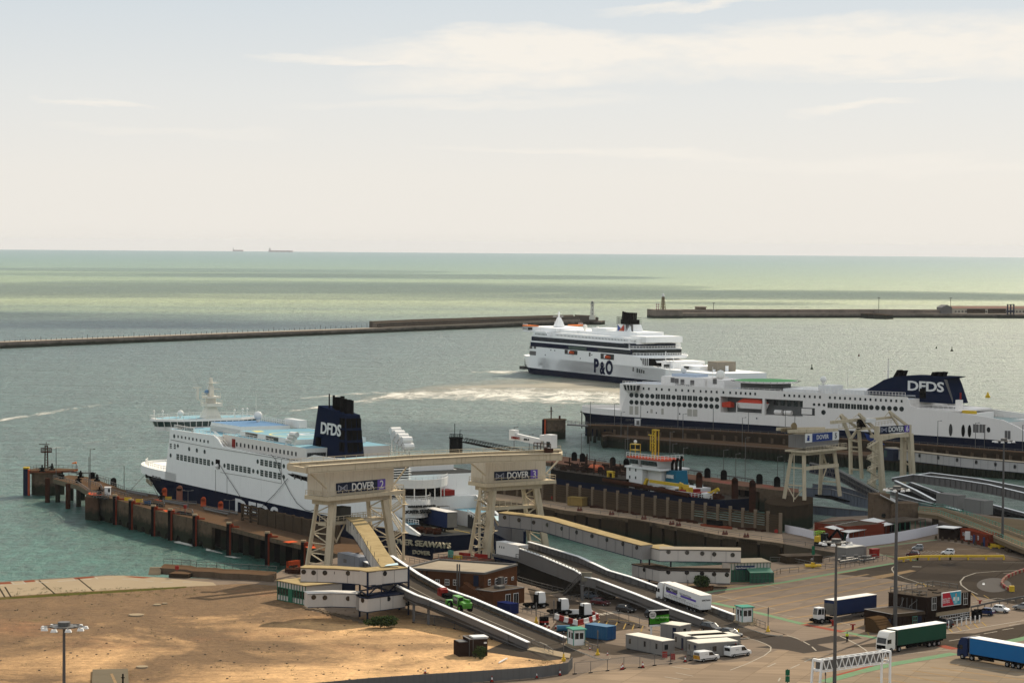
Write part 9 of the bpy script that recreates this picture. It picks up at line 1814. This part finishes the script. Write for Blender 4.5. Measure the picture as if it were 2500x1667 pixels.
mesh_fence(['mesh fence panel between the ramps, first from the barriers','mesh fence panel between the ramps, second','mesh fence panel between the ramps, third','mesh fence panel behind the blue container, right','mesh fence panel behind the billboard'],[(1480,1518),(1511,1519),(1535,1524),(1561,1532),(1588,1538),(1650,1546)])
for x,y,lab in((1623,1606,'left'),(1642,1611,'right')):a=P(x,y,7);o=MB().box(-.45,.45,-.03,.03,.1,1.2).bar((-.4,0,0),(-.4,.5,.9),.06).bar((.4,0,0),(.4,.5,.9),.06).build('warning_sign',m_redp);o.location=a;tag(o,'red warning sign on the ground by the long cabin, '+lab+' one','sign','red warning signs')
pts=wpts([(560,1716),(760,1696),(900,1683),(1010,1675),(1150,1666),(1240,1660),(1325,1653),(1386,1644),(1397,1630)]);q=[]
for a,c in zip(pts,pts[1:]):
 n=max(1,round((c-a).length/2.0))
 q+=[a.lerp(c,i/n) for i in range(n)]
q.append(pts[-1]);hf=None;m_hg=mat('hoarding_grey',(.25,.245,.235),.6,.06,.6,streak=.2)
t=thing('hoarding','grey ribbed steel hoarding along the bottom edge, bending up at its right end','hoarding')
for a,c in zip(q,q[1:]):
 f_=FR(a,c);m=MB().box(.03,f_.L-.03,-.03,.03,.05,1.95)
 for k in range(9):m.box(.1+k*f_.L/9.3,.18+k*f_.L/9.3,-.07,-.02,.08,1.92)
 m.box(-.05,.05,-.09,.06,0,2.0);o=m.build('panel',m_hg,t);o.location=a;o.rotation_euler.z=f_.rz
sheet('path',[(560,1702),(900,1670),(1150,1653),(1325,1640),(1380,1632),(1378,1628),(1325,1634),(1150,1648),(900,1662),(560,1690)],m_pave,k=2)
def island(l,nm='kerb_island'):struct(MB().prism(xy(wpts(l)),6.9,7.14,0,1).build(nm,[mat('kerb_white',(.55,.50,.42),.8,.2,.8),m_yard]))
island([(1372,1562),(1386,1566),(1420,1580),(1450,1591),(1484,1598),(1490,1603),(1488,1609),(1474,1610),(1455,1606),(1420,1593),(1390,1581),(1368,1571)])
island([(1740,1497),(1792,1513),(1830,1524),(1870,1539),(1911,1548),(1912,1551),(1900,1552),(1870,1548),(1830,1536),(1775,1518),(1735,1503)])
island([(1790,1550),(1822,1556),(1824,1558),(1812,1559),(1786,1556)]);island([(1712,1531),(1730,1529),(1830,1556),(1815,1557)])
# === POLES, MASTS, SIGN GANTRY
def mast(px,pyb,pyt,lab,r=.32,ring=2.7,z=7.0,n=9,basey=False):
 a=P(px,pyb,z);H=ZAT(a,pyt)-z;t=thing('light_mast',lab,'light mast',a,0,'tall floodlight masts')
 MB().cyl((0,0,0),(0,0,H),r,12,r2=r*.55).build('column',mat('mast_grey',(.16,.155,.15),.5,.08,.5,metal=.3),t)
 MB().cyl((0,0,H-.3),(0,0,H+.5),.8,10).cyl((0,0,H-.15),(0,0,H),ring*.7,12).build('head_ring',m_gal,t)
 for k in range(n):
  a_=2*math.pi*k/n+.2;c,s=math.cos(a_),math.sin(a_);MB().bar((c*ring*.6,s*ring*.6,H),(c*ring,s*ring,H-.1),.12).build('arm',m_gal,t)
  MB().hexa([(c*ring-.42,s*ring-.3,H-.42),(c*ring+.42,s*ring-.3,H-.42),(c*ring+.42,s*ring+.3,H-.42),(c*ring-.42,s*ring+.3,H-.42),(c*ring-.3,s*ring-.2,H-.1),(c*ring+.3,s*ring-.2,H-.1),(c*ring+.3,s*ring+.2,H-.1),(c*ring-.3,s*ring+.2,H-.1)]).build('floodlight',m_whp,t)
 if basey:m=MB().box(-3.2,3.2,-1.6,-.9,.35,.9).box(-3.2,3.2,.9,1.6,.35,.9);[m.box(x-.2,x+.2,y-.3,y+.3,0,.9) for x in(-3,-1,1,3) for y in(-1.2,1.2)];m.build('crash_barrier',m_yellow,t)
 return t
mast(156,2000,1527,'tall floodlight mast in the left foreground over the shingle',.30,2.6);mast(2037,1700,1322,'tall floodlight mast in the right foreground, nearest of the right hand three',.33,2.4);mast(2185,1538,1192,'tall floodlight mast standing by the office annex',.42,2.2);mast(2447,1337,1075,'tall floodlight mast with a yellow crash barrier near the right edge',.34,2.4,basey=True)
for x,y,yt,yb,lab in((1376,1613,1552,1,'at the end of the near ramp'),(1459,1600,1537,1,'on the kerb island by the near booth'),(1802,1551,1498,1,'beside the black saloon'),(1875,1543,1481,1,'on the far kerb island'),(1309,1521,1470,1,'by the skip and the terminal tractors'),(1352,1519,1462,0,'left of the red and white barriers'),(1679,1439,1414,0,'left of the shrub'),(1791,1500,1482,0,'behind the middle ramp booth'),(2015,1667,1640,0,'under the sign gantry'),(2095,1382,0,0,'')):
 if not lab:continue
 a=P(x,y,7);H=ZAT(a,yt)-7;t=thing('sign_post','thin post '+lab,'post',a,0,'thin posts in the yard');MB().cyl((0,0,0),(0,0,H),.07,6).box(-.12,.12,-.1,.1,H*.72,H*.95).build('post',m_gal,t)
 if yb:MB().box(-.35,.35,-.3,.3,0,.5).cyl((0,0,.5),(0,0,1.3),.22,8,r2=.12).build('base_guard',m_yellow,t)
for x,y,yt,lab in((1922,1700,1632,'green double traffic sign at the bottom edge'),(1985,1385,1331,'green traffic sign behind the lounge, on a yellow guarded base')):
 a=P(x,y,7);H=ZAT(a,yt)-7;t=thing('traffic_sign',lab,'sign',a,0,'green signs on posts');MB().cyl((0,0,0),(0,0,H),.08,6).build('post',m_gal,t);MB().box(-.35,.35,-.12,-.04,H-2.1,H-1.15).box(-.35,.35,-.12,-.04,H-1.05,H-.1).build('panel',mat('sign_green',(.02,.18,.09),.5),t)
 if x>1950:m=MB().box(-1.8,1.8,-1.0,-.5,.3,.7).box(-1.8,1.8,.5,1.0,.3,.7).cyl((0,0,0),(0,0,1.2),.5,8);m.build('crash_barrier',m_yellow,t);MB().sph((-.3,-.2,1.9),.35,8).build('lamp_head',m_cabin,t)
A,B=P(2001,1697,7),P(2168,1672,7);f_=FR(A,B);t=f_.thing('sign_gantry','white lattice sign gantry seen from behind at the bottom right','sign gantry');L=f_.L;zt=ZAT(A,1612)-7
m=MB();z0,z1=zt-1.9,zt
for y in(0,1.1):m.bar((0,y,z0),(L,y,z0),.16).bar((0,y,z1),(L,y,z1),.16)
k=11
for i in range(k):a,c=L*i/k,L*(i+1)/k;m.bar((a,0,z0),((a+c)/2,0,z1),.11).bar(((a+c)/2,0,z1),(c,0,z0),.11).bar((a,0,z1),(a,1.1,z1),.09)
m.build('lattice_beam',m_girdtop,t);MB().box(.3,L-.2,1.2,1.28,z0-.1,z1+.05).build('sign_back',m_steelgrey,t)
for x in(0,L):
 m=MB();[m.bar((x-.6*(x==0),y,0),(x,y,zt),.3) for y in(-.4,1.5)];m.bar((x,-.4,zt*.72),(x,1.5,zt*.72),.3).bar((x,-.4,zt),(x,1.5,zt),.4);m.build('leg',m_girdtop,t)
o=MB();pts=wpts([(2189,1373),(2240,1367),(2320,1366),(2451,1366)]);
for a,c in zip(pts,pts[1:]):o.bar(a+V((0,0,.9)),c+V((0,0,.9)),.5,.5)
t=thing('yellow_barrier','long low yellow steel barrier beside the far roadway','barrier');o.build('rail',m_yellow,t);m=MB()
for a,c in zip(pts,pts[1:]):[m.box(p.x-.2,p.x+.2,p.y-.2,p.y+.2,7,7.8) for p in[a.lerp(c,i/3) for i in range(4)]]
m.build('foot',m_yellow,t)
for l,lab in(([(2033,1521),(2100,1508),(2162,1498)],'steel crash rail beside the parked navy trailer'),([(2371,1491),(2420,1480),(2500,1466),(2560,1456)],'steel crash rail behind the row of parked cars')):
 t=thing('crash_rail',lab,'crash rail',group='steel crash rails');pts=wpts(l);m=MB()
 for a,c in zip(pts,pts[1:]):m.bar(a+V((0,0,.85)),c+V((0,0,.85)),.12,.4);n=int((c-a).length/2.5);[m.box(p.x-.08,p.x+.08,p.y,p.y+.15,7,7.9) for p in[a.lerp(c,i/n) for i in range(n)]]
 m.build('rail',m_gal,t)
b0=None
for i,(x,y) in enumerate([(1614,1030),(1653,1018),(1697,1010),(1742,1003),(1787,996),(1830,987),(1874,978),(1917,973)]):
 a=P(1912+x/4,1275+y/4,7);w_=['first bollard from the black car','second bollard from the black car','third bollard from the black car','fourth bollard from the black car','fourth bollard from the bins','third bollard from the bins','second bollard from the bins','bollard nearest the bins'][i]
 if b0 is None:b0=MB().cyl((0,0,0),(0,0,1.35),.13,8).cyl((0,0,1.35),(0,0,1.42),.13,8,r2=.05).build('bollard',m_whp);o=b0
 else:o=dup(b0)
 o.location=a;tag(o,'white '+w_+' at the office','bollard','white bollards at the office')
b0=None
for i in range(10):
 a=P(2285+i*16+(i>8)*4,1316+i*2.3,7)
 if b0 is None:b0=MB().cyl((0,0,0),(0,0,.9),.35,8,r2=.25).build('bollard',m_panelc);o=b0
 else:o=dup(b0)
 o.location=a;tag(o,'stubby grey bollard before the brick offices under the elevated road','bollard','grey bollards under the elevated road')
for x,y,lab in((2382,1511,'left'),(2389,1508,'right')):a=P(x,y,7);t=thing('bin','black wheeled bin beside the office, '+lab+' one','bin',a,0,'bins');MB().box(-.7,.7,0,1,.1,1.5).build('body',m_rubber,t);MB().box(-.75,.75,-.05,1.05,1.5,1.65).build('lid',m_rubber,t)
a=P(1328,1524,7);t=thing('bin','black drum with a red band by the cones between the ramps','bin',a,0,'bins');MB().cyl((0,0,0),(0,0,1.5),.9,12).build('body',m_rubber,t);MB().cyl((0,0,.5),(0,0,.8),.92,12).build('band',m_redp,t)
a=P(1375,1545,7);t=thing('water_bowser','small blue water bowser near the near booth','bowser',a,.1);MB().cyl((-1.2,0,.95),(1.2,0,.95),.6,12).build('tank',mat('bowser_blue',(.03,.18,.30),.4),t);MB().box(-1.3,1.8,-.5,.5,.3,.45).build('chassis',m_black,t);wheel(t,0,-.6,.32)
for px,py,lab,mt in((2033,1527,'short red post beside the terminal tractor wheels',m_redp),(2082,1537,'red steel stop post left of the covered stair',m_redp),(2392,1478,'small red valve post on the lane behind the office',m_redp)):
 a=P(px,py,7);o=MB().cyl((0,0,0),(0,0,1.1),.22,8).box(-.5,.5,-.12,.12,.95,1.15).build('post',mt);o.location=a;tag(o,lab,'post')
t=thing('barrier_curve','curving row of red and white water-filled barriers near the right edge','barrier row');m=MB();l=[(2352,478),(2270,505),(2190,540),(2150,575),(2135,610),(2160,640),(2215,668)];pts=wpts([(1912+x/4,1275+y/4) for x,y in l])
for a,c in zip(pts,pts[1:]):
 n=max(1,int((c-a).length/1.3));d=(c-a).normalized()
 for i in range(n):p=a.lerp(c,i/n);m.bar(p+V((0,0,.35)),p+d*1.15+V((0,0,.35)),.45,.7,mi=i%2)
m.build('section',[m_redp,m_pave],t)
a=P(2470,1443,7);o=MB().box(-.5,.5,-.5,.5,0,1.2).build('marker',m_yellow);o.location=a;tag(o,'yellow marker block at the end of the curved barriers','marker')
RL=thing('railing','galvanised railings round the compound beside the green glass lounge','railing');m=MB()
for l in([(1880,1372),(1925,1372),(1990,1386),(2040,1391)],[(1880,1408),(1905,1400),(1950,1396)],[(2010,1372),(2070,1364)],[(2040,1390),(2110,1377),(2165,1366)],[(2040,1380),(2140,1364)]):m.rail(wpts(l),1.2,2,.05)
m.build('rail',m_gal,RL)
RL=thing('railing','galvanised railing along the quay edge behind the brick annex','railing');m=MB().rail(wpts([(1264,1420),(1310,1434),(1375,1450)]),1.2,2,.05);m.rail(wpts([(1255,1486),(1330,1508),(1350,1512)]),1.0,1.8,.05).rail(wpts([(1298,1576),(1330,1588),(1350,1600)]),1.1,2,.05).rail(wpts([(1830,1518),(1868,1532)]),1.1,2,.05).rail(wpts([(1415,1578),(1462,1592)]),1.1,2,.05);m.build('rail',m_gal,RL)
MB_=MB();MB_.tube([p_+V((0,0,.8)) for p_ in wpts([(1290,1446),(1340,1458),(1377,1452)])],.2,6);o=MB_.build('pipe',mat('tan_sheet',0));tag(o,'tan pipe run on the quay behind the terminal tractors','pipe')
mesh_fence('mesh fence panel in the shade below the near ramp',[(1010,1520),(1060,1526),(1110,1535),(1160,1548),(1200,1560),(1240,1574)],2.0,'mesh fence below the near ramp')
MB().prism(xy(wpts([(1240,1388),(1266,1366),(1430,1418),(1600,1475),(1560,1490),(1440,1470),(1375,1452),(1262,1422)],4.0)),1.0,4.0).build('shade_slab',m_black,R2)  # added black slab, painting the ramp's deep shade over the water
MB().prism(xy(wpts([(1170,1380),(1215,1366),(1270,1390),(1262,1420),(1200,1402)],5.0)),2,5.0).build('shade_slab',m_rubber,R2)  # second added slab, carries the painted shade on beside the ramp
# === PLANTS
def leafy(nm,lab,px,py,w,h,d,n,mt,cat='shrub',z=7.0,ls=.28,seed=1,kind=None,grp=None):
 rnd=random.Random(seed);a=P(px,py,z);t=thing(nm,lab,cat,a,0,grp);m=MB();cl=[(rnd.uniform(-w*.36,w*.36),rnd.uniform(-d*.36,d*.36),rnd.uniform(.3,.75)*h,rnd.uniform(.28,.5)) for _ in range(max(5,n//110))]
 for i in range(n):
  c=rnd.choice(cl);v=V((rnd.gauss(0,1),rnd.gauss(0,1),rnd.gauss(0,1))).normalized()*rnd.uniform(.55,1)**.5;r=c[3]
  p=V((c[0]+v.x*w*.42*r*1.4,c[1]+v.y*d*.42*r*1.4,max(.05,c[2]+v.z*h*.5*r*1.4)));s=ls*rnd.uniform(.5,1.2);u=V((rnd.gauss(0,1),rnd.gauss(0,1),rnd.gauss(0,.6))).normalized()*s;q=u.cross(V((rnd.gauss(0,1),rnd.gauss(0,1),rnd.gauss(0,1)))).normalized()*s*.5
  m.poly([p-u,p-q,p+u,p+q],rnd.choice((0,0,1)))
 m.build('foliage',mt,t);MB().cyl((0,0,0),(0,0,h*.5),.08,5,r2=.03).bar((0,0,.2),(w*.25,0,h*.5),.06).bar((0,0,.2),(-w*.25,0,h*.45),.06).build('stem',mat('bark',(.06,.045,.03),.9),t);return t
lf=[mat('leaf_dark',(.035,.055,.018),.7,.3,3),mat('leaf_light',(.085,.11,.035),.7,.3,3)];lf2=[mat('leaf_olive',(.06,.075,.03),.7,.3,3),mat('leaf_grey',(.12,.13,.06),.7,.3,3)]
leafy('shrub','sprawling dark green bush at the foot of the navy lattice frame',929,1532,6.0,2.4,3.0,2600,lf,seed=2);leafy('shrub','rounded green shrub in front of the pale gallery by the green lounge',1711,1436,3.6,2.9,3.0,1900,lf,seed=3);leafy('shrub','yellow flowering tuft beside the rounded shrub',1724,1436,.9,1.0,.8,160,[m_yellow,lf[1]],ls=.14,seed=4)
leafy('ivy','bush of ivy growing against the derelict brick hut',1173,1607,2.2,2.2,1.2,900,lf,seed=5,ls=.2)
MB().prism(xy(wpts([(1686,1439),(1742,1434),(1740,1441),(1700,1444)])),6.9,7.5).build('planter_edge',m_brick,thing('planter','low brick planter edge below the rounded shrub','planter'))
m=MB();rnd=random.Random(11)
cl_=[(rnd.uniform(30,1300),rnd.uniform(1440,1660),rnd.choice((.25,.4,.5,.9))) for _ in range(170)]+[(870+rnd.gauss(0,60),1537+rnd.gauss(0,4),.35) for _ in range(60)]+[(1340+rnd.gauss(0,25),1618+rnd.gauss(0,6),.4) for _ in range(25)]+[(rnd.uniform(0,480),1440+rnd.uniform(-6,16),.35) for _ in range(120)]
for(x,y,s) in cl_:
 if y>1655-(x-900)*.06 and x>900:continue
 if y<1455 and x>480:continue
 if 660<x<1010 and y<1540:continue
 if x>1000 and y<1500+(x-1000)*.33:continue
 a=P(x,y,7.0)
 for k in range(12):p=a+V((rnd.gauss(0,s*.8),rnd.gauss(0,s*.8),rnd.random()*s*.5+.04));u=V((rnd.gauss(0,1),rnd.gauss(0,1),rnd.gauss(0,1))).normalized()*.16;m.poly([p-u,p+u.cross(V((0,.1,1)))*.6,p+u],rnd.choice((0,1)))
struct(tag(m.build('weeds',lf2),'scattered small weeds over the shingle'),'stuff')
m=MB();rnd=random.Random(21)
for k in range(420):
 t_=rnd.random();x,y=745+t_*150+rnd.gauss(0,5),1482+t_*38+rnd.gauss(0,1.5)
 if k>200:x,y=rnd.uniform(0,1340),rnd.uniform(1465,1660)
 if x>1000 and y<1500+(x-1000)*.33:continue
 a=P(x,y,7.0);s=rnd.uniform(.12,.4) if k<=200 else rnd.uniform(.08,.2);m.box(a.x-s,a.x+s,a.y-s*.8,a.y+s*.8,6.98,7.0+s*.7)
struct(tag(m.build('rubble',mat('rubble_stone',(.26,.20,.14),.9,.3,1)),'pale rubble and stones scattered over the shingle and along the gallery base'),'stuff')
for x,y,rx,lab in((333,1502,19,'round concrete manhole slab, largest on the shingle'),(384,1477,10,'round concrete manhole cover behind the largest slab'),(402,1474,7,'small round cover touching another one'),(347,1629,15,'round yellowish manhole slab near the grey plinth')):
 a=P(x,y,7.0);r=(P(x+rx,y,7.0)-a).length;o=MB().cyl((0,0,-.05),(0,0,.25),r,16).build('manhole_slab',m_pave);o.location=a;tag(o,lab,'manhole','manhole slabs on the shingle')
pl_=[(226,1638),(312,1636),(318,1720),(222,1720)];o=MB().prism(xy(wpts(pl_)),6.9,7.35,0,1).build('plinth',[m_concd,mat('plinth_top',(.24,.20,.14),.9,.15,.5)]);tag(o,'grey concrete plinth with a worn yellow line at the bottom edge','plinth')
MB().poly([(p.x,p.y,7.36) for p in wpts([(269,1649),(275,1648),(290,1680),(282,1680)])]).build('painted_line',m_lane,o)
a=P(300,1690,7.3);H=ZAT(a,1644)-7.3;o=MB().cyl((0,0,0),(0,0,H),.14,8).bar((-.3,0,H*.8),(.3,0,H*.8),.12).build('post',m_rubber);o.location=a;tag(o,'black post standing by the concrete plinth','post')
for x,y,lab in((1316,1565,0),):pass
o=MB().bar(P(1218,1617,7.2),P(1232,1609,7.3),.2).bar(P(1232,1609,7.3),P(1238,1606,7.3),.2).build('steel_strip',m_whp);tag(o,'bent white metal strip lying on the shingle by the hut','debris')
# === HAZE
hz=bpy.data.materials.new('haze_air');hz.use_nodes=True;nt=hz.node_tree;nt.nodes.clear()
pv=N(nt,'ShaderNodeVolumePrincipled',ins={'Color':(.95,.97,1,1),'Density':1.5e-5});ou=N(nt,'ShaderNodeOutputMaterial');nt.links.new(pv.outputs[0],ou.inputs['Volume'])
struct(MB().box(-62000,62000,-62000,62000,-190,100).build('haze',hz),'stuff')
# === CLOUDS drifting overhead, above and outside the picture, whose shade crosses the port and the sea
mc=bpy.data.materials.new('cloud_white');mc.use_nodes=True;b=mc.node_tree.nodes['Principled BSDF'];b.inputs['Base Color'].default_value=(.9,.9,.9,1);b.inputs['Roughness'].default_value=1;b.inputs['Alpha'].default_value=.30;b.inputs['Specular IOR Level'].default_value=0
def cloud(foot,alt,r,seed,n=9):
 rnd=random.Random(seed);k=alt/math.tan(SUN_EL);m=MB()
 for(x,y,s) in foot:
  for i in range(n):
   cx,cy=x+k*math.sin(SUN_AZ)+rnd.gauss(0,s*.45),y+k*math.cos(SUN_AZ)+rnd.gauss(0,s*.35*r);q=s*rnd.uniform(.3,.6)
   m.sph((cx,cy,alt+rnd.uniform(-.1,.2)*q),q,14,sz=.28,sx=1.4)
 o=m.build('cloud',mc,smooth=True);return struct(tag(o,'cloud'),'stuff')
pt=lambda x,y:(P(x,y,0).x,P(x,y,0).y)
cloud([(*pt(2250,1300),120),(*pt(2480,1330),130),(*pt(1900,1230),120),(*pt(1650,1180),110),(*pt(1500,1150),80),(*pt(2200,1100),150),(*pt(2500,1180),140),(*pt(1800,1090),130)],1300,1.0,3,6)
cloud([(*pt(100,708),800),(*pt(450,700),800),(*pt(900,698),700),(*pt(1150,706),400),(*pt(700,715),400)],2200,.5,5,4)
cloud([(*pt(1950,722),500),(*pt(2300,722),600),(*pt(2600,720),600),(*pt(1650,738),200)],2000,.5,8,4)
cloud([(*pt(60,655),900),(*pt(1100,672),900),(*pt(-50,770),300),(*pt(300,790),250)],2200,.4,9,3)
